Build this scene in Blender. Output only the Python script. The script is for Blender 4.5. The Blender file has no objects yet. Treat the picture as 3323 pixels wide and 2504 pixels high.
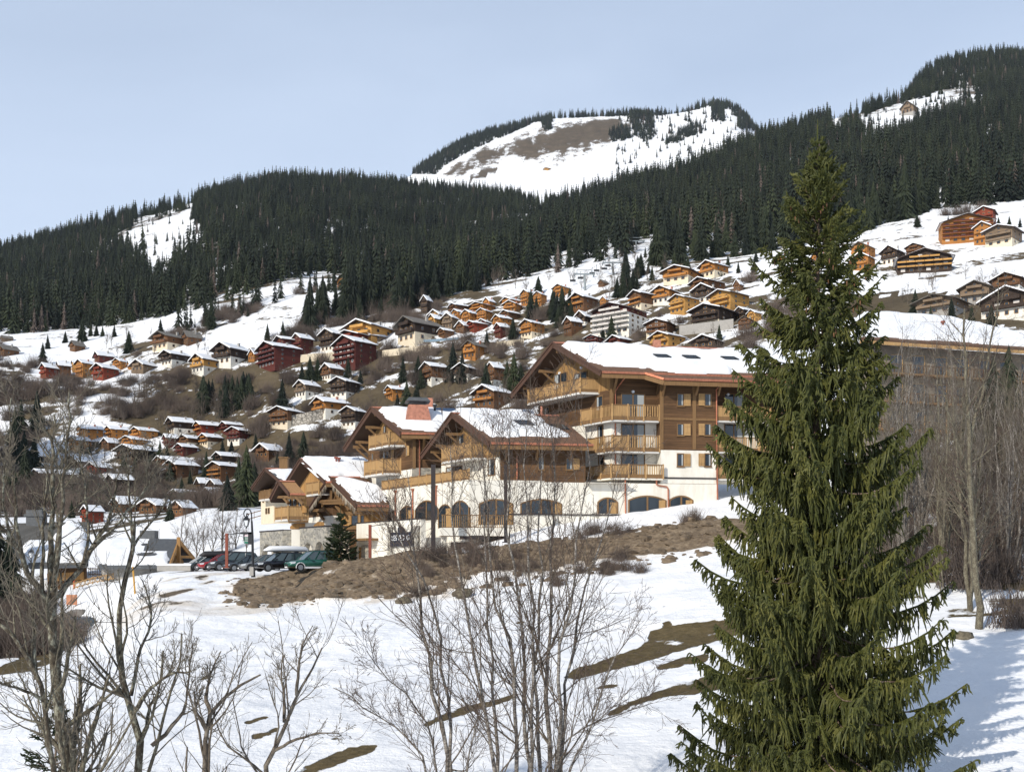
import bpy, bmesh, math, random
import numpy as np
from mathutils import Vector
random.seed(7); np.random.seed(7)
R = math.radians
# ---------------------------------------------------------------- camera, sky, sun, exposure
F, CX, HY = 3500.0, 1661.5, 1830.0          # focal length in photo pixels, image centre column, horizon row
scene = bpy.context.scene
cam = bpy.data.cameras.new('camera'); cam_o = bpy.data.objects.new('camera', cam)
scene.collection.objects.link(cam_o); scene.camera = cam_o
cam.sensor_width = 36.0; cam.lens = 36.0 * F / 3323.0
cam.shift_y = (HY - 1252.0) / 3323.0
cam.clip_start = 0.5; cam.clip_end = 20000
cam_o.location = (0, 0, 0); cam_o.rotation_euler = (R(90), 0, 0)
SUN_EL = R(30); SUN_H = Vector((-0.60, -0.80, 0)).normalized()
SUN_DIR = Vector((SUN_H.x * math.cos(SUN_EL), SUN_H.y * math.cos(SUN_EL), math.sin(SUN_EL)))
sun = bpy.data.lights.new('sun', 'SUN'); sun.energy = 3.7; sun.angle = R(0.5); sun.color = (1.0, 0.93, 0.82)
sun_o = bpy.data.objects.new('sun', sun); scene.collection.objects.link(sun_o)
sun_o.rotation_euler = SUN_DIR.to_track_quat('Z', 'Y').to_euler(); sun_o.location = (-60, -80, 80)
world = bpy.data.worlds.new('World'); scene.world = world; world.use_nodes = True
wt = world.node_tree; wt.nodes.clear()
wo = wt.nodes.new('ShaderNodeOutputWorld'); wb = wt.nodes.new('ShaderNodeBackground')
sky = wt.nodes.new('ShaderNodeTexSky'); sky.sky_type = 'NISHITA'; sky.sun_disc = False
sky.sun_elevation = SUN_EL; sky.sun_rotation = math.atan2(SUN_DIR.x, SUN_DIR.y)
sky.altitude = 1200; sky.air_density = 1.0; sky.dust_density = 0.6; sky.ozone_density = 1.0
wb.inputs['Strength'].default_value = 0.12
wc = wt.nodes.new('ShaderNodeTexCoord'); wm = wt.nodes.new('ShaderNodeMapping')
wm.inputs['Scale'].default_value = (.8, .8, 2.2); wm.inputs['Rotation'].default_value = (0.0, R(-14), R(10))
wn = wt.nodes.new('ShaderNodeTexNoise'); wn.inputs['Scale'].default_value = 2.2
wn.inputs['Detail'].default_value = 5; wn.inputs['Roughness'].default_value = 0.5; wn.inputs['Distortion'].default_value = 0.4
wr = wt.nodes.new('ShaderNodeMapRange'); wr.inputs[1].default_value = 0.3; wr.inputs[2].default_value = 0.75
wr.inputs[3].default_value = 0.70; wr.inputs[4].default_value = 0.97
wx = wt.nodes.new('ShaderNodeMix'); wx.data_type = 'RGBA'; wx.inputs[7].default_value = (5.75, 6.75, 8.35, 1)   # thin high veil of cloud
L = wt.links.new
L(wc.outputs['Generated'], wm.inputs[0]); L(wm.outputs[0], wn.inputs['Vector']); L(wn.outputs[0], wr.inputs[0])
wsep = wt.nodes.new('ShaderNodeSeparateXYZ'); L(wc.outputs['Generated'], wsep.inputs[0])
wz = wt.nodes.new('ShaderNodeMapRange'); wz.inputs[1].default_value = 0.32; wz.inputs[2].default_value = 0.8; wz.inputs[3].default_value = 1.0; wz.inputs[4].default_value = 0.25
L(wsep.outputs[2], wz.inputs[0]); wmul = wt.nodes.new('ShaderNodeMath'); wmul.operation = 'MULTIPLY'; L(wr.outputs[0], wmul.inputs[0]); L(wz.outputs[0], wmul.inputs[1])
L(wmul.outputs[0], wx.inputs[0]); L(sky.outputs[0], wx.inputs[6]); L(wx.outputs[2], wb.inputs[0]); L(wb.outputs[0], wo.inputs[0])
scene.view_settings.view_transform = 'Standard'; scene.view_settings.look = 'None'
scene.view_settings.exposure = 0.06; scene.view_settings.gamma = 1.0; scene.view_settings.use_curve_mapping = False
# ---------------------------------------------------------------- helpers
def P(px, py, Y):
    return np.array([(px - CX) / F * Y, Y, (HY - py) / F * Y])
def proj(p):
    return (CX + p[0] / p[1] * F, HY - p[2] / p[1] * F)
ORG = {}
def link(o, parent=None, loc=(0, 0, 0)):
    scene.collection.objects.link(o)
    if parent is not None: o.parent = parent
    ORG[o.name] = np.array(loc, float)
    return o
def tag(o, label=None, cat=None, group=None, kind=None):
    if label: o['label'] = label
    if cat: o['category'] = cat
    if group: o['group'] = group
    if kind: o['kind'] = kind
    return o
def thing(name, label, cat, loc, group=None):
    o = bpy.data.objects.new(name, None); o.empty_display_size = 0.5
    o.location = tuple(float(v) for v in loc)
    link(o, None, loc); tag(o, label, cat, group)
    return o
def np_mesh(name, V, faces, mats, midx=None, smooth=False):
    """faces: list of int arrays (M,k)"""
    me = bpy.data.meshes.new(name)
    V = np.asarray(V, np.float32)
    me.vertices.add(len(V)); me.vertices.foreach_set('co', V.ravel())
    loops = np.concatenate([f.ravel() for f in faces]) if faces else np.zeros(0, int)
    tot = np.concatenate([np.full(len(f), f.shape[1]) for f in faces]) if faces else np.zeros(0, int)
    start = np.concatenate([[0], np.cumsum(tot)[:-1]]) if len(tot) else np.zeros(0, int)
    me.loops.add(len(loops)); me.loops.foreach_set('vertex_index', loops.astype(np.int32))
    me.polygons.add(len(tot)); me.polygons.foreach_set('loop_start', start.astype(np.int32))
    me.polygons.foreach_set('loop_total', tot.astype(np.int32))
    for m in mats: me.materials.append(m)
    if midx is not None: me.polygons.foreach_set('material_index', np.asarray(midx, np.int32))
    me.polygons.foreach_set('use_smooth', np.full(len(tot), bool(smooth)))
    me.update(calc_edges=True); me.validate()
    return me
class MB:
    def __init__(s): s.v = []; s.f = []; s.m = []
    def add(s, vs, fs, m=0):
        b = len(s.v); s.v.extend([tuple(map(float, p)) for p in vs])
        for f in fs: s.f.append(tuple(b + i for i in f)); s.m.append(m)
        return s
    def hexa(s, p, m=0):      # p: 4 bottom (ccw), 4 top
        return s.add(p, [(3, 2, 1, 0), (4, 5, 6, 7), (0, 1, 5, 4), (1, 2, 6, 5), (2, 3, 7, 6), (3, 0, 4, 7)], m)
    def box(s, c, d, m=0):    # centre, size
        x, y, z = c; a, b, h = d[0] / 2, d[1] / 2, d[2] / 2
        return s.hexa([(x-a, y-b, z-h), (x+a, y-b, z-h), (x+a, y+b, z-h), (x-a, y+b, z-h), (x-a, y-b, z+h), (x+a, y-b, z+h), (x+a, y+b, z+h), (x-a, y+b, z+h)], m)
    def bar(s, p, q, w, h, up=(0, 0, 1), m=0):   # beam from p to q, width w, height h
        p, q = np.array(p, float), np.array(q, float); t = q - p; t /= np.linalg.norm(t) + 1e-9
        up = np.array(up, float)
        if abs(t @ up) > .98: up = np.array([1., 0, 0])
        r = np.cross(t, up); r /= np.linalg.norm(r); u = np.cross(r, t)
        c = [(-w/2, -h/2), (w/2, -h/2), (w/2, h/2), (-w/2, h/2)]
        return s.hexa([p + r*a + u*b for a, b in c] + [q + r*a + u*b for a, b in c], m)
    def prism(s, poly, vec, m=0, ms=None):
        n = len(poly); vec = np.array(vec, float); a = [np.array(p, float) for p in poly]
        ms = m if ms is None else ms
        b = len(s.v); s.v.extend([tuple(p) for p in a] + [tuple(p + vec) for p in a])
        s.f.append(tuple(b + i for i in range(n))); s.m.append(m)
        s.f.append(tuple(b + n + i for i in reversed(range(n)))); s.m.append(m)
        for i in range(n):
            j = (i + 1) % n; s.f.append((b + i, b + n + i, b + n + j, b + j)); s.m.append(ms)
        return s
    def tube(s, pts, rad, sides=6, m=0, cap=True):
        pts = np.array(pts, float); n = len(pts)
        rad = np.full(n, rad) if np.isscalar(rad) else np.array(rad, float)
        t = np.gradient(pts, axis=0); t /= np.linalg.norm(t, axis=1)[:, None] + 1e-9
        ref = np.array([0.31, 0.22, 0.92]) if abs(t[0] @ np.array([0.31, 0.22, 0.92])) < .9 else np.array([1., 0, 0])
        r = np.cross(t, ref); r /= np.linalg.norm(r, axis=1)[:, None] + 1e-9; u = np.cross(r, t)
        an = np.arange(sides) * 2 * math.pi / sides
        ring = pts[:, None] + rad[:, None, None] * (np.cos(an)[None, :, None] * r[:, None] + np.sin(an)[None, :, None] * u[:, None])
        b = len(s.v); s.v.extend(map(tuple, ring.reshape(-1, 3).tolist()))
        for i in range(n - 1):
            for k in range(sides):
                k2 = (k + 1) % sides
                s.f.append((b + i*sides + k, b + i*sides + k2, b + (i+1)*sides + k2, b + (i+1)*sides + k)); s.m.append(m)
        if cap:
            s.f.append(tuple(b + k for k in reversed(range(sides)))); s.m.append(m)
            s.f.append(tuple(b + (n-1)*sides + k for k in range(sides))); s.m.append(m)
        return s
    def build(s, name, mats, parent=None, smooth=False, fixn=True):
        mats = mats if isinstance(mats, (list, tuple)) else [mats]
        off = ORG[parent.name] if parent is not None else np.zeros(3)
        me = bpy.data.meshes.new(name)
        me.from_pydata((np.array(s.v) - off).tolist(), [], s.f)
        for m in mats: me.materials.append(m)
        me.polygons.foreach_set('material_index', s.m)
        me.polygons.foreach_set('use_smooth', [bool(smooth)] * len(s.f))
        if fixn:
            bm = bmesh.new(); bm.from_mesh(me); bmesh.ops.recalc_face_normals(bm, faces=bm.faces); bm.to_mesh(me); bm.free()
        o = bpy.data.objects.new(name, me)
        return link(o, parent, off)
def copy_tree(o, parent=None):
    c = o.copy(); scene.collection.objects.link(c)
    if parent is not None: c.parent = parent
    for ch in list(o.children): copy_tree(ch, c)
    return c
def drop_tree(o):
    for ch in list(o.children): drop_tree(ch)
    bpy.data.objects.remove(o)
# value noise (numpy)
_rs = np.random.RandomState(3); _tab = _rs.rand(512, 512)
def vnoise(x, y):
    xi = np.floor(x).astype(int); yi = np.floor(y).astype(int); fx = x - xi; fy = y - yi
    fx = fx*fx*(3-2*fx); fy = fy*fy*(3-2*fy)
    a = _tab[xi % 512, yi % 512]; b = _tab[(xi+1) % 512, yi % 512]; c = _tab[xi % 512, (yi+1) % 512]; d = _tab[(xi+1) % 512, (yi+1) % 512]
    return (a*(1-fx) + b*fx)*(1-fy) + (c*(1-fx) + d*fx)*fy
def fbm(x, y, o=4):
    r = 0; a = .5
    for i in range(o): r = r + a*(vnoise(x*2**i + 17*i, y*2**i + 31*i) - .5); a *= .5
    return r
def inpoly(px, py, poly):
    px = np.asarray(px, float); py = np.asarray(py, float); r = np.zeros(px.shape, bool); n = len(poly); j = n - 1
    for i in range(n):
        xi, yi = poly[i]; xj, yj = poly[j]
        c = ((yi > py) != (yj > py)) & (px < (xj - xi)*(py - yi)/((yj - yi) + 1e-9) + xi)
        r ^= c; j = i
    return r
# ---------------------------------------------------------------- materials
class NT:
    def __init__(s, name, rough=0.8, spec=0.3):
        s.mat = bpy.data.materials.new(name); s.mat.use_nodes = True; s.t = s.mat.node_tree
        s.b = s.t.nodes['Principled BSDF']; s.b.inputs['Roughness'].default_value = rough
        s.b.inputs['Specular IOR Level'].default_value = spec
    def n(s, typ, **kw):
        x = s.t.nodes.new(typ)
        for k, v in kw.items(): setattr(x, k, v)
        return x
    def l(s, a, b): s.t.links.new(a, b)
    def pos(s, scale=(1, 1, 1), obj=False):
        m = s.n('ShaderNodeMapping'); m.inputs['Scale'].default_value = scale
        if obj: s.l(s.n('ShaderNodeTexCoord').outputs['Object'], m.inputs[0])
        else: s.l(s.n('ShaderNodeNewGeometry').outputs['Position'], m.inputs[0])
        return m.outputs[0]
    def noise(s, vec, scale, detail=5, rough=.55, dist=0):
        x = s.n('ShaderNodeTexNoise'); x.inputs['Scale'].default_value = scale; x.inputs['Detail'].default_value = detail
        x.inputs['Roughness'].default_value = rough; x.inputs['Distortion'].default_value = dist
        s.l(vec, x.inputs['Vector']); return x.outputs[0]
    def ramp(s, fac, stops):
        x = s.n('ShaderNodeValToRGB'); e = x.color_ramp.elements
        while len(e) < len(stops): e.new(.5)
        for i, (p, c) in enumerate(stops): e[i].position = p; e[i].color = (*c, 1) if len(c) == 3 else c
        s.l(fac, x.inputs[0]); return x.outputs[0]
    def math(s, op, a, b=None, c=None):
        x = s.n('ShaderNodeMath', operation=op)
        for i, v in enumerate((a, b, c)):
            if v is None: continue
            if isinstance(v, (int, float)): x.inputs[i].default_value = v
            else: s.l(v, x.inputs[i])
        return x.outputs[0]
    def mix(s, fac, a, b, blend='MIX'):
        x = s.n('ShaderNodeMix', data_type='RGBA', blend_type=blend)
        for i, v in ((0, fac), (6, a), (7, b)):
            if isinstance(v, (int, float)): x.inputs[i].default_value = v
            elif isinstance(v, tuple): x.inputs[i].default_value = (*v, 1)
            else: s.l(v, x.inputs[i])
        return x.outputs[2]
    def bump(s, h, strength=.3, dist=.05):
        x = s.n('ShaderNodeBump'); x.inputs['Strength'].default_value = strength; x.inputs['Distance'].default_value = dist
        s.l(h, x.inputs['Height']); s.l(x.outputs[0], s.b.inputs['Normal'])
    def color(s, c):
        if isinstance(c, tuple): s.b.inputs['Base Color'].default_value = (*c, 1)
        else: s.l(c, s.b.inputs['Base Color'])
def sc(c, k): return tuple(min(1, v*k) for v in c)
def wood(name, c, plank=.2, mode='h', var=.5, rough=.75, obj=False, rnd=0.0):
    """planked wood: mode h = horizontal boards, v = vertical boards, n = no boards"""
    t = NT(name, rough)
    if mode == 'h': grain = t.pos((.6, .6, 9), obj)
    else: grain = t.pos((9, 9, .6), obj)
    g = t.noise(grain, 1.3, 6, .6)
    big = t.noise(t.pos((.35, .35, .35), obj), 1.0, 3)
    col = t.ramp(t.math('ADD', t.math('MULTIPLY', g, .65), t.math('MULTIPLY', big, .35)), [(.28, sc(c, 1-var)), (.5, c), (.75, sc(c, 1+var*.8))])
    if mode != 'n':
        sep = t.n('ShaderNodeSeparateXYZ'); t.l(t.pos((1, 1, 1), obj), sep.inputs[0])
        k = sep.outputs[2] if mode == 'h' else t.math('ADD', t.math('MULTIPLY', sep.outputs[0], .83), t.math('MULTIPLY', sep.outputs[1], -.55))
        kk = t.math('DIVIDE', k, plank); fl = t.math('FLOOR', kk); fr = t.math('FRACT', kk)
        wn_ = t.n('ShaderNodeTexWhiteNoise', noise_dimensions='1D'); t.l(fl, wn_.inputs['W'])
        tone = t.ramp(wn_.outputs[0], [(0, (1-var*.55,)*3), (1, (1+var*.1,)*3)])
        col = t.mix(1.0, col, tone, 'MULTIPLY')
        gap = t.ramp(fr, [(0, (.35,)*3), (.07, (1,)*3), (.95, (1,)*3), (1, (.35,)*3)])
        col = t.mix(1.0, col, gap, 'MULTIPLY')
    if rnd:
        oi = t.n('ShaderNodeObjectInfo'); col = t.mix(1.0, col, t.ramp(oi.outputs['Random'], [(0, (1-rnd,)*3), (1, (1+rnd*.3,)*3)]), 'MULTIPLY')
    t.color(col); t.bump(g, .35, .02)
    return t.mat
def plain(name, c, rough=.6, var=.12, scale=3, metal=0, spec=.4, bump=0):
    t = NT(name, rough, spec)
    n_ = t.noise(t.pos(), scale, 5, .6)
    t.color(t.ramp(n_, [(.3, sc(c, 1-var)), (.7, sc(c, 1+var))])); t.b.inputs['Metallic'].default_value = metal
    if bump: t.bump(n_, bump, .03)
    return t.mat
def flat(name, c, rough=.5, metal=0, spec=.5, coat=0):
    t = NT(name, rough, spec); t.color(c); t.b.inputs['Metallic'].default_value = metal
    if coat: t.b.inputs['Coat Weight'].default_value = coat
    return t.mat
M = {}
M['honey'] = wood('honey_wood', (.40, .245, .105), .16, 'n', .45)
M['gable'] = wood('gable_boards', (.33, .19, .07), .22, 'v', .45)
M['brown'] = wood('brown_planks', (.135, .072, .033), .24, 'h', .55)
M['beam'] = wood('beam_wood', (.20, .115, .05), .2, 'n', .4)
M['verge'] = wood('verge_board', (.085, .045, .03), .2, 'n', .35)
M['soffit'] = wood('soffit_boards', (.07, .042, .026), .2, 'n', .35)
M['cladding'] = wood('larch_boards', (.44, .24, .085), .22, 'v', .4)
t = NT('shingles', .8)
sp = t.n('ShaderNodeSeparateXYZ'); t.l(t.pos(), sp.inputs[0])
rw = t.math('DIVIDE', sp.outputs[2], .105); fr = t.math('FRACT', rw)
nn = t.noise(t.pos((4, 4, 9)), 1.6, 4, .7)
cc = t.ramp(nn, [(.25, (.07, .04, .028)), (.5, (.15, .085, .055)), (.75, (.25, .155, .10))])
cc = t.mix(1.0, cc, t.ramp(fr, [(0, (.35,)*3), (.25, (1,)*3), (1, (1.05,)*3)]), 'MULTIPLY')
t.color(cc); t.bump(fr, .8, .05); M['shingle'] = t.mat
t = NT('cedar_shingles', .8)
sp = t.n('ShaderNodeSeparateXYZ'); t.l(t.pos(), sp.inputs[0]); fr = t.math('FRACT', t.math('DIVIDE', sp.outputs[2], .12))
nn = t.noise(t.pos((5, 5, 9)), 1.6, 4, .7)
cc = t.ramp(nn, [(.25, (.2, .10, .045)), (.5, (.36, .2, .09)), (.75, (.5, .31, .16))])
t.color(t.mix(1.0, cc, t.ramp(fr, [(0, (.4,)*3), (.25, (1,)*3), (1, (1.05,)*3)]), 'MULTIPLY')); M['cedar'] = t.mat
t = NT('white_plaster', .9, .2); pz = t.noise(t.pos((1.4, 1.4, .25)), 1.1, 6, .65); pn = t.noise(t.pos(), .5, 4, .6)
t.color(t.mix(t.ramp(t.math('ADD', t.math('MULTIPLY', pz, .6), t.math('MULTIPLY', pn, .4)), [(.40, (.55,)*3), (.52, (0,)*3)]), (.80, .765, .68), (.62, .57, .47))); t.bump(t.noise(t.pos(), 12, 3), .12, .02); M['plaster'] = t.mat
M['cream'] = plain('cream_plaster', (.72, .62, .46), .9, .07, 1.5)
M['soffit_white'] = plain('painted_slab', (.62, .60, .56), .9, .05)
M['copper'] = plain('copper', (.52, .20, .115), .45, .3, 6, metal=.75)
M['copper_sheet'] = plain('copper_sheet', (.46, .20, .13), .5, .3, 3, metal=.3)
M['darkmetal'] = flat('dark_metal', (.02, .022, .024), .5)
M['iron'] = flat('black_iron', (.012, .013, .015), .45)
M['red_steel'] = plain('red_oxide_steel', (.22, .055, .03), .6, .15)
M['bronze'] = plain('dark_bronze_steel', (.026, .019, .019), .5, .15)
M['concrete'] = plain('concrete', (.36, .34, .31), .9, .12, 2)
M['curtain'] = flat('curtain', (.36, .38, .38), .9)
M['lampglass'] = flat('milky_glass', (.72, .74, .76), .25)
t = NT('window_glass', .06, .9); t.color((.02, .028, .036)); M['glass'] = t.mat
t = NT('snow', .6, .35)
n1 = t.noise(t.pos(), .8, 6, .6); n2 = t.noise(t.pos(), 9, 4, .6)
t.color(t.ramp(n1, [(.3, (.80, .82, .85)), (.65, (.90, .905, .91))])); t.bump(t.math('ADD', n1, t.math('MULTIPLY', n2, .2)), .45, .35)
M['snow'] = t.mat
t = NT('rubble_stone', .9)
vo = t.n('ShaderNodeTexVoronoi'); vo.inputs['Scale'].default_value = 2.6; t.l(t.pos((1, 1, 1.7)), vo.inputs['Vector'])
ve = t.n('ShaderNodeTexVoronoi', feature='DISTANCE_TO_EDGE'); ve.inputs['Scale'].default_value = 2.6; t.l(t.pos((1, 1, 1.7)), ve.inputs['Vector'])
sx = t.n('ShaderNodeSeparateColor'); t.l(vo.outputs['Color'], sx.inputs[0])
cc = t.ramp(sx.outputs[0], [(0, (.20, .19, .17)), (.5, (.33, .315, .28)), (1, (.46, .42, .34))])
cc = t.mix(t.ramp(ve.outputs['Distance'], [(0.0, (1,)*3), (.06, (0,)*3)]), cc, (.38, .36, .33))
cc = t.mix(.35, cc, t.ramp(t.noise(t.pos(), 7, 5), [(.3, (.2, .2, .19)), (.7, (.5, .48, .42))]), 'OVERLAY')
t.color(cc); t.bump(ve.outputs['Distance'], .6, .08); M['stone'] = t.mat
# ---------------------------------------------------------------- terrain: one sheet from the near field to the peaks
def zz(Y, py): return (HY - py) / F * Y
COLS = {
 -600: [(4,-8.),(30,-8.5),(60,-8.),(90,-9.),(120,-8.),(150,-4.),(180,0.),'p',(230,1700),(330,1560),(380,1480),(440,1270),(500,1160),(560,1105),(700,1040),(1000,960),(1500,900),'z',(1800,380),(2500,300),(4200,200)],
 0: [(4,-8.),(20,-8.2),'p',(36,2560),(60,2230),(72,2135),'z',(80,-7.4),(100,-7.6),'p',(110,2020),'z',(122,-5),(150,-2),(180,0),'p',(230,1700),(330,1560),(380,1480),(440,1260),(500,1150),(560,1095),(700,1030),(1000,930),(1500,815),'z',(1800,380),(2500,300),(4200,200)],
 250: [(4,-8.),(20,-7.9),'p',(36,2520),(60,2195),(80,2085),'z',(85,-6.8),(98,-7.0),(102,-6.5),'p',(103.5,1975),(108,1958),(125,1878),'z',(135,-1.8),(150,0),(180,2),'p',(230,1690),(330,1600),(370,1500),(420,1290),(480,1190),(560,1080),(750,1000),(1050,875),(1500,757),'z',(1800,400),(4200,300)],
 500: [(4,-8.),(20,-7.7),'p',(36,2505),(60,2170),(80,1965),(90,1885),(100,1862),(130,1850),(150,1800),(200,1690),(330,1640),(370,1500),(420,1300),(470,1160),(560,1045),(750,960),(1050,815),(1500,676),'z',(1800,420),(4200,320)],
 700: [(4,-8.),(20,-7.7),'p',(36,2500),(60,2165),(78,1990),(85,1930),(92,1868),(96,1855),(135,1838),(145,1815),(190,1640),'z',(230,12),'p',(330,1650),(365,1530),(400,1370),(440,1200),(480,1110),(560,985),(600,950),(800,860),(1100,730),(1550,615),'z',(1850,460),(4200,380)],
 900: [(4,-8.),(20,-7.7),'p',(36,2500),(60,2160),(78,1985),(84,1930),(91,1880),(95,1850),(125,1836),'z',(150,4),'p',(190,1655),'z',(240,13),'p',(330,1600),(370,1420),(410,1240),(450,1130),(500,1020),(560,940),(620,890),(850,800),(1150,670),(1600,572),'z',(1900,480),(4200,400)],
 1150: [(4,-8.),(20,-7.7),'p',(36,2500),(60,2150),(78,1975),(84,1905),(90,1832),(93,1825),(97,1838),(125,1836),'z',(150,6),(190,10),(300,22),'p',(340,1500),(380,1330),(420,1180),(470,1050),(520,980),(560,930),(620,890),(700,880),'z',(760,190),'p',(850,820),(1200,690),(1600,578),'z',(1900,500),'p',(3000,640),'z',(4200,700)],
 1400: [(4,-8.),(20,-7.6),'p',(36,2495),(60,2130),(78,1955),(85,1862),(91,1808),(95,1803),(103,1800),'z',(130,3),(150,6),(190,12),(300,25),'p',(340,1480),(370,1310),(410,1150),(450,1040),(490,970),(560,930),(650,905),'z',(720,171),'p',(850,840),(1200,715),(1650,620),'z',(1900,520),'p',(2500,660),(2700,600),(3000,525),'z',(3200,1000),(4200,900)],
 1700: [(4,-8.),(20,-7.6),'p',(36,2490),(60,2110),(79,1925),(86,1835),(92,1768),(97,1725),(100,1712),'z',(130,5),(150,9),(190,13),(300,30),'p',(330,1420),(360,1280),(400,1120),(440,1010),(480,930),(560,880),(750,800),(950,750),'z',(1020,295),'p',(1300,690),(1700,640),'z',(1900,540),'p',(2400,650),(2700,600),(2850,500),(3050,410),'z',(3300,1150),(4200,1000)],
 2000: [(4,-8.),(20,-7.6),'p',(36,2480),(60,2080),(80,1865),(87,1790),(92,1732),(96,1700),(101,1668),'z',(130,8),(150,11),(200,20),'p',(300,1330),(340,1190),(370,1100),(430,950),(470,870),(560,810),(800,720),(1050,640),(1250,592),'z',(1350,440),(1700,480),'p',(2400,620),(2700,560),(2900,450),(3050,372),'z',(3300,1200),(4200,1000)],
 2250: [(4,-8.),(20,-7.6),'p',(36,2470),(60,2050),(80,1830),(87,1760),(92,1700),(97,1660),(102,1628),'z',(130,10),(150,13),(250,40),'p',(300,1250),(340,1120),(380,1000),(440,880),(480,840),(560,790),(800,700),(1050,610),(1350,545),'z',(1450,485),(1700,510),'p',(2500,560),(2800,460),(3050,345),'z',(3300,1200),(4200,1000)],
 2450: [(4,-8.),(20,-7.6),'p',(36,2462),(60,2010),(80,1805),(90,1705),(100,1618),'z',(130,11),(150,14),(250,45),'p',(300,1200),(340,1070),(400,925),(450,840),(500,806),(600,725),(850,610),(1100,515),(1400,452),'z',(1500,540),(1800,560),'p',(2600,490),(3050,425),'z',(3300,1100),(4200,1000)],
 2750: [(4,-8.),(20,-7.6),'p',(36,2430),(48,2150),(60,1975),(80,1760),(100,1590),(115,1510),'z',(150,16),(250,48),'p',(300,1130),(340,1000),(400,870),(440,810),(470,770),(560,690),(800,560),(1100,440),(1350,385),(1400,372),'z',(1550,575),(2000,600),(4200,700)],
 3000: [(4,-8.),(20,-7.6),'p',(30,2650),(36,2400),(46,2120),(50,2060),(56,1960),(70,1790),(80,1670),(84,1655),(95,1555),(115,1450),'z',(150,18),(250,48),'p',(300,1040),(350,940),(400,850),(450,760),(490,700),(560,640),(800,510),(1050,430),(1250,395),(1400,315),(1500,288),(1800,195),'z',(2000,800),(4200,800)],
 3323: [(4,-8.),(20,-7.6),'p',(30,2620),(36,2350),(46,2085),(50,2035),(56,1935),(70,1750),(78,1640),(82,1625),(95,1515),(115,1400),'z',(150,20),(250,50),'p',(300,1010),(350,880),(400,800),(450,730),(510,660),(600,590),(850,450),(1100,350),(1250,310),(1400,280),(1800,165),'z',(2000,800),(4200,800)],
}
COLS[3900] = [(a if isinstance(a, str) else (a[0], a[1])) for a in COLS[3323]]
def col_knots(lst):
    m = 'z'; Y = []; Z = []
    for a in lst:
        if isinstance(a, str): m = a; continue
        Y.append(a[0]); Z.append(a[1] if m == 'z' else zz(a[0], a[1]))
    return np.array(Y, float), np.array(Z, float)
gx = np.arange(-800, 4101, 8.0)
gy = np.concatenate([np.geomspace(4, 30, 40)[:-1], np.arange(30, 110, .32), np.geomspace(110, 620, 190)[:-1], np.geomspace(620, 4200, 150)])
ck = sorted(COLS)
ZC = np.array([np.interp(gy, *col_knots(COLS[c])) for c in ck])      # (ncol, nY)
# smooth interpolation across columns
def smoothstep(t): return t*t*(3-2*t)
GZ = np.zeros((len(gx), len(gy)))
for i, x in enumerate(gx):
    x = min(max(x, ck[0]), ck[-1]); j = min(max(np.searchsorted(ck, x) - 1, 0), len(ck) - 2)
    t_ = (x - ck[j])/(ck[j+1] - ck[j]); t_ = .5*t_ + .5*smoothstep(t_)
    GZ[i] = ZC[j]*(1-t_) + ZC[j+1]*t_
def blur(A, k, axis):
    ker = np.exp(-.5*(np.arange(-3*k, 3*k+1)/k)**2); ker /= ker.sum()
    pad = [(0, 0), (0, 0)]; pad[axis] = (3*k, 3*k); B = np.pad(A, pad, mode='edge'); out = np.zeros_like(A)
    for i, w in enumerate(ker): out += w*(B[i:i+A.shape[0]] if axis == 0 else B[:, i:i+A.shape[1]])
    return out
GZ = blur(GZ, 8, 0)
XX = (gx[:, None] - CX)/F*gy[None]; YY = np.broadcast_to(gy[None], XX.shape)
GS = blur(GZ, 2, 1); GZ = GS
far_ = YY > 2250; pyf = np.where(far_, HY - GZ/YY*F, 1e6); jm = pyf.argmin(1); cur = pyf.min(1)
want = ipol_ = np.interp(gx, [1240, 1326, 1438, 1500, 1577, 1680, 1788, 1953, 2148, 2230, 2298, 2360, 2404, 2449, 2500], [650, 578, 503, 462, 437, 408, 383, 374, 370, 362, 338, 342, 360, 420, 480])
sel = (gx > 1230) & (gx < 2510); wq = np.clip((gy - 2350)/(gy[jm][:, None] - 2350 + 1e-6), 0, 1.0)
GZ = GZ + np.where(sel, (cur - want)/F*gy[jm], 0)[:, None]*wq**1.3
GZ = np.where((YY > 2250), blur(GZ, 3, 0), GZ)
def ipol(px, pts): return np.interp(px, [p[0] for p in pts], [p[1] for p in pts])
PXG = np.broadcast_to(gx[:, None], XX.shape)
# roughness
bank_lo = ipol(gx, [(600, 86), (780, 83), (900, 80), (1150, 79.5), (1400, 81), (1700, 83), (2000, 84.5), (2250, 84), (2500, 84)])
bank_hi = ipol(gx, [(600, 85), (700, 86.5), (800, 90.5), (900, 93), (1150, 94), (1400, 92.5), (1700, 91.5), (2000, 91.4), (2250, 91.6), (2500, 92)])
bl = bank_lo[:, None]; bh = bank_hi[:, None]
wob = 2.2*fbm(XX/5.0, YY/5.0, 3)
bank = ((YY + wob*1.6 > bl) & (YY + wob < bh) & (PXG + 40*wob > 770) & (PXG + 40*wob < 2500)).astype(float)
bank = blur(blur(bank, 1, 0), 1, 1)
near = np.exp(-((YY - 20)/300.)**2)
GZ = GZ + bank*(1.7*fbm(XX/4.5, YY/2.8, 5) + .2) + near*(.55*fbm(XX/9., YY/9., 4) + .30*fbm(XX/2.2, YY/1.8, 5) + .16*fbm(XX/.9, YY/.8, 3))*np.clip((YY-20)/30, 0, 1)*np.clip((130-YY)/40, .25, 1)
GZ = GZ + np.clip((YY-150)/200, 0, 1)*3.0*fbm(XX/28., YY/28., 4) + np.clip((YY-500)/500, 0, 1)*18*fbm(XX/140., YY/140., 4)
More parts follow.
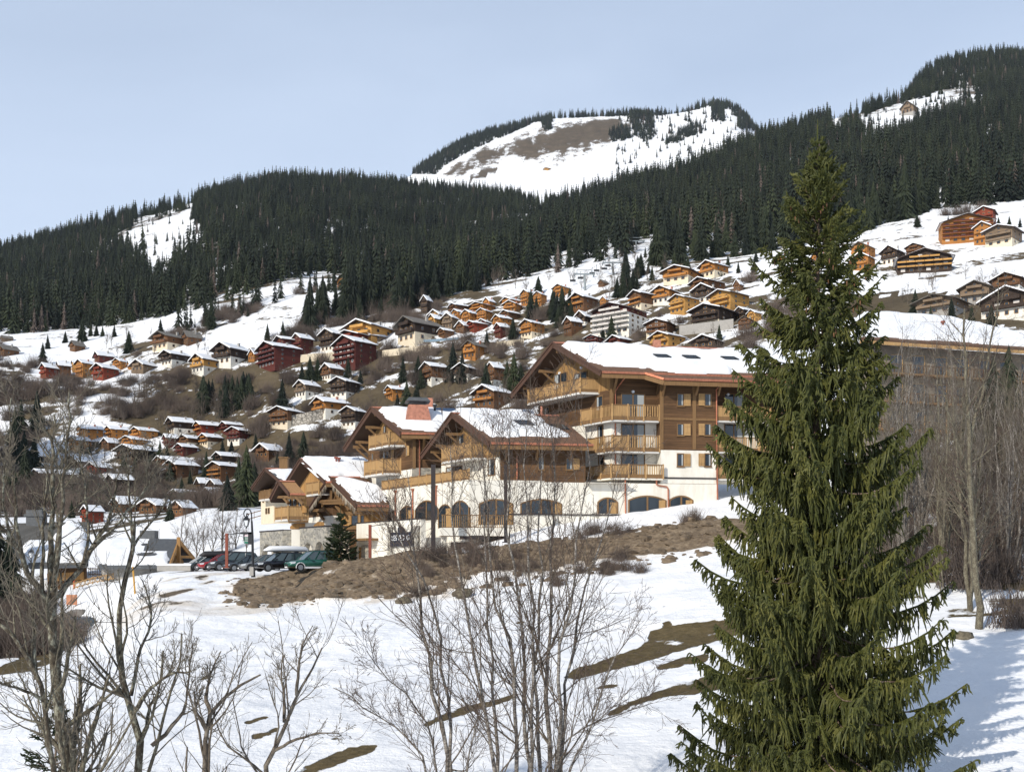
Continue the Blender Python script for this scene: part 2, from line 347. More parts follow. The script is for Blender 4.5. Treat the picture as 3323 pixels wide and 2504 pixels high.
def ground(x, y):
    px = CX + x/y*F; i = np.interp(px, gx, np.arange(len(gx))); j = np.interp(y, gy, np.arange(len(gy)))
    i0 = np.clip(np.floor(i).astype(int), 0, len(gx)-2); j0 = np.clip(np.floor(j).astype(int), 0, len(gy)-2); a = i - i0; b = j - j0
    return (GZ[i0, j0]*(1-a) + GZ[i0+1, j0]*a)*(1-b) + (GZ[i0, j0+1]*(1-a) + GZ[i0+1, j0+1]*a)*b
def hit(px, py, y0=140., y1=900.):
    """first point where the line of sight through a photo pixel meets the ground"""
    ys = np.geomspace(y0, y1, 900); zr = (HY - py)/F*ys; zg = ground((px - CX)/F*ys, ys)
    k = np.argmax(zg >= zr)
    if not (zg >= zr).any(): k = len(ys) - 1
    return float(ys[k])
PYG = HY - GZ/YY*F
nrm_noise = fbm(XX/60., YY/60., 4)
bare = np.zeros_like(GZ)            # 1 = grass / earth free of snow
WX = 9*fbm(XX/6., YY/6., 4)*np.clip(YY/60, .6, 3); WY = 14*fbm(XX/4.+50, YY/4., 4)*np.clip(YY/60, .5, 2.2)
SN = fbm(XX/22., YY/9. + GZ/6., 5)
def patch(poly, y0, y1, v=1.0):
    if y0 > 200:
        w = blur(blur((inpoly(PXG, PYG, poly) & (YY > y0) & (YY < y1)).astype(float), 7, 0), 5, 1)
        bare[:] = np.where(w > .02, bare*(1-w) + w*np.clip(v - .05 + 1.3*SN, 0, 1), bare)
    else:
        m = inpoly(PXG + WX*4, PYG + WY*1.5, poly) & (YY > y0) & (YY < y1); bare[m] = np.clip(v - .20 + 1.5*fbm(XX[m]/2.2, YY[m]/1.0, 4), 0, 1) if v == 1.0 else v
for poly in [
  [(1814,2200),(1868,2166),(2004,2117),(2085,2090),(2112,2048),(2200,2030),(2700,1950),(2700,2010),(2200,2110),(2100,2145),(1950,2185),(1860,2206)],
  [(1950,2320),(2031,2274),(2090,2256),(2200,2208),(2720,2110),(2720,2180),(2200,2256),(2085,2280),(1990,2318)],
  [(2115,2165),(2200,2135),(2300,2120),(2300,2150),(2190,2170),(2130,2180)], [(2030,2190),(2110,2180),(2110,2192),(2040,2200)],
  [(1920,2228),(2000,2216),(2000,2230),(1925,2236)],
  [(1356,2354),(1461,2302),(1680,2246),(1660,2270),(1564,2300),(1380,2358)],
  [(1224,2402),(1260,2376),(1330,2362),(1324,2382),(1240,2408)], [(950,2504),(1108,2434),(1228,2412),(1210,2440),(1108,2480),(985,2530),(940,2540)],
  [(1026,2412),(1050,2395),(1108,2390),(1100,2404)], [(790,2390),(850,2375),(905,2350),(900,2375),(840,2395)],
  [(630,2205),(690,2185),(700,2195),(640,2215)], [(1535,1992),(1575,1980),(1590,1990),(1545,2000)], [(1665,2018),(1700,2012),(1705,2022),(1670,2026)], [(785,2340),(870,2315),(880,2325),(800,2350)],
  [(2145,2022),(2180,2015),(2180,2030),(2150,2034)],
  [(0,2150),(60,2130),(150,2120),(180,2150),(120,2180),(0,2190)], [(0,2215),(60,2200),(60,2212),(0,2225)]]: patch(poly, 30, 79)
for poly in [[(620,1880),(660,1862),(680,1870),(660,1886)], [(500,1930),(600,1910),(650,1908),(600,1925),(540,1940)], [(520,1965),(550,1955),(545,1972)], [(620,1892),(700,1886),(690,1896)]]: patch(poly, 70, 110)
bare = blur(blur(bare, 1, 0), 1, 1); bare = np.maximum(bare, np.where((YY > 34) & (YY < 78) & (PXG > 500), np.clip((fbm(XX/1.6, YY/.8, 4) - .27)*6, 0, .8), 0)); bare = np.maximum(bare, bank*np.clip(.86 + 1.1*fbm(XX/3., YY/2.2, 4) - .5*np.clip(1-(YY-bl)/2.2, 0, 1)*vnoise(XX/2., YY/2.), 0, 1))
bare = np.maximum(bare, np.where((YY > 48) & (YY < 112) & (PXG > 2780), np.clip(.42 + 1.3*fbm(XX/4., YY/3.+GZ/2., 4) - .5*(YY < 53), 0, .9), 0))
# village slopes: streaky mix of grass and snow
vil = (YY > 200) & (PYG > ipol(PXG, [(0,1085),(700,985),(1100,880),(2000,840),(2500,800),(3000,690),(3323,650)]) - 30) & (YY < 640)
snowy = ipol(PXG, [(-600, .25), (300, .1), (700, .0), (1200, .0), (1800, .12), (2400, .12), (2800, .30), (3300, .32)])
ang = .42
st = fbm((XX*math.cos(ang) + YY*.3)/22., (YY - XX*.12)/7. + GZ/5., 5)
bv = .5 + 1.9*st - snowy
bv = bv + blur(blur(.13*((PYG > 1150) & (PXG < 1720)) + .08*((PYG > 900) & (PXG > 1100) & (PXG < 2560)), 6, 0), 4, 1)
bare = np.where(vil, np.clip(bv, 0, 1), bare)
for poly in [[(800,1029),(881,984),(1003,955),(1130,930),(1140,980),(1044,1020),(955,1085),(865,1115),(650,1180),(400,1225),(380,1200),(560,1120),(655,1096)],
             [(445,1046),(630,1008),(735,983),(900,928),(1060,885),(1075,905),(900,955),(720,1020),(520,1075),(330,1180),(0,1190),(0,1090),(345,1066)],
             [(1600,935),(1754,903),(1962,849),(2061,836),(2090,870),(1980,930),(1850,985),(1780,965),(1650,970)],
             [(2878,735),(3004,693),(3323,655),(3700,600),(3700,800),(3323,800),(3060,880),(2900,930),(2760,985),(2600,1040),(2600,960),(2850,850)],
             [(1600,1140),(1760,1090),(1780,1140),(1640,1180),(1500,1210),(1480,1190)]]:
    m = inpoly(PXG, PYG, poly) & (YY > 250) & (YY < 640); w = blur(blur(m.astype(float), 4, 0), 3, 1); bare[:] = bare*(1-w) + w*np.clip(.2 + 1.2*SN, 0, .9)
for poly in [[(880,1003),(960,965),(1010,955),(1000,975),(930,1000),(890,1010)], [(2755,905),(2870,880),(3090,855),(3110,870),(2930,900),(2840,935)]]: patch(poly, 250, 640, .8)
patch([(640,1195),(960,1200),(1000,1230),(960,1300),(880,1330),(640,1350),(480,1345),(480,1210)], 250, 640, .85)
patch([(420,1370),(850,1330),(880,1400),(700,1420),(560,1405),(440,1400)], 250, 640, .95)
patch([(2880,800),(2980,775),(3060,800),(2960,815)], 250, 640, .75)
patch([(2600,955),(3420,950),(3420,1060),(2620,1025)], 150, 400, .9)
# forest floor, clearings, the high peak
fl = (YY > 560) & ~vil
bare = np.where(fl, np.clip(.42 + .9*fbm(XX/50., YY/50., 4), 0, 1), bare)
CLEAR = [[(430,1060),(630,1005),(735,978),(900,922),(1050,885),(1062,905),(900,955),(735,1010),(560,1055),(450,1085)], [(365,769),(500,707),(560,690),(640,680),(650,720),(640,790),(570,810),(560,840),(500,850),(465,840),(440,790)],
  [(640,815),(700,805),(880,795),(880,812),(690,838)], [(590,660),(600,640),(640,625),(640,690),(600,700)], [(810,595),(840,600),(830,660),(815,650)],
  [(1673,672),(1790,664),(1785,692),(1680,694)], [(1467,745),(1573,715),(1570,735),(1480,752)], [(2214,690),(2273,652),(2280,664),(2230,700)],
  [(2055,820),(2075,800),(2140,765),(2140,790),(2090,840),(2120,850),(2060,860)], [(2285,800),(2290,765),(2305,770),(2300,810)],
  [(2794,374),(2909,336),(3121,284),(3140,288),(3222,299),(3207,310),(3095,325),(2999,348),(2950,396),(2824,403)],
  [(2682,355),(2723,336),(2779,318),(2775,344),(2716,407),(2697,411)], [(2930,280),(2955,266),(2945,285),(2932,292)]]
for poly in CLEAR:
    m = inpoly(PXG, PYG - 20, poly) & (YY > 500) & (YY < 1900); bare[m] = np.clip(.18 + 1.0*fbm(XX[m]/25., YY[m]/25.+GZ[m]/9., 4), 0, 1)
pk = YY > 2200
bare[pk] = np.clip(.06 + .55*fbm(XX[pk]/90., GZ[pk]/30., 4), 0, .6)
m = inpoly(PXG + 25*fbm(XX/120., GZ/60., 3), PYG + 50*fbm(XX/160.+9, GZ/70., 3), [(1420,560),(1503,520),(1579,470),(1673,440),(1738,420),(1826,395),(1979,385),(2060,395),(2030,440),(1956,470),(1900,500),(1838,517),(1750,529),(1662,511),(1568,530),(1480,560)]) & pk
w = blur(blur(m.astype(float), 2, 0), 1, 1); bare[:] = np.where(w > .02, np.clip(bare*(1-w) + w*(.92 + 1.9*fbm(XX/38., YY/60. + GZ/16., 5)), 0, 1), bare)
m = inpoly(PXG, PYG, [(1500,585),(1560,555),(1625,545),(1600,565),(1530,590)]) & pk; bare[m] = .7
kind_ = np.zeros_like(GZ); kind_ = np.where(bank > .3, 1.0, kind_); kind_ = np.where((YY > 480) & ~vil, .5, kind_); kind_ = np.where(vil, .34, kind_)
nb = blur(blur(bank, 6, 0), 3, 1); kind_ = np.where((bank <= .3) & (nb > .03) & (YY < 110), .64, kind_)
dz_ = (PXG > 380) & (PXG < 900) & (YY > 76) & (YY < 97); kind_ = np.where(dz_ & (bank <= .3), .64, kind_); bare = np.where(dz_ & (bank <= .3), np.maximum(bare, np.clip(.10 + 1.2*fbm(XX/5., YY/1.8, 5), 0, .8)), bare)
bare = np.where((kind_ == .64), np.maximum(bare, np.clip(nb*.9 + .6*fbm(XX/2.5, YY/1.6, 4), 0, .75)), bare)
nx, ny = GZ.shape
V = np.stack([XX, YY, GZ], -1).reshape(-1, 3)
ii = np.arange(nx*ny).reshape(nx, ny)
Q = np.stack([ii[:-1, :-1], ii[1:, :-1], ii[1:, 1:], ii[:-1, 1:]], -1).reshape(-1, 4)
t = NT('ground_cover', .85, .2)
at = t.n('ShaderNodeAttribute', attribute_name='bare'); ak = t.n('ShaderNodeAttribute', attribute_name='soil')
d1 = t.noise(t.pos(), .35, 6, .65); d2 = t.noise(t.pos(), 2.5, 5, .65); d3 = t.noise(t.pos(), .045, 6, .68)
msk = t.math('ADD', at.outputs['Fac'], t.math('ADD', t.math('ADD', t.math('MULTIPLY', t.math('SUBTRACT', d1, .5), 1.05), t.math('MULTIPLY', t.math('SUBTRACT', d3, .5), t.ramp(ak.outputs['Fac'], [(.28, (0,)*3), (.34, (.7,)*3), (.5, (1.3,)*3), (.58, (0,)*3)]))), t.math('MULTIPLY', t.math('SUBTRACT', d2, .5), .35)))
fac = t.ramp(msk, [(.44, (0,)*3), (.52, (1,)*3)])
grass = t.ramp(t.math('ADD', t.math('MULTIPLY', d2, .6), t.math('MULTIPLY', d3, .4)), [(.3, (.045, .033, .014)), (.5, (.095, .07, .03)), (.7, (.16, .12, .06))])
dirt = t.ramp(t.math('ADD', t.math('MULTIPLY', d2, .6), t.math('MULTIPLY', d1, .4)), [(.3, (.07, .05, .033)), (.48, (.165, .122, .08)), (.6, (.26, .20, .135)), (.7, (.46, .40, .32))])
hill = t.ramp(t.math('ADD', t.math('MULTIPLY', d1, .5), t.math('MULTIPLY', d3, .5)), [(.3, (.045, .036, .026)), (.5, (.10, .078, .054)), (.7, (.17, .135, .095))])
kf = ak.outputs['Fac']
soil = t.mix(t.ramp(kf, [(.2, (0,)*3), (.45, (1,)*3)]), grass, hill); soil = t.mix(t.ramp(kf, [(.6, (0,)*3), (.9, (1,)*3)]), soil, dirt)
snowc = t.ramp(t.math('ADD', t.math('MULTIPLY', d1, .5), t.math('MULTIPLY', d3, .5)), [(.35, (.78, .80, .83)), (.58, (.90, .90, .90))])
dirty = t.ramp(at.outputs['Fac'], [(.12, (1,)*3), (.42, (.72, .64, .54))])
snowc = t.mix(t.ramp(kf, [(.54, (0,)*3), (.62, (.9,)*3), (1, (.9,)*3)]), snowc, t.mix(1.0, snowc, dirty, 'MULTIPLY'))
t.color(t.mix(fac, snowc, soil))
bh_ = t.math('SUBTRACT', t.math('ADD', t.math('MULTIPLY', d1, .8), t.math('MULTIPLY', d2, .22)), t.math('MULTIPLY', fac, .22))
t.bump(bh_, .75, .5)
M['ground'] = t.mat
me = np_mesh('terrain', V, [Q], [M['ground']], smooth=True)
for nm, arr in (('bare', bare), ('soil', kind_)):
    a = me.attributes.new(nm, 'FLOAT', 'POINT'); a.data.foreach_set('value', arr.astype(np.float32).ravel())
tag(link(bpy.data.objects.new('terrain', me)), kind='structure')
# ---------------------------------------------------------------- the residence: planes, walls, roofs
UG = np.array([-.557, .8305]); UG /= np.linalg.norm(UG)      # along the gable fronts, going back to the left
UF = np.array([.985, .172]); UF /= np.linalg.norm(UF)        # along the eaves, going right
class Plane:
    """vertical plane through (x,y) along d; n points to the viewer"""
    def __init__(s, p, d):
        s.p = np.array(p[:2], float); s.d = np.array(d, float); n = np.array([s.d[1], -s.d[0]])
        if n @ s.p > 0: n = -n
        s.n = n / np.linalg.norm(n)
    def a(s, px):
        t = (px - CX)/F        # x = t y
        return (t*s.p[1] - s.p[0]) / (s.d[0] - t*s.d[1])
    def xy(s, a, n=0): return s.p + s.d*a + s.n*n
    def pt(s, a, z, n=0): q = s.xy(a, n); return np.array([q[0], q[1], z])
    def z(s, px, py): return (HY - py)/F*s.xy(s.a(px))[1]
    def at(s, px, py, n=0):
        return s.pt(s.a(px), s.z(px, py), n)
    def off(s, v): return Plane(s.p + np.array(v), s.d)
    def box(s, mb, a0, a1, z0, z1, n0, n1, m=0):
        mb.hexa([s.pt(a0, z0, n1), s.pt(a1, z0, n1), s.pt(a1, z0, n0), s.pt(a0, z0, n0), s.pt(a0, z1, n1), s.pt(a1, z1, n1), s.pt(a1, z1, n0), s.pt(a0, z1, n0)], m)
    def rect(s, x0, y0, x1, y1):
        a0, a1 = s.a(x0), s.a(x1); xm = (x0+x1)/2
        return min(a0, a1), max(a0, a1), s.z(xm, y1), s.z(xm, y0)
def v3(v, z=0): return np.array([v[0], v[1], z])
class Slope:
    """roof plane spanned by eave start E, along the eave (v) and up to the ridge (w)"""
    def __init__(s, E, v, w):
        s.E, s.v, s.w = np.array(E), np.array(v), np.array(w); s.n = np.cross(s.v, s.w); s.n /= np.linalg.norm(s.n)
        if s.n[2] < 0: s.n = -s.n
        s.lv, s.lw = np.linalg.norm(s.v), np.linalg.norm(s.w)
    def hit(s, px, py):
        d = np.array([(px-CX)/F, 1, (HY-py)/F]); q = d*((s.E @ s.n)/(d @ s.n))
        A = np.stack([s.v, s.w], 1); r, *_ = np.linalg.lstsq(A, q - s.E, rcond=None); return r
    def pt(s, a, b, h=0): return s.E + s.v*a + s.w*b + s.n*h
def snow_on(slope, poly_ab, T, parent, seed=0, step=.28, rim=.55):
    """a layer of snow: full depth inside, rounding off to nothing at its ragged rim"""
    poly = [(a*slope.lv, b*slope.lw) for a, b in poly_ab]
    xs = np.arange(min(p[0] for p in poly)-.5, max(p[0] for p in poly)+.5, step); ys = np.arange(min(p[1] for p in poly)-.5, max(p[1] for p in poly)+.5, step)
    X, Y = np.meshgrid(xs, ys, indexing='ij')
    wx = X + .6*fbm(X/1.5+seed, Y/1.5, 4)*2; wy = Y + .5*fbm(X/1.3, Y/1.3+seed+7, 4)*2
    d = np.full(X.shape, 1e9); n = len(poly)
    for i in range(n):
        x0, y0 = poly[i]; x1, y1 = poly[(i+1) % n]; L2 = (x1-x0)**2+(y1-y0)**2+1e-9
        tt = np.clip(((wx-x0)*(x1-x0)+(wy-y0)*(y1-y0))/L2, 0, 1)
        d = np.minimum(d, np.hypot(wx-x0-tt*(x1-x0), wy-y0-tt*(y1-y0)))
    ins = inpoly(wx, wy, poly); d = np.where(ins, d, -d)
    q = np.clip((d + .12)/rim, 0, 1); H = 1.15*T*np.sqrt(1-(1-q)**2)*(1 + .35*fbm(X/2.2+seed, Y/2.2, 3)) + .012
    H = np.where(d < -.12, -.06, H)
    keep = (d > -.12 - step*1.5)
    idx = -np.ones(X.shape, int); idx[keep] = np.arange(keep.sum())
    P3 = slope.E + slope.v*(X[keep]/slope.lv)[:, None] + slope.w*(Y[keep]/slope.lw)[:, None] + slope.n*H[keep][:, None]
    Q = np.stack([idx[:-1, :-1], idx[1:, :-1], idx[1:, 1:], idx[:-1, 1:]], -1).reshape(-1, 4); Q = Q[(Q >= 0).all(1)]
    off = ORG[parent.name]
    me = np_mesh('snow_cover', P3 - off, [Q], [M['snow']], smooth=True)
    return link(bpy.data.objects.new('snow_cover', me), parent, off)
def pix_snow(slope, pts, T, parent, seed=0, **k):
    return snow_on(slope, [tuple(slope.hit(x, y)) for x, y in pts], T, parent, seed, **k)
class Roof: pass
def make_roof(parent, apex, right, left, Rpt, end_r, end_a=None, th=.34, mat='shingle', gut=True, verge_h=.5):
    """gable roof from three verge corners (photo pixels), the right eave corner placed at Rpt"""
    r = Roof(); r.V = Plane(Rpt[:2], UG)
    r.R = np.array(Rpt); r.A = r.V.at(*apex); r.L = r.V.at(*left)
    E = Plane(r.R[:2], UF); r.E = E; l1 = E.a(end_r)
    Rg = Plane(r.A[:2], UF); l2 = Rg.a(end_a) if end_a else l1
    uf = v3(UF)
    R2 = r.R + uf*l1; A2 = r.A + uf*l2; L2 = r.L + uf*l1
    r.R2, r.A2, r.L2, r.len = R2, A2, L2, l1
    dn = np.array([0, 0, -th])
    mb = MB()
    def slab(q):
        b = len(mb.v); mb.v.extend([tuple(p) for p in q] + [tuple(p+dn) for p in q]); n = len(q)
        mb.f.append(tuple(b+i for i in range(n))); mb.m.append(0)
        mb.f.append(tuple(b+n+i for i in reversed(range(n)))); mb.m.append(1)
        for i in range(n): j = (i+1) % n; mb.f.append((b+i, b+n+i, b+n+j, b+j)); mb.m.append(1)
    slab([r.R, R2, A2, r.A]); slab([r.A, A2, L2, r.L])
    if l2 < l1 - .5: slab([R2, L2, A2])
    ro = mb.build('roof', [M[mat], M['soffit']], parent); r.obj = ro
    # verge boards, ridge cap, gutter
    vb = MB(); o = -uf*.07; dz = np.array([0, 0, .06])
    for a, b in ((r.R, r.A), (r.L, r.A)):
        vb.bar(a + o + np.array([0, 0, -verge_h/2 + .1]), b + o + np.array([0, 0, -verge_h/2 + .1]), .09, verge_h)
        vb.bar(a + o*1.9 + dz*1.6, b + o*1.9 + dz*1.6, .14, .16)
    vb.build('verge_board', M['verge'], ro)
    rc = MB(); rc.bar(r.A + np.array([0, 0, .05]) - uf*.1, A2 + np.array([0, 0, .05]), .42, .14); rc.build('ridge_cap', M['copper_sheet'], ro)
    if gut:
        g = MB(); n3 = v3(E.n)
        g.bar(r.R + n3*.09 + np.array([0, 0, -.02]), R2 + n3*.09 + np.array([0, 0, -.02]), .17, .2); g.build('gutter', M['copper'], ro)
        fb = MB(); fb.bar(r.R + n3*.03 + np.array([0, 0, -.33]), R2 + n3*.03 + np.array([0, 0, -.33]), .07, .4); fb.build('fascia', M['beam'], ro)
    r.front = Slope(r.R, R2 - r.R, r.A - r.R) if l2 >= l1 - .5 else Slope(r.R, uf*l1, r.A - r.R)
    r.slope_z = lambda xy: None
    nf = np.cross(uf, r.A - r.R); nb = np.cross(uf, r.L - r.A)
    def zroof(q):       # underside of the roof over a plan point
        z1 = r.R[2] - ((q[0]-r.R[0])*nf[0] + (q[1]-r.R[1])*nf[1])/nf[2]
        z2 = r.A[2] - ((q[0]-r.A[0])*nb[0] + (q[1]-r.A[1])*nb[1])/nb[2]
        return min(z1, z2) - th - .01
    r.z = zroof
    return r
def wall_poly(name, plane, prof, mat, parent, thick=.3, inward=None):
    """prof: (a,z) outline on the plane, thickened inward"""
    mb = MB(); inward = -plane.n if inward is None else inward
    mb.prism([plane.pt(a, z) for a, z in prof], v3(inward)*thick)
    return mb.build(name, mat, parent)
def gable_wall(parent, roof, G, px_r, px_l, bands, name='gable_wall'):
    """bands: [(z_low, material)] from the top one down"""
    a0, a1 = G.a(px_r) + .012, G.a(px_l); aa = np.linspace(a0, a1, 41); top = [(a, roof.z(G.xy(a))) for a in aa]
    out = []; zt = None
    for i, (z0, m) in enumerate(bands):
        if i == 0:
            k = max(range(len(top)), key=lambda j: top[j][1])
            prof = [(a0, z0), top[0], top[k], top[-1], (a1, z0)]
        else: prof = [(a0, z0), (a0, zt), (a1, zt), (a1, z0)]
        out.append(wall_poly(name, G, prof, M[m], parent, .3, UF)); zt = z0
    return out
def flat_wall(parent, Pl, a0, a1, bands, ztop, name='side_wall', thick=.3):
    zt = ztop; out = []
    for z0, m in bands:
        mb = MB(); Pl.box(mb, a0, a1, z0, zt, -thick, 0); out.append(mb.build(name, M[m], parent)); zt = z0
    return out
def railing(parent, pts, zt, zb, skirt=.30, mat='honey', gapy=False, post=1.45, name='railing'):
    """boards, posts, hand rail and skirt along a plan line"""
    rb = MB(); sk = MB(); hr = MB(); ps = []
    for q, p in zip(pts[:-1], pts[1:]):
        q, p = np.array(q), np.array(p); d = p - q; Ln = np.linalg.norm(d); d = d/Ln; n = np.array([d[1], -d[0]])
        if n @ q > 0: n = -n
        npanel = max(1, int(round(Ln/post)))
        for k in range(npanel):
            l0, l1 = Ln*k/npanel, Ln*(k+1)/npanel
            op = gapy and (k % 3 != 0) and npanel > 2
            st = .20 if op else .152; nb = max(2, int((l1-l0-.12)/st)); w = (l1-l0-.12)/nb
            for i in range(nb):
                c = q + d*(l0 + .06 + w*(i+.5)); bw = w*(.42 if op else .88)
                rb.bar(v3(c, zb+skirt), v3(c, zt-.05), .03, bw, up=v3(d))
            pp = q + d*l0 + n*.02; ps.append(pp)
        ps.append(p + n*.02)
        hr.bar(v3(q, zt-.04), v3(p, zt-.04), .12, .09); hr.bar(v3(q, zb+skirt+.02), v3(p, zb+skirt+.02), .07, .08)
        sk.bar(v3(q, zb+skirt/2), v3(p, zb+skirt/2), .06, skirt)
    o = rb.build(name, M[mat], parent)
    hr.build('hand_rail', M['beam'], o); sk.build('skirt_board', M['beam'], o)
    for pp in ps:
        m = MB(); m.bar(v3(pp, zb-.06), v3(pp, zt+.06), .13, .13); m.build('post', M[mat], o)
    return o
def balcony(parent, G, pr, pl, depth, zt, zb, slab='soffit_white', gapy=False, mat='honey', left_end=True, vec=None):
    """balcony on a wall plane between two wall pixels columns; vec = plan vector that it stands out by"""
    vec = np.array(vec) if vec is not None else G.n*depth
    w0, w1 = G.xy(G.a(pr)), G.xy(G.a(pl)); o0, o1 = w0 + vec, w1 + vec
    mb = MB(); mb.prism([v3(p, zb+.02) for p in (w0 - vec*.01, o0, o1, w1 - vec*.01)], (0, 0, -.2))
    b = mb.build('balcony', M[slab], parent)
    e = (o1-o0)/np.linalg.norm(o1-o0)*.06; v = vec/np.linalg.norm(vec)*.06
    railing(b, [w0+e, o0+e-v, o1-e-v, w1-e], zt, zb-.04, gapy=gapy, mat=mat)
    return b
def window(parent, Pl, r, panes=2, frame='beam', shutter=None, fw=.08, deep=.16, name='window', curtain=True, sill=True):
    """r = photo rectangle; shutter = photo x-range of an open shutter leaf"""
    a0, a1, z0, z1 = Pl.rect(*r)
    f = MB()
    for (b0, b1, c0, c1) in ((a0-fw, a0, z0-fw, z1+fw), (a1, a1+fw, z0-fw, z1+fw), (a0, a1, z1, z1+fw), (a0, a1, z0-fw, z0)):
        Pl.box(f, b0, b1, c0, c1, -.02, .07)
    for k in range(1, panes):
        c = a0 + (a1-a0)*k/panes; Pl.box(f, c-.05, c+.05, z0, z1, .012, .05)
    w = f.build(name, M[frame], parent)
    g = MB(); Pl.box(g, a0, a1, z0, z1, -.05, .012); g.build('pane', M['glass'], w)
    if curtain:
        c = MB(); cw = (a1-a0)*.3
        Pl.box(c, a1-cw, a1-.03, z0+.03, z1-.03, .0125, .016); c.build('curtain', M['curtain'], w)
    if sill:
        s = MB(); Pl.box(s, a0-.12, a1+.12, z0-fw-.07, z0-fw, -.02, .12); s.build('sill', M[frame], w)
    if shutter:
        s0, s1 = Pl.a(shutter[0]), Pl.a(shutter[1]); s = MB(); Pl.box(s, s0, s1, z0-.04, z1+.04, .075, .12)
        for q in (.2, .78): Pl.box(s, s0+.02, s1-.02, z0+(z1-z0)*q-.05, z0+(z1-z0)*q+.05, .12, .145, 0)
        sh = s.build('shutter', M['honey'], w)
    return w
def arch_window(parent, Pl, x0, x1, ytop, ybot, spring, panes=2, deep=.35, frame='beam', side_shutter=True, glass='glass', name='arched_window'):
    """a segmental arched opening: reveal, frame, glass, shutters"""
    a0, a1 = Pl.a(x0), Pl.a(x1); xm = (x0+x1)/2; zt, zb, zs = Pl.z(xm, ytop), Pl.z(xm, ybot), Pl.z(xm, spring)
    am, hw = (a0+a1)/2, (a1-a0)/2; h = zt - zs; rad = (hw*hw + h*h)/(2*h); zc = zt - rad
    th = math.asin(min(1, hw/rad)); arc = [(am + rad*math.sin(k), zc + rad*math.cos(k)) for k in np.linspace(-th, th, 15)]
    prof = [(a0, zb)] + arc + [(a1, zb)]
    f = MB(); fw = .13
    inner = [(am + (a-am)*(1 - fw/hw), zb + (z-zb)*(1 - fw/(zt-zb))) for a, z in prof]
    n = len(prof)
    for i in range(n-1):
        f.hexa([Pl.pt(*prof[i], -.1), Pl.pt(*prof[i+1], -.1), Pl.pt(*inner[i+1], -.1), Pl.pt(*inner[i], -.1), Pl.pt(*prof[i], .05), Pl.pt(*prof[i+1], .05), Pl.pt(*inner[i+1], .05), Pl.pt(*inner[i], .05)])
    for k in range(1, panes):
        c = a0 + (a1-a0)*k/panes; ztop = max(zs, zc + math.sqrt(max(0, rad**2 - (c-am)**2)) - .1); Pl.box(f, c-.08, c+.08, zb, ztop, .01, .045)
    w = f.build(name, M[frame], parent)
    g = MB(); g.prism([Pl.pt(a, z, .012) for a, z in inner], v3(-Pl.n)*.08); g.build('pane', M[glass], w)
    if side_shutter:
        s = MB(); Pl.box(s, a1-.75*min(1, hw), a1-.14, zb, zs, .014, .06); s.build('shutter', M['honey'], w)
    return w
def bracket(mb, wp, n, reach, drop, w=.2):
    """timber brace from a wall point up and out under the eave"""
    wp = np.array(wp); mb.bar(wp + np.array([0, 0, -drop]), wp + v3(n)*reach, w, w)
def downpipe(parent, pts, r=.06, hopper=False):
    m = MB(); m.tube(pts, r, 6)
    if hopper: p = np.array(pts[0]); m.tube([p + np.array([0, 0, -.02]), p + np.array([0, 0, .3])], [.07, .2], 8)
    return m.build('downpipe', M['copper'], parent)
# ================================================================ A: the tall block on the right
A0 = P(1953, 1207, 100.0)
tA = thing('apartment_building', 'tall timber residence with long snowy roof and stacked balconies, left of the big spruce', 'building', (A0[0]+4, A0[1]+6, 3.0))
rA = make_roof(tA, (1797, 1114), (1953, 1207), (1661, 1283), A0, 2620)
GA = rA.V.off(UF*2.0); cA = GA.xy(GA.a(1985)); S0 = Plane(cA, UF); S1 = S0.off(S0.n*1.35)
# stepped-out eave over the front section
e0 = rA.E.a(2092); uf3 = v3(UF); sl = rA.front; dw = (rA.R - rA.A)/np.linalg.norm(rA.R[:2] - rA.A[:2])*1.35
xt = MB(); q = [rA.R + uf3*e0, rA.R + uf3*(e0+.9) + dw, rA.R2 + dw, rA.R2]; xt.prism([p + rA.front.n*.0 for p in q], (0, 0, -.3))
xt.build('eave_extension', M['shingle'], rA.obj)
n3 = v3(rA.E.n)
g = MB(); g.bar(q[1] + n3*.09, q[2] + n3*.09, .17, .2); g.bar(q[0] + n3*.1, q[1] + n3*.09, .17, .2); g.build('gutter', M['copper'], rA.obj)
g = MB(); g.bar(q[1] + n3*.03 - np.array([0,0,.34]), q[2] + n3*.03 - np.array([0,0,.34]), .07, .42); g.bar(q[0] + n3*.0 - np.array([0,0,.34]), q[1] + n3*.03 - np.array([0,0,.34]), .07, .42); g.build('fascia', M['beam'], rA.obj)
zA = lambda y, Y=101.5: (HY - y)/F*Y
z_b2, z_b3, z_b4 = S0.z(2050, 1360), S0.z(2050, 1461), S0.z(2050, 1546)
gable_wall(tA, rA, GA, 1985, 1747, [(GA.z(1960, 1268), 'gable'), (GA.z(1985, 1362), 'brown'), (z_b4-.5, 'plaster')])
ev = S0.xy(0); zt0 = rA.z(S0.xy(8))
flat_wall(tA, S0, .012, S0.a(2640), [(S0.z(2050, 1364), 'brown'), (z_b4-.6, 'plaster')], zt0)
a0, a1 = S1.a(2144), S1.a(2324)
mb = MB(); zf = rA.z(S1.xy(a0+1)) + .0
flat_wall(tA, S1, a0, a1, [(S1.z(2230, 1461), 'brown'), (z_b4-.7, 'plaster')], zf, 'front_wall', 1.36)
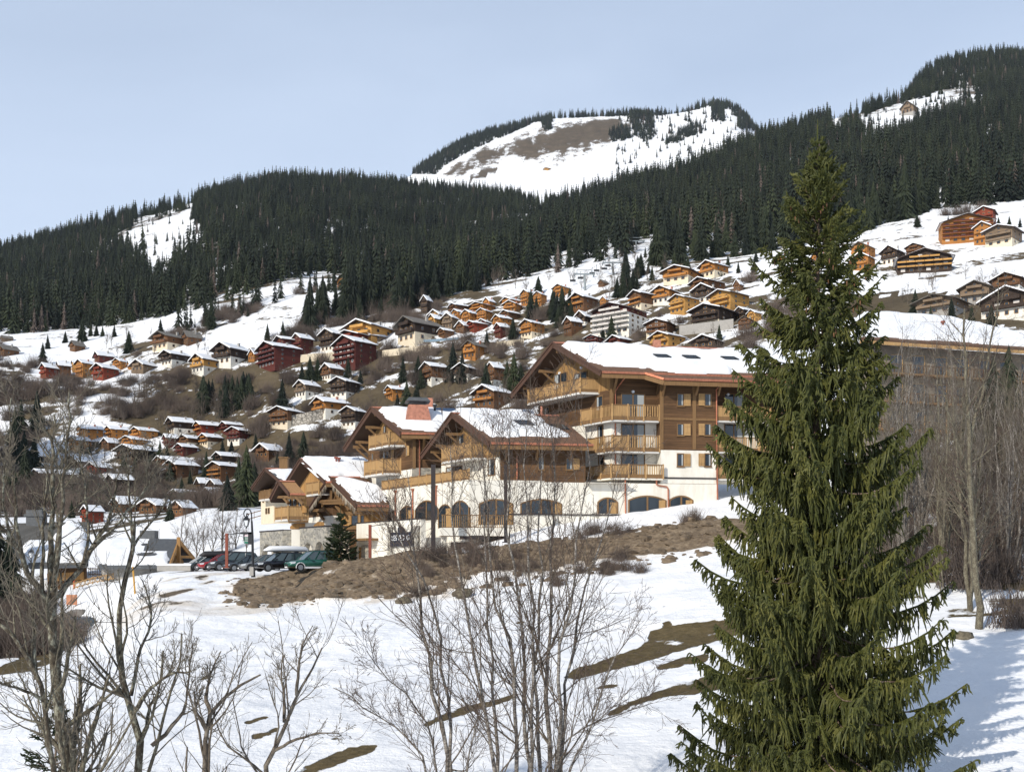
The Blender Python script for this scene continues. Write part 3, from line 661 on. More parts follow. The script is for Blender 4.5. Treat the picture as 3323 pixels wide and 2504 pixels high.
# posts and trims
mb = MB()
mb.bar(v3(cA + S0.n*.05 - UF*.03, S0.z(1985, 1364)), v3(cA + S0.n*.05 - UF*.03, zt0), .3, .3, up=v3(UF)); mb.build('corner_post', M['beam'], tA)
for x in (2147, 2253):
    m = MB(); a = S1.a(x); S1.box(m, a-.17, a+.17, S1.z(x, 1458), zf, -.05, .06); m.build('timber_post', M['beam'], tA)
m = MB(); S1.box(m, a0, a1, S1.z(2230, 1360)-.1, S1.z(2230, 1360)+.1, -.05, .045); m.build('timber_band', M['beam'], tA)
m = MB(); S1.box(m, a0+.1, a1, S1.z(2230, 1551)-.06, S1.z(2230, 1551)+.06, -.05, .09); m.build('ledge', M['bronze'], tA)
for x in (2150, 2258, 2330):
    m = MB(); a = S1.a(x); bracket(m, S1.pt(a, S1.z(x, 1238)), S1.n, 1.05, 1.3); m.build('bracket', M['beam'], tA)
for x in (1990, 2132):
    m = MB(); a = S0.a(x); bracket(m, S0.pt(a, S0.z(x, 1232)), S0.n, 1.3, 1.4); m.build('bracket', M['beam'], tA)
# balconies on the gable and wrapping the corner
dB = S0.at(1950, 1) * 0
v1 = -UF*1.9
p_o = GA.off(v1); bl_, br_ = p_o.a(1711), p_o.a(1882)
xr = proj(GA.pt(br_, 5))[0]; xl = proj(GA.pt(bl_, 5))[0]
zt = p_o.z(1882, 1226); balcony(tA, GA, xr, xl, 0, zt, p_o.z(1882, 1272), vec=v1, gapy=True)
def wrap_balcony(x_l, x_c, x_r, yt, yb, d1, d2, gapy=True, slab='soffit_white'):
    Pg = GA.off(-UF*d1); Pf = S0.off(S0.n*d2)
    # outer corner = intersection of the two offset planes
    Am = np.stack([Pg.d, -Pf.d], 1); tt = np.linalg.solve(Am, Pf.p - Pg.p); c = Pg.xy(tt[0])
    lft = Pg.xy(Pg.a(x_l)); wl = GA.xy(GA.a(proj(v3(lft + UF*d1, 5))[0])); rgt = Pf.xy(Pf.a(x_r))
    zt, zb = (HY-yt)/F*c[1], (HY-yb)/F*c[1]
    rw = S0.xy(S0.a(x_r))
    mb = MB(); mb.prism([v3(p, zb) for p in (wl, lft, c, rgt, rw, cA + np.array([.02, .02]))], (0, 0, -.2)); b = mb.build('balcony', M[slab], tA)
    railing(b, [wl, lft, c, rgt], zt, zb-.04, gapy=gapy)
    return b
wrap_balcony(1886, 1977, 2139, 1311, 1360, .85, 1.25); wrap_balcony(1909, 1977, 2140, 1411, 1461, .85, 1.3); wrap_balcony(1885, 1956, 2152, 1505, 1548, 1.3, 1.75, slab='plaster')
# balconies of the right-hand recess
for yt, yb in ((1316, 1362), (1417, 1463), (1508, 1551)):
    Pf = S0.off(S0.n*1.3); w0, w1 = S0.xy(S0.a(2327)), S0.xy(S0.a(2640)); o0, o1 = Pf.xy(Pf.a(2327)), Pf.xy(Pf.a(2640)); c = o0
    zt, zb = (HY-yt)/F*c[1], (HY-yb)/F*c[1]
    mb = MB(); mb.prism([v3(p, zb) for p in (w0, o0, o1, w1)], (0, 0, -.2)); b = mb.build('balcony', M['soffit_white'], tA); railing(b, [o0, o1], zt, zb-.04, gapy=True)
for y0, y1 in ((1280, 1355), (1377, 1455), (1473, 1540)):
    window(tA, S0, (2018, y0, 2090, y1), 2, name='balcony_door', sill=False); window(tA, S0, (2352, y0, 2410, y1), 2, name='balcony_door', sill=False)
for y0, y1 in ((1279, 1315), (1376, 1411), (1473, 1511)):
    window(tA, S1, (2199, y0, 2217, y1), 1, shutter=(2219, 2240)); window(tA, S1, (2288, y0, 2306, y1), 1, shutter=(2266, 2285))
for r, n_ in (((1865, 1210, 1905, 1258), 2), ((1937, 1287, 1956, 1330), 1), ((1866, 1303, 1870, 1335), 1), ((1768, 1323, 1783, 1350), 1), ((1942, 1382, 1957, 1440), 1), ((1944, 1480, 1960, 1530), 1), ((1800, 1213, 1840, 1258), 2)):
    window(tA, GA, r, n_, sill=False)
for x, y, Pl in ((2054, 1271, S0), (2054, 1370, S0), (2056, 1469, S0), (1887, 1193, GA), (1817, 1211, GA), (2362, 1280, S0)):
    m = MB(); p = Pl.at(x, y); m.tube([p + v3(Pl.n)*.0, p + v3(Pl.n)*.14], [.16, .13], 8); m.build('wall_lamp', M['lampglass'], tA)
# timber knee braces and purlins under the big verge
for x, y in ((1740, 1204), (1690, 1258), (1676, 1271), (1797, 1140)):
    m = MB(); p = rA.V.at(x, y); m.bar(p + uf3*.25, p + uf3*3.2, .26, .3); m.bar(p + uf3*.7 + np.array([0,0,-.1]), p + uf3*2.05 + np.array([0, 0, -1.25]), .18, .2); m.build('purlin', M['beam'], tA)
# snow on the roof from its outline in the photo
pix_snow(rA.front, [(1828, 1117), (1900, 1120), (2000, 1123), (2100, 1129), (2125, 1139), (2145, 1135), (2300, 1141), (2350, 1139), (2500, 1141), (2640, 1145), (2640, 1214), (2520, 1210), (2380, 1206), (2370, 1212), (2250, 1211), (2125, 1200), (2105, 1190), (2080, 1192), (1960, 1186), (1942, 1176), (1915, 1174), (1882, 1148), (1864, 1144)], .38, tA, 3)
for x, y in ((2146, 1170), (2240, 1173), (2365, 1177)):
    m = MB(); a, b = rA.front.hit(x, y); s = rA.front; da, db = 1.35/s.lv/2, .75/s.lw/2
    m.prism([s.pt(a-da, b-db, .50), s.pt(a+da, b-db, .50), s.pt(a+da, b+db, .50), s.pt(a-da, b+db, .50)], s.n*-.3); k = m.build('skylight', M['glass'], tA)
    m = MB()
    for (a0_, b0_, a1_, b1_) in ((-da, -db, da, -db), (da, -db, da, db), (da, db, -da, db), (-da, db, -da, -db)): m.bar(s.pt(a+a0_, b+b0_, .5), s.pt(a+a1_, b+b1_, .5), .1, .1)
    m.build('skylight_frame', M['darkmetal'], k)
m = MB(); a, b = rA.front.hit(2131, 1131); p = rA.front.pt(a, b); m.box(p + np.array([0, 0, .3]), (.75, .75, 1.0)); m.build('chimney', M['copper_sheet'], tA)
def pipe_pts(Pl, pts, n=.1): return [Pl.at(x, y, n) for x, y in pts]
downpipe(tA, [rA.E.at(2038, 1212, .05), S0.at(2003, 1258, .12), S0.at(1996, 1270, .1), S0.at(1996, 1540, .1)])
downpipe(tA, [S1.pt(S1.a(2346), S1.z(2346, 1238), .9), S1.at(2324, 1265, .1), S1.at(2325, 1460, .1), S1.at(2327, 1620, .14)], .075)
# ================================================================ E: the white podium with arched windows
EP = S1.off(S1.n*.12); cE = EP.xy(EP.a(1522)); EG = Plane(cE, UG)
tE = thing('podium_building', 'long white rendered base building with arched windows and a timber fenced terrace on top', 'building', (cE[0], cE[1], 0))
zE = EP.z(1640, 1562)
flat_wall(tE, EP, EP.a(1522), EP.a(2326), [(EP.z(1900, 1720), 'plaster')], zE, 'front_wall', 6)
aL = EG.a(1242); zL = EG.z(1400, 1571)
m = MB(); m.prism([v3(EG.xy(.02), -1), v3(EG.xy(aL), -1), v3(EG.xy(aL), zL), v3(EG.xy(.02), zL)], v3(UF)*7); m.build('terrace_wall', M['plaster'], tE)
pR = EG.off(-UF*.0); railing(tE, [EG.xy(EG.a(1241)), EG.xy(EG.a(1523))], EG.z(1241, 1560), EG.z(1241, 1590), .12, name='terrace_fence', post=1.6)
for x0, x1, yt, yb, sp, n_, Pl, ss in ((1300, 1342, 1639, 1692, 1655, 2, EG, 1), (1349, 1421, 1622, 1688, 1650, 2, EG, 0), (1425, 1463, 1635, 1712, 1650, 1, EG, 1), (1466, 1521, 1623, 1712, 1645, 2, EG, 0), (1554, 1666, 1618, 1702, 1634, 2, EP, 1), (1688, 1824, 1618, 1668, 1633, 4, EP, 1), (1938, 2006, 1613, 1666, 1629, 2, EP, 1), (2038, 2163, 1607, 1672, 1622, 2, EP, 1), (2171, 2250, 1607, 1660, 1622, 2, EP, 1)):
    arch_window(tE, Pl, x0, x1, yt, yb, sp, n_, side_shutter=bool(ss))
window(tE, EG, (1262, 1660, 1281, 1692), 1, sill=False, name='door', curtain=False)
m = MB(); EP.box(m, EP.a(1650), EP.a(2020), EP.z(1830, 1669)-.05, EP.z(1830, 1669)+.05, -.05, .12); m.build('ledge', M['bronze'], tE)
downpipe(tE, [EP.at(2028, 1560, .12), EP.at(2029, 1675, .12)], .07, True)
downpipe(tE, [EP.at(2129, 1562, .12), EP.at(2130, 1572, .12), EP.at(2136, 1575, .12), EP.at(2163, 1579, .12), EP.at(2167, 1586, .12), EP.at(2168, 1650, .12)], .07, True)
for x, y0, y1 in ((1286, 1600, 1692), (1342, 1595, 1690), (1418, 1585, 1640)): downpipe(tE, [EG.at(x, y0, .12), EG.at(x, y1, .12)], .07, True)
for x, y in ((1905, 1575),):      # balcony footing with a slanted underside
    m = MB(); m.hexa([EP.at(1905, 1570), EP.at(2020, 1570), EP.at(2020, 1569, .0), EP.at(1905, 1569, .0), EP.pt(EP.a(1900), zE-.02, 0), EP.pt(EP.a(2024), zE-.02, 0), EP.pt(EP.a(2040), zE-.02, .9), EP.pt(EP.a(1890), zE-.02, .9)]); m.build('corbel', M['plaster'], tE)
# projecting lower terrace with railing over the garage mouth
FP = EP.off(EP.n*2.6); a0, a1 = FP.a(1432), FP.a(1650)
zt, zb = FP.z(1540, 1712), FP.z(1540, 1738)
m = MB(); FP.box(m, a0, a1, zb, zt, -2.62, 0); lt = m.build('lower_terrace', M['plaster'], tE)
m = MB(); FP.box(m, a0, a1, zb-.02, zb, -2.5, -.02); m.build('terrace_soffit', M['beam'], lt)
rz = FP.z(1540, 1672); bb = MB()
for k in range(int((a1-a0)/.17)):
    a = a0 + .1 + k*.17; FP.box(bb, a-.028, a+.028, zt+.06, rz, -.12, -.08)
bo = bb.build('railing', M['honey'], lt)
m = MB(); FP.box(m, a0, a1, rz, rz+.08, -.14, -.06); FP.box(m, a0, a1, zt+.03, zt+.08, -.14, -.06); m.build('hand_rail', M['beam'], bo)
for x in (1447, 1545): m = MB(); a = FP.a(x); FP.box(m, a-.2, a+.2, -1, zb-.02, -2.2, -1.8); m.build('pillar', M['plaster'], lt)
GPl = FP.off(-FP.n*2.4)
m = MB(); r = GPl.rect(1462, 1758, 1520, 1800); GPl.box(m, r[0], r[1], r[2]-.6, r[3], .0, .05); m.build('garage_door', M['darkmetal'], lt)
m = MB(); m.box(FP.at(1532, 1743) + np.array([0, 0, 0]), (2.2, .1, .35)); m.build('sign_board', M['bronze'], lt)
# low white wall with stone piers along the car park
LW = Plane(P(1366, 1800, 98.6), UG); aw = LW.a(1157)
tL = thing('entrance_wall', 'low white wall with stone piers, canopy and dark sign board facing the car park', 'wall', (LW.xy(5)[0], LW.xy(5)[1], -.5))
zt = LW.z(1260, 1691)
def wbox(x0, x1, z0, z1, n0, n1, mat, nm, par=tL):
    m = MB(); LW.box(m, min(LW.a(x0), LW.a(x1)), max(LW.a(x0), LW.a(x1)), z0, z1, n0, n1); return m.build(nm, M[mat], par)
wbox(1157, 1366, -1.2, zt, -.5, 0, 'plaster', 'wall'); wbox(1154, 1368, zt, zt+.1, -.55, .06, 'bronze', 'coping')
for x0, x1 in ((1262, 1276), (1340, 1364)): wbox(x0, x1, -1.2, zt-.6, -.02, .16, 'stone', 'stone_pier')
wbox(1176, 1200, -1.2, 1.9, -.01, .12, 'stone', 'stone_pier')
wbox(1166, 1228, LW.z(1200, 1754), LW.z(1200, 1750)+.1, 0, 1.3, 'beam', 'canopy')
dr = wbox(1166, 1174, -.9, LW.z(1170, 1775), .0, .06, 'cladding', 'door')
sg = wbox(1274, 1343, LW.z(1308, 1772), LW.z(1308, 1726), .18, .26, 'darkmetal', 'sign_board')
M['navy'] = flat('navy_board', (.012, .016, .03), .5); sg.data.materials[0] = M['navy']
m = MB(); LW.box(m, LW.a(1316), LW.a(1298), LW.z(1308, 1726)+.01, LW.z(1308, 1712), .18, .26)
m.prism([LW.pt(LW.a(x), LW.z(1308, y), .26) for x, y in ((1298, 1712), (1316, 1712), (1307, 1704))], v3(-LW.n)*.08); m.build('sign_crest', M['navy'], sg)
M['white'] = flat('white_paint', (.8, .8, .8), .6)
def lettering(txt, p, right, up, nrm, size, parent, mat, name='lettering'):
    cu = bpy.data.curves.new(name, 'FONT'); cu.body = txt; cu.size = size; cu.extrude = .008; cu.align_x = 'CENTER'; cu.align_y = 'CENTER'
    o = bpy.data.objects.new(name, cu); scene.collection.objects.link(o)
    dg = bpy.context.evaluated_depsgraph_get(); me = bpy.data.meshes.new_from_object(o.evaluated_get(dg)); bpy.data.objects.remove(o)
    r_, u_, n_ = (np.array(q, float) for q in (right, up, nrm)); off = ORG[parent.name]
    V_ = np.array([v.co[:] for v in me.vertices]); W = np.array(p) - off + V_[:, :1]*r_ + V_[:, 1:2]*u_ + V_[:, 2:3]*n_
    me.vertices.foreach_set('co', W.astype(np.float32).ravel()); me.update(); me.materials.clear(); me.materials.append(mat); me.name = name
    return link(bpy.data.objects.new(name, me), parent, off)
lettering('LES VED  O', LW.pt((LW.a(1274)+LW.a(1343))/2, LW.z(1308, 1745), .275), v3(-UG), (0, 0, 1), v3(LW.n), .72, sg, M['white'])
# ================================================================ B: middle block
PB = EP.off(EP.n*1.1); RB = PB.at(1592, 1437)
tB = thing('chalet_block', 'low brown timber block on the white base, its roof half snow and half bare shingle', 'building', (RB[0]+3, RB[1]+5, zE))
rB = make_roof(tB, (1470, 1342), (1592, 1437), (1368, 1480), RB, 1925, 1813)
GB = rB.V.off(UF*1.7); SB = EP.off(-EP.n*.3)
Am = np.stack([GB.d, -SB.d], 1); tt = np.linalg.solve(Am, SB.p - GB.p); cB = GB.xy(tt[0]); SB = Plane(cB, UF); xcB = proj(v3(cB, 5))[0]
gable_wall(tB, rB, GB, xcB, 1432, [(GB.z(1500, 1500), 'gable'), (zE-.4, 'plaster')])
flat_wall(tB, SB, .012, SB.a(1900), [(zE-.02, 'brown')], rB.z(SB.xy(3)))
p_o = GB.off(-UF*1.6); b0, b1 = p_o.a(1527), p_o.a(1432); zt = p_o.z(1527, 1434)
balcony(tB, GB, proj(GB.pt(b0, 5))[0], proj(GB.pt(b1, 5))[0], 0, zt, zt-1.45, vec=-UF*1.6)
for r, n_ in (((1490, 1410, 1506, 1438), 1), ((1586, 1490, 1606, 1540), 1), ((1450, 1515, 1500, 1555), 2)): window(tB, GB, r, n_, sill=False)
for r, sh in (((1748, 1484, 1764, 1522), None), ((1838, 1488, 1856, 1522), (1858, 1880))): window(tB, SB, r, 1, shutter=sh)
for x in (1640, 1740, 1850): m = MB(); bracket(m, SB.pt(SB.a(x), SB.z(x, 1452)), SB.n, 1.0, 1.1); m.build('bracket', M['beam'], tB)
for x, y in ((1440, 1408), (1408, 1446), (1390, 1465), (1470, 1362)):
    m = MB(); p = rB.V.at(x, y); m.bar(p + uf3*.2, p + uf3*2.6, .24, .28); m.bar(p + uf3*.5 + np.array([0,0,-.1]), p + uf3*1.7 + np.array([0, 0, -1.2]), .16, .18); m.build('purlin', M['beam'], tB)
pix_snow(rB.front, [(1494, 1341), (1570, 1341), (1700, 1344), (1730, 1352), (1757, 1360), (1778, 1377), (1772, 1381), (1800, 1393), (1830, 1402), (1845, 1415), (1800, 1417), (1700, 1416), (1600, 1413), (1585, 1406), (1560, 1393), (1535, 1376), (1520, 1362)], .36, tB, 11)
m = MB(); a, b = rB.front.hit(1700, 1385); s = rB.front; da, db = .75/s.lv, .6/s.lw
m.prism([s.pt(a-da, b-db, .48), s.pt(a+da, b-db, .48), s.pt(a+da, b+db, .48), s.pt(a-da, b+db, .48)], s.n*-.3); m.build('skylight', M['glass'], tB)
m = MB(); a, b = rB.front.hit(1812, 1386); m.prism([s.pt(a-da, b-db, .1), s.pt(a+da, b-db, .1), s.pt(a+da, b+db, .1), s.pt(a-da, b+db, .1)], s.n*-.1); m.build('skylight', M['glass'], tB)
m = MB(); p = rB.A + uf3*8.6; m.tube([p, p + np.array([0, 0, .9])], .12, 8); m.build('vent_pipe', M['copper_sheet'], tB)
downpipe(tB, [SB.at(1677, 1480, .12), SB.at(1677, 1570, .2)])
# ================================================================ C: chalet with the copper chimney
RC = P(1303, 1405, 107.0)
tC = thing('chalet_block', 'timber chalet block with a big copper chimney on its snowy roof and two stacked balconies', 'building', (RC[0]+3, RC[1]+5, zE))
rC = make_roof(tC, (1208, 1323), (1303, 1405), (1118, 1457), RC, 1760)
GC = rC.V.off(UF*1.8); cC = GC.xy(GC.a(1345)); SC = Plane(cC, UF)
zc1 = GC.z(1345, 1520)
gable_wall(tC, rC, GC, 1345, 1194, [(GC.z(1330, 1428), 'gable'), (zc1, 'brown'), (zE-1.5, 'plaster')])
flat_wall(tC, SC, .012, SC.a(1560), [(zc1, 'brown'), (zE-1.5, 'plaster')], rC.z(SC.xy(3)))
p_o = GC.off(-UF*1.7); 
b0, b1 = p_o.a(1262), p_o.a(1196); zt = p_o.z(1262, 1400); balcony(tC, GC, proj(GC.pt(b0, 5))[0], proj(GC.pt(b1, 5))[0], 0, zt, zt-1.35, vec=-UF*1.7, slab='soffit_white')
p_o = GC.off(-UF*1.9)
b0, b1 = p_o.a(1241), p_o.a(1181); zt = p_o.z(1241, 1487); balcony(tC, GC, proj(GC.pt(b0, 5))[0], proj(GC.pt(b1, 5))[0], 0, zt, zt-1.5, vec=-UF*1.9)
for r, n_, sh in (((1207, 1472, 1213, 1492), 1, None), ((1243, 1465, 1262, 1500), 2, (1272, 1281)), ((1318, 1448, 1322, 1478), 1, (1323, 1331)), ((1246, 1382, 1254, 1405), 1, None)): window(tC, GC, r, n_, sill=False, shutter=sh)
m = MB(); m.bar(v3(cC + SC.n*.04 - UF*.03, zc1), v3(cC + SC.n*.04 - UF*.03, rC.z(SC.xy(.5))), .3, .3, up=v3(UF)); m.build('corner_post', M['beam'], tC)
m = MB(); q_ = SC.xy(.2, .06); SC.box(m, -.25, 3.6, zE-1.2, SC.z(1360, 1518), -.2, .15); m.build('stone_base', M['stone'], tC)
m = MB(); SC.box(m, 4.2, 7.4, SC.z(1400, 1520), SC.z(1400, 1488), .5, .56); m.build('timber_screen', M['honey'], tC)
m = MB(); bracket(m, SC.pt(.9, SC.z(1350, 1425)), SC.n, 1.2, 1.2); m.build('bracket', M['beam'], tC)
for x, y in ((1180, 1386), (1147, 1434), (1139, 1450), (1208, 1345)):
    m = MB(); p = rC.V.at(x, y); m.bar(p + uf3*.2, p + uf3*2.8, .26, .3); m.bar(p + uf3*.5 + np.array([0,0,-.1]), p + uf3*1.8 + np.array([0, 0, -1.3]), .17, .19); m.build('purlin', M['beam'], tC)
pix_snow(rC.front, [(1232, 1327), (1330, 1329), (1410, 1330), (1425, 1342), (1460, 1345), (1490, 1332), (1600, 1336), (1745, 1338), (1700, 1352), (1500, 1360), (1430, 1390), (1410, 1398), (1330, 1392), (1300, 1388), (1285, 1370), (1268, 1362), (1245, 1340)], .38, tC, 21)
s = rC.front; a, b = s.hit(1358, 1378); base = s.pt(a, b); w3 = v3(UF); d3 = v3(-UG)*-1
h = 2.7; bt = [base + w3*x*1.55 + v3(SC.n)*-y for x, y in ((-1, -.2), (1, -.2), (1, 2.6), (-1, 2.6))]; bt = [p + np.array([0, 0, -.6]) for p in bt]
tp = [np.array([p[0]*.45 + base[0]*.55 + .45*(-SC.n[0])*0 , p[1], 0]) for p in bt]
cx_ = np.mean(bt, 0); tp = [cx_ + (p - cx_)*.62 + np.array([0, 0, h]) for p in bt]
m = MB(); m.hexa(bt + tp); ch = m.build('chimney', M['copper_sheet'], tC)
ct = np.mean(tp, 0); m = MB()
m.hexa([ct + (p - ct)*1.3 + np.array([0, 0, .35]) for p in tp] + [ct + (p - ct)*.95 + np.array([0, 0, .75]) for p in tp])
for p in tp: q_ = ct + (p-ct)*.85; m.bar(q_, q_ + np.array([0, 0, .4]), .1, .1)
M['slate'] = plain('slate_grey', (.09, .095, .10), .6, .2); m.build('chimney_cap', M['slate'], ch)
M['panel'] = flat('solar_panel', (.03, .06, .12), .15)
a, b = s.hit(1445, 1339); m = MB(); da, db = 1.3/s.lv, .7/s.lw; m.prism([s.pt(a-da, b-db, .2), s.pt(a+da, b-db, .2), s.pt(a+da, b+db, .2), s.pt(a-da, b+db, .2)], s.n*.08); m.build('roof_window', M['panel'], tC)
for x, y in ((1411, 1346),): a, b = s.hit(x, y); p = s.pt(a, b); m = MB(); m.tube([p, p + np.array([0, 0, .9])], .13, 8); m.box(p + np.array([0, 0, 1.0]), (.45, .45, .14)); m.build('vent_pipe', M['darkmetal'], tC)
p = rC.A + uf3*6.0; m = MB(); m.box(p + np.array([0, 0, .5]), (.7, .7, 1.3)); m.build('chimney', M['copper_sheet'], tC)
downpipe(tC, [rC.E.at(1352, 1412, .05), SC.pt(.5, SC.z(1352, 1430), .2), SC.pt(.5, SC.z(1352, 1560), .2)])
# ================================================================ D2: icicle-lit chalet, D1 the one behind, D0 the cream house
def small_roof_chalet(name, label, cat, apex, right, left, Y, end_r, og, px_cr, px_cl, bands, base, **k):
    Rp = P(right[0], right[1], Y); t_ = thing(name, label, cat, (Rp[0]+2, Rp[1]+4, base))
    r_ = make_roof(t_, apex, right, left, Rp, end_r, **k); G_ = r_.V.off(UF*og); c_ = G_.xy(G_.a(px_cr)); S_ = Plane(c_, UF)
    gable_wall(t_, r_, G_, px_cr, px_cl, [(base if y is None else G_.z(px_cr, y), m_) for y, m_ in bands])
    flat_wall(t_, S_, .012, S_.a(end_r-4), [(base if y is None else G_.z(px_cr, y), m_) for y, m_ in bands], r_.z(S_.xy(2)))
    return t_, r_, G_, S_
t2, r2, G2, S2 = small_roof_chalet('timber_chalet', 'honey timber chalet with icicle lights hanging along its open gable beside the small fir', 'chalet', (1072, 1548), (1160, 1640), (998, 1661), 108.5, 1262, 1.6, 1186, 1052, [(1708, 'cladding'), (None, 'brown')], -.9, verge_h=.42)
for x0, x1 in ((1060, 1078), (1088, 1108), (1142, 1162), (1172, 1182)):
    window(t2, G2, (x0, 1672, x1, 1705), 1, sill=False, curtain=False)
m = MB(); a0, a1 = G2.a(1187), G2.a(1052); G2.box(m, a0-.05, a1, G2.z(1120, 1667)-.16, G2.z(1120, 1667)+.16, -.05, .12); G2.box(m, a0-.05, a1, G2.z(1120, 1713)-.2, G2.z(1120, 1713)+.2, -.05, .15); m.build('timber_band', M['beam'], t2)
for x in (1055, 1068, 1083, 1135, 1168): m = MB(); a = G2.a(x); G2.box(m, a-.16, a+.16, G2.z(x, 1708), G2.z(x, 1610), -.05, .09); m.build('timber_post', M['honey'], t2)
V2 = r2.V
for (x0, y0), (x1, y1) in (((1036, 1627), (1130, 1622)), ((1046, 1632), (1132, 1630)), ((1018, 1655), (1054, 1655))):
    m = MB(); m.bar(V2.off(UF*.4).at(x0, y0), V2.off(UF*.4).at(x1, y1), .3, .32); m.build('tie_beam', M['beam'], t2)
for (x0, y0), (x1, y1) in (((1074, 1590), (1074, 1622)), ((1085, 1590), (1100, 1622)), ((1100, 1590), (1086, 1622)), ((1090, 1640), (1112, 1668)), ((1118, 1630), (1132, 1656)), ((1046, 1640), (1070, 1668)), ((1030, 1660), (1050, 1685))):
    m = MB(); m.bar(V2.off(UF*.6).at(x0, y0), V2.off(UF*.6).at(x1, y1), .22, .24, up=v3(UF)); m.build('brace', M['beam'], t2)
for x in (1206, 1246): m = MB(); bracket(m, S2.pt(S2.a(x), S2.z(x, 1655)), S2.n, .9, 1.4, .24); m.build('bracket', M['honey'], t2)
ic = MB(); rr = random.Random(5); V2o = V2.off(-UF*.12)
for (p, q_) in ((r2.R, r2.A), (r2.L, r2.A)):
    for k in range(70):
        c = p + (q_-p)*rr.random() - uf3*.2; l = rr.choice((.35, .6, .8))*rr.uniform(.6, 1); c = c - np.array([0, 0, .35]); ic.tube([c, c - np.array([0, 0, l])], [.035, .012], 3, cap=False)
M['icicle'] = flat('icicle_lamps', (.55, .47, .36), .4); ic.tube([r2.R - uf3*.2 - np.array([0,0,.34]), r2.A - uf3*.2 - np.array([0,0,.34]), r2.L - uf3*.2 - np.array([0,0,.34])], .02, 3); il = ic.build('icicle_light_string', M['icicle'], t2)
pix_snow(r2.front, [(1095, 1554), (1115, 1554), (1160, 1560), (1190, 1567), (1230, 1578), (1238, 1584), (1240, 1622), (1235, 1628), (1180, 1627), (1160, 1622), (1130, 1592), (1110, 1570)], .3, t2, 31)
t1, r1, G1, S1d = small_roof_chalet('timber_chalet', 'timber chalet with two nested gables and a wide snowy roof behind the icicle lit one', 'chalet', (978, 1490), (1057, 1563), (925, 1575), 113.5, 1200, 1.5, 1080, 958, [(1600, 'cladding'), (1672, 'brown'), (None, 'plaster')], -.3, verge_h=.42)
pix_snow(r1.front, [(990, 1487), (1080, 1489), (1190, 1491), (1190, 1548), (1120, 1548), (1060, 1560), (1050, 1552), (1020, 1522)], .36, t1, 41)
p_o = G1.off(-UF*1.2); b0, b1 = p_o.a(1034), p_o.a(992); zt = p_o.z(1034, 1561); balcony(t1, G1, proj(G1.pt(b0, 5))[0], proj(G1.pt(b1, 5))[0], 0, zt, zt-1.3, vec=-UF*1.2)
s = r1.front
for x, y in ((1091, 1510), (1100, 1512)):
    a, b = s.hit(x, y); p = s.pt(a, b); m = MB(); m.tube([p, p + np.array([0, 0, .8])], .09, 7); m.tube([p + np.array([0, 0, .75]), p + np.array([0, 0, .95])], [.22, .22], 7); m.build('vent_pipe', M['red_steel'], t1)
# front porch gable of D1
Rp = P(941, 1602, 110.5); rp = make_roof(t1, (908, 1562), (941, 1602), (879, 1620), Rp, 991, mat='cedar', verge_h=.4)
Gp = rp.V.off(UF*1.5)
m = MB(); a0, a1 = Gp.a(985), Gp.a(935); m.prism([v3(Gp.xy(a0), Gp.z(960, 1665)), v3(Gp.xy(a0), Gp.z(960, 1612)), v3(Gp.xy(a1), Gp.z(960, 1612)), v3(Gp.xy(a1), Gp.z(960, 1665))], v3(UF)*.3); m.build('porch_wall', M['cladding'], t1)
p_o = Gp.off(-UF*1.4); b0, b1 = p_o.a(935), p_o.a(891); zt = p_o.z(935, 1641); balcony(t1, Gp, proj(Gp.pt(b0, 5))[0], proj(Gp.pt(b1, 5))[0], 0, zt, zt-1.35, vec=-UF*1.4)
Q1 = Plane(p_o.xy(b0), UF); railing(t1, [Q1.xy(0), Q1.xy(Q1.a(1000))], zt, zt-1.4, gapy=True)
m = MB(); a = Q1.a(1000); m.prism([v3(Q1.xy(0), zt-1.42), v3(Q1.xy(a), zt-1.42), v3(Q1.xy(a)-Q1.n*2.5, zt-1.42), v3(Q1.xy(0)-Q1.n*2.5, zt-1.42)], (0, 0, -.25)); m.build('terrace_slab', M['beam'], t1)
m = MB(); Q1.box(m, .3, a+2, -.8, zt-1.68, -3.2, -.9); m.build('terrace_wall', M['plaster'], t1)
for x, n_ in ((942, 1), (957, 1), (975, 1)): window(t1, Gp, (x-5, 1618, x+5, 1652), 1, sill=False)
for (x0, y0), (x1, y1) in (((892, 1612), (950, 1612)), ((920, 1613), (936, 1632)), ((962, 1613), (984, 1636))):
    m = MB(); m.bar(rp.V.off(UF*.5).at(x0, y0), rp.V.off(UF*.5).at(x1, y1), .24, .26); m.build('brace', M['beam'], t1)
t0_, r0, G0, S0d = small_roof_chalet('cream_house', 'cream rendered house with grey slate roof and small paired windows left of the timber chalets', 'house', (863, 1521), (908, 1560), (818, 1586), 126, 965, 1.9, 888, 847, [(1605, 'soffit'), (None, 'cream')], 5.0, verge_h=.3)
r0.obj.data.materials[0] = M['slate']
pix_snow(r0.front, [(881, 1526), (945, 1524), (950, 1548), (920, 1556), (905, 1548)], .3, t0_, 51)
for x, y0, y1 in ((855, 1613, 1628), (868, 1612, 1626), (865, 1650, 1665), (873, 1649, 1664)): window(t0_, G0, (x-1.8, y0, x+1.8, y1), 1, sill=False, curtain=False)
p_o = G0.off(-UF*1.1); b0, b1 = p_o.a(876), p_o.a(840); zt = p_o.z(876, 1587); balcony(t0_, G0, proj(G0.pt(b0, 5))[0], proj(G0.pt(b1, 5))[0], 0, zt, zt-1.1, vec=-UF*1.1, mat='beam')
m = MB(); p = P(922, 1512, 130); m.box(p, (1.0, .9, 1.9)); m.box(p + np.array([0, 0, 1.0]), (1.2, 1.1, .14)); m.build('chimney', M['beam'], t0_)
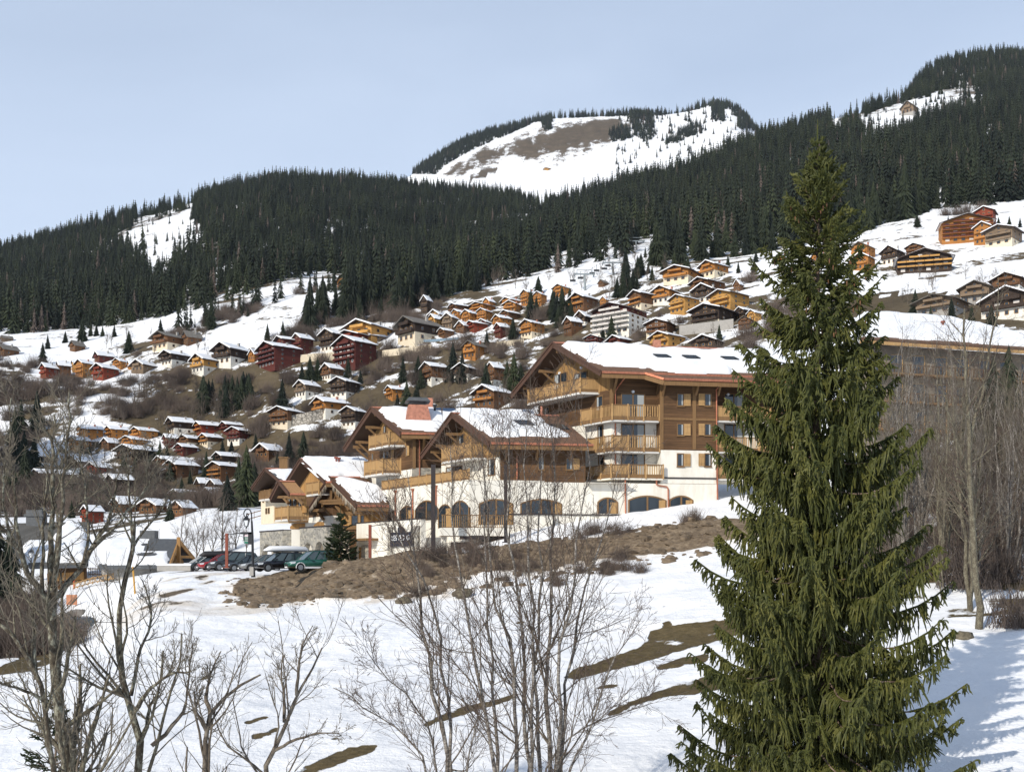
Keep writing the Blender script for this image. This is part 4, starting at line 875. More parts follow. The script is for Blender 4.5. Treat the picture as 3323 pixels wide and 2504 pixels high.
# ================================================================ F: stone arcades at the car park
def arcade(label, pA, pB, Y, dirv, ytop, arches, depth_vec, zb=-.7):
    Pl = Plane(P(pA, 1800, Y), dirv); a0, a1 = Pl.a(pA), Pl.a(pB); zt = Pl.z(pA, ytop)
    t_ = thing('stone_arcade', label, 'wall', (*Pl.xy(0), zb))
    # wall built as piers and arch heads around the openings
    op = sorted([(min(Pl.a(x0), Pl.a(x1)), max(Pl.a(x0), Pl.a(x1)), Pl.z((x0+x1)/2, yt)) for x0, x1, yt in arches])
    lo, hi = min(a0, a1), max(a0, a1); mb = MB(); cur = lo
    for o0, o1, zc in op:
        Pl.box(mb, cur, o0, zb, zt, -.6, 0); hw = (o1-o0)/2; am = (o0+o1)/2
        arc = [(am - hw*math.cos(k), zc - hw + hw*math.sin(k)) for k in np.linspace(0, math.pi, 13)]
        for (b0, z0), (b1, z1) in zip(arc[:-1], arc[1:]):
            mb.hexa([Pl.pt(b0, z0, 0), Pl.pt(b1, z1, 0), Pl.pt(b1, z1, -.6), Pl.pt(b0, z0, -.6), Pl.pt(b0, zt, 0), Pl.pt(b1, zt, 0), Pl.pt(b1, zt, -.6), Pl.pt(b0, zt, -.6)])
        cur = o1
    Pl.box(mb, cur, hi, zb, zt, -.6, 0); mb.build('wall', M['stone'], t_)
    m = MB(); Pl.box(m, lo, hi, zb, zt-.4, -2.4, -2.0); m.build('back_wall', M['cream'], t_)
    m = MB(); Pl.box(m, lo-.05, hi+.05, zt, zt+.12, -2.4, .06); m.build('coping', M['bronze'], t_)
    k = (hi, lo)[0]
    for o0, o1, zc in op[-1:]: m = MB(); Pl.box(m, o1-.9, o1-.1, zb, zc-.8, -1.99, -1.9); m.build('door', M['honey'], t_)
    return t_, Pl, zt
tf, PF, zf_ = arcade('grey stone arcade with two arched openings farthest left above the parked cars', 843, 917, 118, -UG, 1726, ((850, 882, 1765), (888, 912, 1763)), 0)
q0 = PF.xy(PF.a(917)); PS = Plane(q0, UF); m = MB(); PS.box(m, 0.01, PS.a(962), -.7, PS.z(940, 1720), -.5, 0); m.build('end_wall', M['stone'], tf)
tg, PG2, zg = arcade('grey stone arcade with two arched openings behind the dark green car', 973, 1060, 110.2, -UG, 1714, ((984, 1013, 1760), (1022, 1050, 1756)), 0)
m = MB(); PX = Plane(P(960, 1800, 113), UF); PX.box(m, 0, 1.4, -.7, PX.z(965, 1738), -.4, 0); m.build('link_wall', M['plaster'], tg)
m = MB(); PX.box(m, .0, 1.0, PX.z(965, 1738), PX.z(965, 1705), -.2, .1); m.build('timber_screen', M['cladding'], tg)
for x0, x1, y0, y1 in ((941, 990, 1697, 1716), (1018, 1052, 1692, 1712)):
    m = MB(); Pq = Plane(P(x0, 1700, 112), UF); a0, a1 = 0, Pq.a(x1); z0, z1 = Pq.z(x0, y1), Pq.z(x0, y0)
    m.prism([Pq.pt(a, z) for a, z in ((a0, z0), (a0, z1-.35), (a0+.4, z1), (a1, z1), (a1, z0))], v3(-Pq.n)*.15); m.build('parapet', M['cladding'], tg)
# ---------------------------------------------------------------- cars, lamps, signs, fences
def car_paint(name, c, metal=.3): return flat(name, c, .28, metal, .5, .6)
M['tyre'] = flat('tyre_rubber', (.012, .012, .013), .85); M['rim'] = flat('alloy_rim', (.35, .36, .37), .35, .8)
M['headlight'] = flat('headlight_glass', (.55, .58, .6), .08, 0, .8); M['taillight'] = flat('taillight', (.35, .01, .01), .2)
M['car_glass'] = flat('car_glass', (.05, .075, .08), .05, 0, .8); M['trim'] = flat('black_trim', (.018, .018, .02), .6)
def make_car(label, paint, L_=4.5, W=1.8, H=1.55, style='suv', loc=(0, 0, 0), rot=0.0, group='cars parked in the car park', clad=None, kind='parked_car'):
    """car along +x (nose at +x)"""
    root = bpy.data.objects.new(kind, None); root.location = loc; root.rotation_euler = (0, 0, rot); link(root, None, (0, 0, 0)); tag(root, label, 'car', group)
    gc = .20 if style != 'suv' else .26; belt = H*.60; hood = belt*(.96 if style == 'suv' else .93)
    h = L_/2
    # lower body: stations along x with (z bottom, z top, half width)
    st = [(-h, .45, belt*.80, W*.40), (-h+.12, gc+.08, belt*.97, W*.46), (-h+.7, gc, belt*1.02, W*.495), (0, gc, belt, W*.5), (h-1.35, gc, belt*.99, W*.495), (h-.75, gc, hood*.94, W*.485), (h-.22, gc+.04, hood*.84, W*.44), (h, .42, hood*.66, W*.36)]
    mb = MB(); rings = []
    for x, zb, zt, w in st:
        zm = zb + (zt-zb)*.45
        rings.append([(x, -w*.93, zb), (x, -w, zm), (x, -w*.94, zt-.05), (x, -w*.84, zt), (x, w*.84, zt), (x, w*.94, zt-.05), (x, w, zm), (x, w*.93, zb)])
    vs = [p for r in rings for p in r]; fs = []
    for i in range(len(rings)-1):
        for k in range(8): fs.append((i*8+k, i*8+(k+1) % 8, (i+1)*8+(k+1) % 8, (i+1)*8+k))
    fs += [tuple(reversed(range(8))), tuple((len(rings)-1)*8+k for k in range(8))]
    mb.add(vs, fs); body = mb.build('body', paint, root, smooth=True)
    bv = body.modifiers.new('sub', 'SUBSURF'); bv.levels = 1; bv.render_levels = 1
    # greenhouse
    xr, xf = (-h+.10, h-1.30) if style in ('suv', 'estate') else (-h+.35, h-1.25)
    rr_, rf = xr + (.42 if style in ('suv', 'estate') else .75), xf - .85
    wB, wT = W*.43, W*.36; zt = H
    cb = [(xr, -wB, belt-.02), (xf, -wB, belt-.04), (xf, wB, belt-.04), (xr, wB, belt-.02)]; ct = [(rr_, -wT, zt-.05), (rf, -wT, zt-.03), (rf, wT, zt-.03), (rr_, wT, zt-.05)]
    g = MB(); g.hexa(cb + ct); gl = g.build('windows', M['car_glass'], root)
    rm = MB(); rm.hexa([(rr_-.06, -wT-.02, zt-.06), (rf+.06, -wT-.02, zt-.05), (rf+.06, wT+.02, zt-.05), (rr_-.06, wT+.02, zt-.06), (rr_+.15, -wT+.1, zt+.01), (rf-.15, -wT+.1, zt+.02), (rf-.15, wT-.1, zt+.02), (rr_+.15, wT-.1, zt+.01)]); rm.build('roof_panel', paint, root, smooth=False)
    for s in (-1, 1):
        pm = MB(); y0, y1 = s*(wB+.012), s*(wT+.012)
        def pl(x, t): return (x, y0 + (y1-y0)*t, belt - .02 + (zt-.05-belt+.02)*t)
        pm.bar((xf, y0, belt-.02), (rf, y1, zt-.04), .06, .07); pm.bar((xr, y0, belt-.02), (rr_, y1, zt-.05), .06, .10)
        for q in (.40, .68):
            pm.bar(pl(xr+(xf-xr)*q, 0), pl(rr_+(rf-rr_)*q, 1), .03, .09)
        pm.build('window_pillar', paint if clad is None else paint, root)
        rl = MB(); rl.bar((rr_+.1, s*(wT-.04), zt+.04), (rf-.1, s*(wT-.04), zt+.05), .04, .05); rl.build('roof_rail', M['trim'], root)
        mm = MB(); mm.box((xf-.35, s*(W*.5+.08), belt+.06), (.12, .2, .13)); mm.build('wing_mirror', paint, root)
        hl = MB(); hl.hexa([(h-.36, s*W*.28, hood*.66), (h-.08, s*W*.25, hood*.64), (h-.16, s*W*.40, hood*.64), (h-.46, s*W*.455, hood*.68), (h-.42, s*W*.28, hood*.84), (h-.14, s*W*.25, hood*.78), (h-.22, s*W*.41, hood*.79), (h-.55, s*W*.46, hood*.84)]); hl.build('headlight', M['headlight'], root)
        tl = MB(); tl.box((-h+.06, s*W*.36, belt*.85), (.14, W*.14, .26)); tl.build('taillight', M['taillight'], root)
        sk = MB(); sk.box((0, s*W*.485, gc+.07), (L_*.5, .06, .14)); sk.build('door_sill', M['trim'] if clad is None else clad, root)
        hd = MB(); hd.box((.15, s*(W*.5+.01), belt*.84), (.2, .03, .04)); hd.build('door_handle', M['trim'], root)
    wr_ = .345 if style == 'suv' else .31
    for x in (-h+.85, h-.92):
        for s in (-1, 1):
            m = MB(); m.tube([(x, s*(W*.5-.21), wr_), (x, s*(W*.5+.015), wr_)], wr_, 18); w = m.build('wheel', M['tyre'], root)
            m = MB(); m.tube([(x, s*(W*.5), wr_), (x, s*(W*.5+.025), wr_)], wr_*.64, 14); m.build('rim', M['rim'], w)
            m = MB(); an = np.linspace(-.15, math.pi+.15, 12)
            m.tube([(x + (wr_+.05)*math.cos(a), s*(W*.5-.01), wr_ + (wr_+.05)*math.sin(a)) for a in an], .035, 5); m.build('wheel_arch', M['trim'] if clad is None else clad, root)
    m = MB(); m.box((h-.05, 0, hood*.55), (.08, W*.34, .14)); m.build('grille', M['trim'], root)
    m = MB(); m.box((h-.0, 0, hood*.36), (.03, .5, .11)); m.build('number_plate', M['white'], root)
    return root
def put_car(label, px, pyw, Y, yaw, paint, **k):
    x = (px-CX)/F*Y; return make_car(label, paint, loc=(x, Y, zz(Y, pyw)), rot=R(yaw), **k)
white = M['white']
lot = 1846
put_car('black estate SUV with a white roof box, parked left of the green and white car', 908, 1854, 92.5, 216, car_paint('black_paint', (.006, .007, .012)), L_=4.75, W=1.9, H=1.62)
put_car('green car with a white nose parked beside the small fir behind the earth bank', 1010, 1853, 91, 214, car_paint('green_paint', (.02, .12, .085)), L_=4.5, W=1.8, H=1.72, clad=white)
put_car('silver grey hatchback directly behind the tall street lamp', 848, 1853, 97, 205, car_paint('silver_paint', (.28, .28, .27), .5), L_=4.1, W=1.75, H=1.45, style='hatch')
put_car('dark grey hatchback second left of the tall street lamp', 797, 1853, 98.5, 205, car_paint('slate_paint', (.055, .065, .075), .5), L_=4.2, W=1.75, H=1.42, style='hatch')
put_car('large dark grey people carrier right of the red car', 758, 1851, 101, 204, car_paint('graphite_paint', (.04, .045, .05), .5), L_=4.7, W=1.85, H=1.72)
put_car('red car with a pale bonnet parked beside the red steel post', 714, 1850, 103, 206, car_paint('red_paint', (.38, .012, .018)), L_=4.3, W=1.78, H=1.55, style='estate')
put_car('dark green car with a black roof box parked left of the red car', 678, 1851, 105, 206, car_paint('bottle_paint', (.015, .03, .028)), L_=4.5, W=1.8, H=1.5, style='estate')
put_car('snow covered white car at the far left end of the parked row', 648, 1852, 107, 207, car_paint('white_paint_car', (.7, .7, .7), 0), L_=4.2, W=1.75, H=1.45, style='hatch')
def roof_box(label, px, py, Y, yaw, mat, l=2.2, h=.36, w=.9):
    c = P(px, py, Y); t_ = bpy.data.objects.new('roof_box', None); t_.location = c; t_.rotation_euler = (0, 0, R(yaw)); link(t_, None, (0, 0, 0)); tag(t_, label, 'roof box')
    m = MB(); rg = []
    for x, k in ((-l/2, .35), (-l/2+.25, .85), (0, 1), (l/2-.5, .9), (l/2, .15)):
        rg.append([(x, -w/2*(.6+.4*k), 0), (x, -w/2*(.6+.4*k), h*.5*k+.03), (x, -w*.3, h*k+.03), (x, w*.3, h*k+.03), (x, w/2*(.6+.4*k), h*.5*k+.03), (x, w/2*(.6+.4*k), 0)])
    n = 6; m.add([p for r in rg for p in r], [(i*n+k, i*n+(k+1) % n, (i+1)*n+(k+1) % n, (i+1)*n+k) for i in range(4) for k in range(n)] + [tuple(range(5, -1, -1)), tuple(24+k for k in range(6))])
    m.build('lid', mat, t_, smooth=True); m = MB(); m.box((0, 0, -.03), (l*.9, w*.85, .06)); m.box((-l*.25, 0, -.09), (.06, w*.9, .1)); m.box((l*.25, 0, -.09), (.06, w*.9, .1)); m.build('base', M['trim'], t_)
roof_box('long white roof box on top of the black SUV', 928, 1787, 93, 216, white, 3.9, .42, .95)
roof_box('black roof box on the dark green car beside the red post', 726, 1804, 105, 206, M['trim'], 4.6, .5, .9)
put_car('dark grey off-road car facing right on the sunken road behind the tree trunk', 238, 2068, 95, -14, car_paint('gunmetal_paint', (.055, .06, .06), .5), L_=4.4, W=1.8, H=1.75, group='cars on the sunken road')
put_car('grey off-road car with silver roof below the dry stone wall', 282, 2064, 99, -22, car_paint('pewter_paint', (.12, .125, .125), .5), L_=4.3, W=1.8, H=1.75, group='cars on the sunken road')
# wall lantern on an ornate post
def lantern(t_, c, s=1.0, m_iron=None):
    c = np.array(c); m = MB()
    def ring(z, r): return [c + np.array([math.cos(a)*r*s, math.sin(a)*r*s, z*s]) for a in np.arange(4)*math.pi/2 + math.pi/4]
    lo, hi = ring(0, .17), ring(.62, .34)
    g = MB(); g.hexa(lo + hi); go = g.build('lantern_glass', M['lampglass'], t_)
    for k in range(4): m.bar(lo[k], hi[k], .05*s, .05*s); m.bar(lo[k], lo[(k+1) % 4], .05*s, .05*s); m.bar(hi[k], hi[(k+1) % 4], .07*s, .07*s)
    top = ring(.68, .42); t2_ = ring(.95, .12); m.hexa(top + t2_); m.tube([c + np.array([0, 0, .95*s]), c + np.array([0, 0, 1.15*s])], [.09*s, .03*s], 6); m.tube([c + np.array([0, 0, -.22*s]), c], [.03*s, .09*s], 6)
    m.build('lantern_frame', M['iron'], go)
Yl = 84; B0 = P(822, 1868, Yl)
tl = thing('street_lamp', 'tall black street lamp with a scrolled arm, hanging lantern and green sign', 'street lamp', B0)
def Q(x, y): return P(x, y, Yl)
m = MB(); m.tube([Q(822, 1872), Q(821, 1840)], [.17, .15], 8); m.tube([Q(821, 1840), Q(819, 1735), Q(817, 1690)], [.105, .095, .075], 8); m.tube([Q(817, 1690), Q(816, 1665), Q(812, 1655), Q(806, 1651)], .05, 6)
m.build('post', M['iron'], tl)
m = MB(); an = np.linspace(0, 1, 24)
arcp = [Q(806 - 14*math.sin(a*math.pi*.5)*1.0 - 0, 1651 + 0) for a in [0]]
scroll = [(806, 1651), (798, 1652), (793, 1658), (791, 1666), (793, 1674), (798, 1678), (803, 1676), (806, 1671), (805, 1666), (801, 1665), (800, 1668)]
m.tube([Q(*p) for p in scroll], .045, 6); m.tube([Q(798, 1678), Q(799, 1686)], .05, 6); m.build('scroll_arm', M['iron'], tl)
lantern(tl, Q(800, 1707), .80)
m = MB(); m.box(Q(813, 1746), (.35, .16, .95)); m.box(Q(801, 1729), (1.0, .16, .16)); m.box(Q(792, 1741), (.08, .14, .6)); m.build('sign_bracket', M['iron'], tl)
M['signgreen'] = plain('green_panel', (.012, .16, .10), .5, .15, 6); M['signpink'] = flat('pale_header', (.62, .5, .52), .6)
m = MB(); m.box(Q(801, 1752), (.46/1.2*1.0, .08, .50)); sgn = m.build('sign_panel', M['signgreen'], tl)
sgn.location = sgn.location
m = MB(); m.prism([Q(x, y) + np.array([0, -.05, 0]) for x, y in ((793, 1741), (809, 1741), (809, 1737), (805, 1734), (797, 1734), (793, 1737))], (0, .06, 0)); m.build('sign_header', M['signpink'], sgn)
for y in (1746, 1750, 1755): m = MB(); m.box(Q(801, y) + np.array([0, -.045, 0]), (.28, .012, .035)); m.build('sign_text_line', M['signpink'], sgn)
t_ = thing('utility_cabinet', 'grey utility cabinet standing at the foot of the tall street lamp', 'cabinet', P(817, 1866, 83.5))
m = MB(); m.box(P(817, 1852, 83.6), (.30, .25, .72)); m.build('body', M['concrete'], t_); m = MB(); m.box(P(817, 1837, 83.6), (.36, .3, .05)); m.build('lid', M['darkmetal'], t_)
def steel_post(label, px, yb, yt, Y, mat, arm=True, w=.24, name='lamp_post'):
    b, tp = P(px, yb, Y), P(px, yt, Y); t_ = thing(name, label, 'post', b)
    m = MB(); m.bar(b, tp, w, w); m.build('post', M[mat], t_)
    m = MB(); m.box(b + np.array([0, 0, .04]), (w*2, w*2, .08)); m.build('base_plate', M[mat], t_)
    if arm: m = MB(); m.bar(tp + np.array([0, 0, -.12]), tp + np.array([1.1, .1, .03]), .1, .06); m.box(tp + np.array([1.0, .1, .02]), (.5, .18, .07)); m.build('lamp_arm', M['darkmetal'], t_)
    return t_
steel_post('red oxide steel lamp post with a short arm behind the red car', 736, 1842, 1730, 96, 'red_steel')
steel_post('red oxide steel lamp post before the white wall beside the fir', 1201, 1842, 1702, 92, 'red_steel')
steel_post('tall dark steel post standing against the white wall between the arched windows', 1406, 1822, 1507, 92, 'bronze', False, .36, 'steel_post')
steel_post('second tall dark steel post, behind the birch stems, further right on the bank', 1641, 1760, 1507, 93, 'bronze', False, .3, 'steel_post')
steel_post('thin pale marker pole leaning in the snow below the earth bank crest', 2070, 1762, 1700, 92, 'concrete', False, .07, 'marker_pole')
# yellow snow pole, orange pole, poster board, fences, dry stone wall at the left
M['yellow'] = flat('yellow_paint', (.55, .30, .06), .6); M['orange'] = flat('orange_paint', (.55, .09, .02), .6)
def pole(label, pts, r, mat, name='snow_pole'):
    t_ = MB().tube(pts, r, 7).build(name, M[mat]); return tag(t_, label, 'pole')
o = pole('yellow painted snow pole leaning in the bank by the lichen covered tree', [P(440, 1950, 95), P(431, 1838, 95)], [.09, .08], 'yellow')
o = pole('short orange snow pole at the fence below the thatched chalet', [P(241, 1910, 118), P(240, 1876, 118)], .10, 'orange')
t_ = thing('poster_board', 'small orange notice board standing in the snow above the dry stone wall', 'sign', P(233, 1960, 106))
m = MB(); m.box(P(233, 1945, 106), (1.05, .08, 1.0)); m.build('panel', plain('faded_poster', (.5, .22, .12), .7, .3, 2), t_)
for dx in (-.4, .4): m = MB(); m.box(P(233, 1955, 106.1) + np.array([dx, 0, -.2]), (.08, .08, 1.3)); m.build('leg', M['beam'], t_)
def rock_wall(label, x0, x1, Y, pt, pb):
    mb = MB(); rr = random.Random(4); n = 46
    for k in range(n*3):
        f_ = rr.random(); px = x0 + (x1-x0)*f_; y = pt(f_) + (pb(f_)-pt(f_))*rr.random()**.9; c = P(px, y, Y + rr.uniform(0, .4)); s = rr.uniform(.3, .62)
        pts = []
        for a in range(6):
            for b in range(4):
                th, ph = a*math.pi/3, (b+.5)*math.pi/4; r_ = s*rr.uniform(.78, 1.1); pts.append(c + np.array([math.cos(th)*math.sin(ph)*r_*1.35, math.sin(th)*math.sin(ph)*r_, math.cos(ph)*r_*.8]))
        fs = [(a*4+b, ((a+1) % 6)*4+b, ((a+1) % 6)*4+b+1, a*4+b+1) for a in range(6) for b in range(3)]; fs += [tuple(a*4 for a in range(6)), tuple(a*4+3 for a in range(6))]
        mb.add(pts, fs)
    o = mb.build('dry_stone_wall', M['rock']); return tag(o, label, 'wall')
M['rock'] = plain('grey_rock', (.17, .155, .14), .9, .45, 1.2, bump=.4)
rock_wall('dark dry stone retaining wall of rough boulders behind the parked off-road cars', 195, 405, 103.2, lambda f: 1975 + 30*f + 14*abs(f-.4), lambda f: 2042 + 4*f)
def picket(label, pts, h, step, w, name='picket_fence', mat='beam', cross=False):
    t_ = thing(name, label, 'fence', pts[0]); pk = MB(); rl = MB()
    for p, q in zip(pts[:-1], pts[1:]):
        p, q = np.array(p), np.array(q); n = int(np.linalg.norm(q-p)/step)
        for k in range(n+1):
            c = p + (q-p)*k/n
            if cross and k < n:
                d = p + (q-p)*(k+1)/n; pk.bar(c, d + np.array([0, 0, h]), .05, w); pk.bar(d, c + np.array([0, 0, h]), .04, w)
            else: pk.bar(c, c + np.array([0, 0, h]), w, .04)
        for f_ in (.2, .85): rl.bar(p + np.array([0, .06, h*f_]), q + np.array([0, .06, h*f_]), .05, .1)
    pk.build('slats', M[mat], t_); rl.build('rail', M[mat], t_)
picket('grey vertical picket fence beside the dark chalet entrance', [P(288, 1868, 124), P(362, 1870, 124)], 1.0, .2, .09)
picket('orange lattice fence climbing the snow below the thatched chalet', [P(236, 1912, 117), P(300, 1893, 117), P(368, 1880, 117)], .75, .55, .06, 'lattice_fence', 'honey', True)
picket('short grey post fence on the snow slope beside the cream house', [P(800, 1690, 140), P(850, 1676, 140)], 1.0, 1.0, .1, 'post_fence')
# lantern post in front of the left chalet
tl2 = thing('street_lamp', 'small black lantern lamp in front of the snowy chalet roof at the far left', 'street lamp', P(101, 1905, 112))
lantern(tl2, P(101, 1809, 112), .85); m = MB(); m.tube([P(101, 1905, 112), P(101, 1812, 112)], .06, 6); m.tube([P(101, 1790, 112), P(101, 1778, 112), P(105, 1774, 112)], .035, 5); m.build('post', M['iron'], tl2)
# ---- H: big roofed chalet far left, I: the one with flared gable
def simple_chalet(name, label, Rpx, Y, apex, left, end_r, dirg, dirf, wallz, mat, og=1.0):
    pass
M['roofgrey'] = wood('weathered_grey_boards', (.12, .115, .105), .3, 'v', .4)
tH = thing('chalet', 'dark chalet with a steep grey roof under a deep rounded snow blanket', 'chalet', P(130, 1960, 122))
YH = 120.; e0, e1 = P(95, 1835, YH), P(283, 1830, YH+2); r0_, r1_ = P(45, 1697, YH+9), P(290, 1692, YH+11); b0_, b1_ = P(40, 1835, YH+18), P(287, 1830, YH+20)
m = MB(); dz = np.array([0, 0, -.3])
for q in ([e0, e1, r1_, r0_], [r0_, r1_, b1_, b0_]): m.prism(q, dz)
ro = m.build('roof', M['roofgrey'], tH)
sH = Slope(e0, e1-e0, r0_-e0)
pix_snow(sH, [(75, 1770), (105, 1765), (150, 1765), (185, 1745), (200, 1720), (215, 1702), (240, 1700), (262, 1712), (277, 1735), (278, 1790), (272, 1822), (150, 1824), (80, 1824)], .55, tH, 61)
m = MB(); dy = np.array([0, 1.2, 0]); w0, w1 = e0 + dy + np.array([1.5, 0, 0]), e1 + dy + np.array([-.8, 0, 0]); w0[2] -= .1; w1[2] -= .1
m.prism([w0, w1, w1 + np.array([0, 0, -4.6]), w0 + np.array([0, 0, -4.6])], (0, .3, 0)); m.build('front_wall', M['brown'], tH)
m = MB(); p1_, p2_, p3_ = e1 + np.array([-.5, 1.2, -.3]), b1_ + np.array([-.5, -.5, -.3]), r1_ + np.array([-.5, 0, -.4]); m.prism([p1_, p3_, p2_, p2_ + np.array([0, 0, -5]), p1_ + np.array([0, 0, -5])], (-.3, 0, 0)); m.build('gable_wall', M['brown'], tH)
m = MB(); m.bar(e0 + np.array([0, -.05, -.2]), e1 + np.array([0, -.05, -.2]), .12, .35); m.build('gutter', M['slate'], tH)
m = MB(); m.bar(w0 + np.array([0, -.06, -1.2]), w1 + np.array([0, -.06, -1.2]), .1, .9); m.build('balcony', M['cladding'], tH)
m = MB(); m.box(P(119, 1690, YH+9.5), (1.9, 1.5, 2.6)); m.box(P(119, 1672, YH+9.5), (2.3, 1.8, .25)); m.build('chimney', M['slate'], tH)
for k in range(3):
    p = w0 + (w1-w0)*(.2+.28*k) + np.array([0, -.04, -3]); m = MB(); m.box(p, (1.1, .1, 1.1)); f_ = m.build('window', M['beam'], tH); m = MB(); m.box(p + np.array([0, -.06, 0]), (.9, .04, .9)); m.build('pane', M['glass'], f_)
tI = thing('chalet', 'low chalet with sweeping snow roof and pointed open timber gable by the car park', 'chalet', P(480, 1868, 118))
YI = 116.; e0, e1 = P(318, 1838, YI), P(545, 1836, YI+1.5); r0_, r1_ = P(345, 1745, YI+8), P(578, 1748, YI+7); b0_, b1_ = P(330, 1838, YI+15), P(634, 1815, YI+12)
m = MB()
for q in ([e0, e1, r1_, r0_], [r0_, r1_, b1_, b0_]): m.prism(q, dz)
ro = m.build('roof', M['slate'], tI)
sI = Slope(e0, e1-e0, r0_-e0)
pix_snow(sI, [(330, 1757), (350, 1750), (420, 1753), (480, 1755), (520, 1760), (568, 1752), (572, 1758), (560, 1790), (545, 1830), (440, 1832), (330, 1832)], .4, tI, 71)
for x, y in ((490, 1779), (477, 1811)):
    a, b = sI.hit(x, y); m = MB(); da, db = 1.1/sI.lv, .35/sI.lw; m.prism([sI.pt(a + da*math.cos(k), b + db*math.sin(k)*1.6, .5) for k in np.arange(10)*.628], sI.n*-.3); m.build('roof_window', M['slate'], tI)
m = MB(); m.box(P(484, 1745, YI+8), (1.7, 1.4, 1.7)); m.box(P(480, 1733, YI+8), (1.2, 1.1, .8)); m.build('chimney', M['slate'], tI)
m = MB(); p1_, p2_, p3_ = e1 + np.array([.5, 1.3, -.2]), b1_ + np.array([-1.2, -.6, -.2]), r1_ + np.array([-.5, 0, -.45]); m.prism([p1_, p3_, p2_, p2_ + np.array([0, 0, -2]), p1_ + np.array([0, 0, -2])], (-.3, 0, 0)); m.build('gable_wall', M['cladding'], tI)
for a_, b_ in ((e1, r1_), (r1_, b1_)): m = MB(); m.bar(a_ + np.array([.1, 0, -.25]), b_ + np.array([.1, 0, -.25]), .14, .5); m.build('verge_board', M['cladding'], tI)
m = MB(); c_ = P(597, 1800, YI+7); m.bar(P(580, 1842, YI+6), P(580, 1742, YI+6), .35, .35); m.bar(P(570, 1806, YI+6), P(622, 1806, YI+9), .3, .3); m.build('king_post', M['cladding'], tI)
m = MB(); dy = np.array([0, 1.0, 0]); m.prism([e0 + dy, e1 + dy, e1 + dy + np.array([0, 0, -1.6]), e0 + dy + np.array([0, 0, -1.6])], (0, .3, 0)); m.build('front_wall', M['concrete'], tI)
# small snow-capped concrete block near the car park
t_ = thing('concrete_block', 'snow capped concrete planter block beside the pointed gable at the car park edge', 'planter', P(570, 1842, 104)); m = MB(); m.box(P(570, 1842, 104), (3.2, 1.2, .6)); m.build('block', M['concrete'], t_); m = MB(); m.box(P(570, 1831, 104), (3.3, 1.3, .18)); m.build('snow_cap', M['snow'], t_)
# ---- G: large building with the long snow roof behind the thicket on the right
tG = thing('apartment_building', 'wide grey apartment building with a long plain snow roof behind the bare thicket at right', 'building', P(3050, 1480, 125))
YG = 118.; e0, e1 = P(2790, 1096, YG), P(3480, 1140, YG+4); r0_, r1_ = P(2800, 1015, YG+11), P(3090, 1035, YG+13); b0_, b1_ = P(2795, 1096, YG+22), P(3460, 1140, YG+26)
m = MB()
m.prism([e0, e1, r1_, r0_], dz); m.prism([r0_, r1_, b1_, b0_], dz); m.prism([e1, b1_, r1_], dz)
ro = m.build('roof', M['shingle'], tG)
sG = Slope(e0, e1-e0, r0_-e0); 
snow_on(sG, [tuple(sG.hit(x, y)) for x, y in ((2795, 1022), (2860, 1019), (3088, 1036), (3200, 1062), (3470, 1130), (3440, 1132), (3100, 1106), (2795, 1090))], .4, tG, 81, .4)
m = MB(); m.bar(e0 + np.array([0, -.1, -.45]), e1 + np.array([0, -.1, -.45]), .15, .35); m.build('fascia', M['honey'], tG)
dy = np.array([.8, 1.6, -.3]); w0, w1 = e0 + dy, e1 + dy - np.array([1.6, 0, 0])
m = MB(); m.prism([w0, w1, w1 + np.array([0, 0, -13]), w0 + np.array([0, 0, -13])], (0, .4, 0)); m.build('front_wall', plain('tan_render', (.22, .185, .145), .9, .1), tG)
for lv in range(3):
    zc = -3.2 - 3.1*lv
    m = MB(); q0, q1 = w0 + np.array([.5, -1.2, zc]), w1 + np.array([-.5, -1.2, zc]); m.prism([q0, q1, q1 + np.array([0, 1.2, 0]), q0 + np.array([0, 1.2, 0])], (0, 0, -.2)); b = m.build('balcony', M['beam'], tG)
    rb = MB()
    for k in range(60): c = q0 + (q1-q0)*(k+.5)/60; rb.bar(c + np.array([0, .05, .05]), c + np.array([0, .05, .85]), .2, .03)
    rb.bar(q0 + np.array([0, .05, .9]), q1 + np.array([0, .05, .9]), .08, .08); rb.build('railing', M['brown'], b)
    for k in range(9):
        c = w0 + (w1-w0)*(k+.5)/9 + np.array([0, -.05, zc+1.2]); m = MB(); m.box(c, (1.5, .1, 2.1)); f_ = m.build('window', M['honey'], tG); m = MB(); m.box(c + np.array([0, -.06, 0]), (1.25, .03, 1.9)); m.build('pane', M['glass'], f_)
M['vermilion'] = flat('red_railing_paint', (.32, .06, .04), .6)
rb = MB(); q0 = P(3225, 1235, YG); 
for k in range(7): rb.box(q0 + np.array([k*.3, -.3, -.2]), (.2, .05, .9))
rb.build('red_banner_railing', M['vermilion'], tG)
a, b = sG.hit(3060, 1068); p = sG.pt(a, b); m = MB(); m.tube([p, p + np.array([0, 0, .8])], .12, 7); m.tube([p + np.array([0, 0, .75]), p + np.array([0, 0, .95])], [.28, .28], 7); m.build('vent_pipe', M['red_steel'], tG)
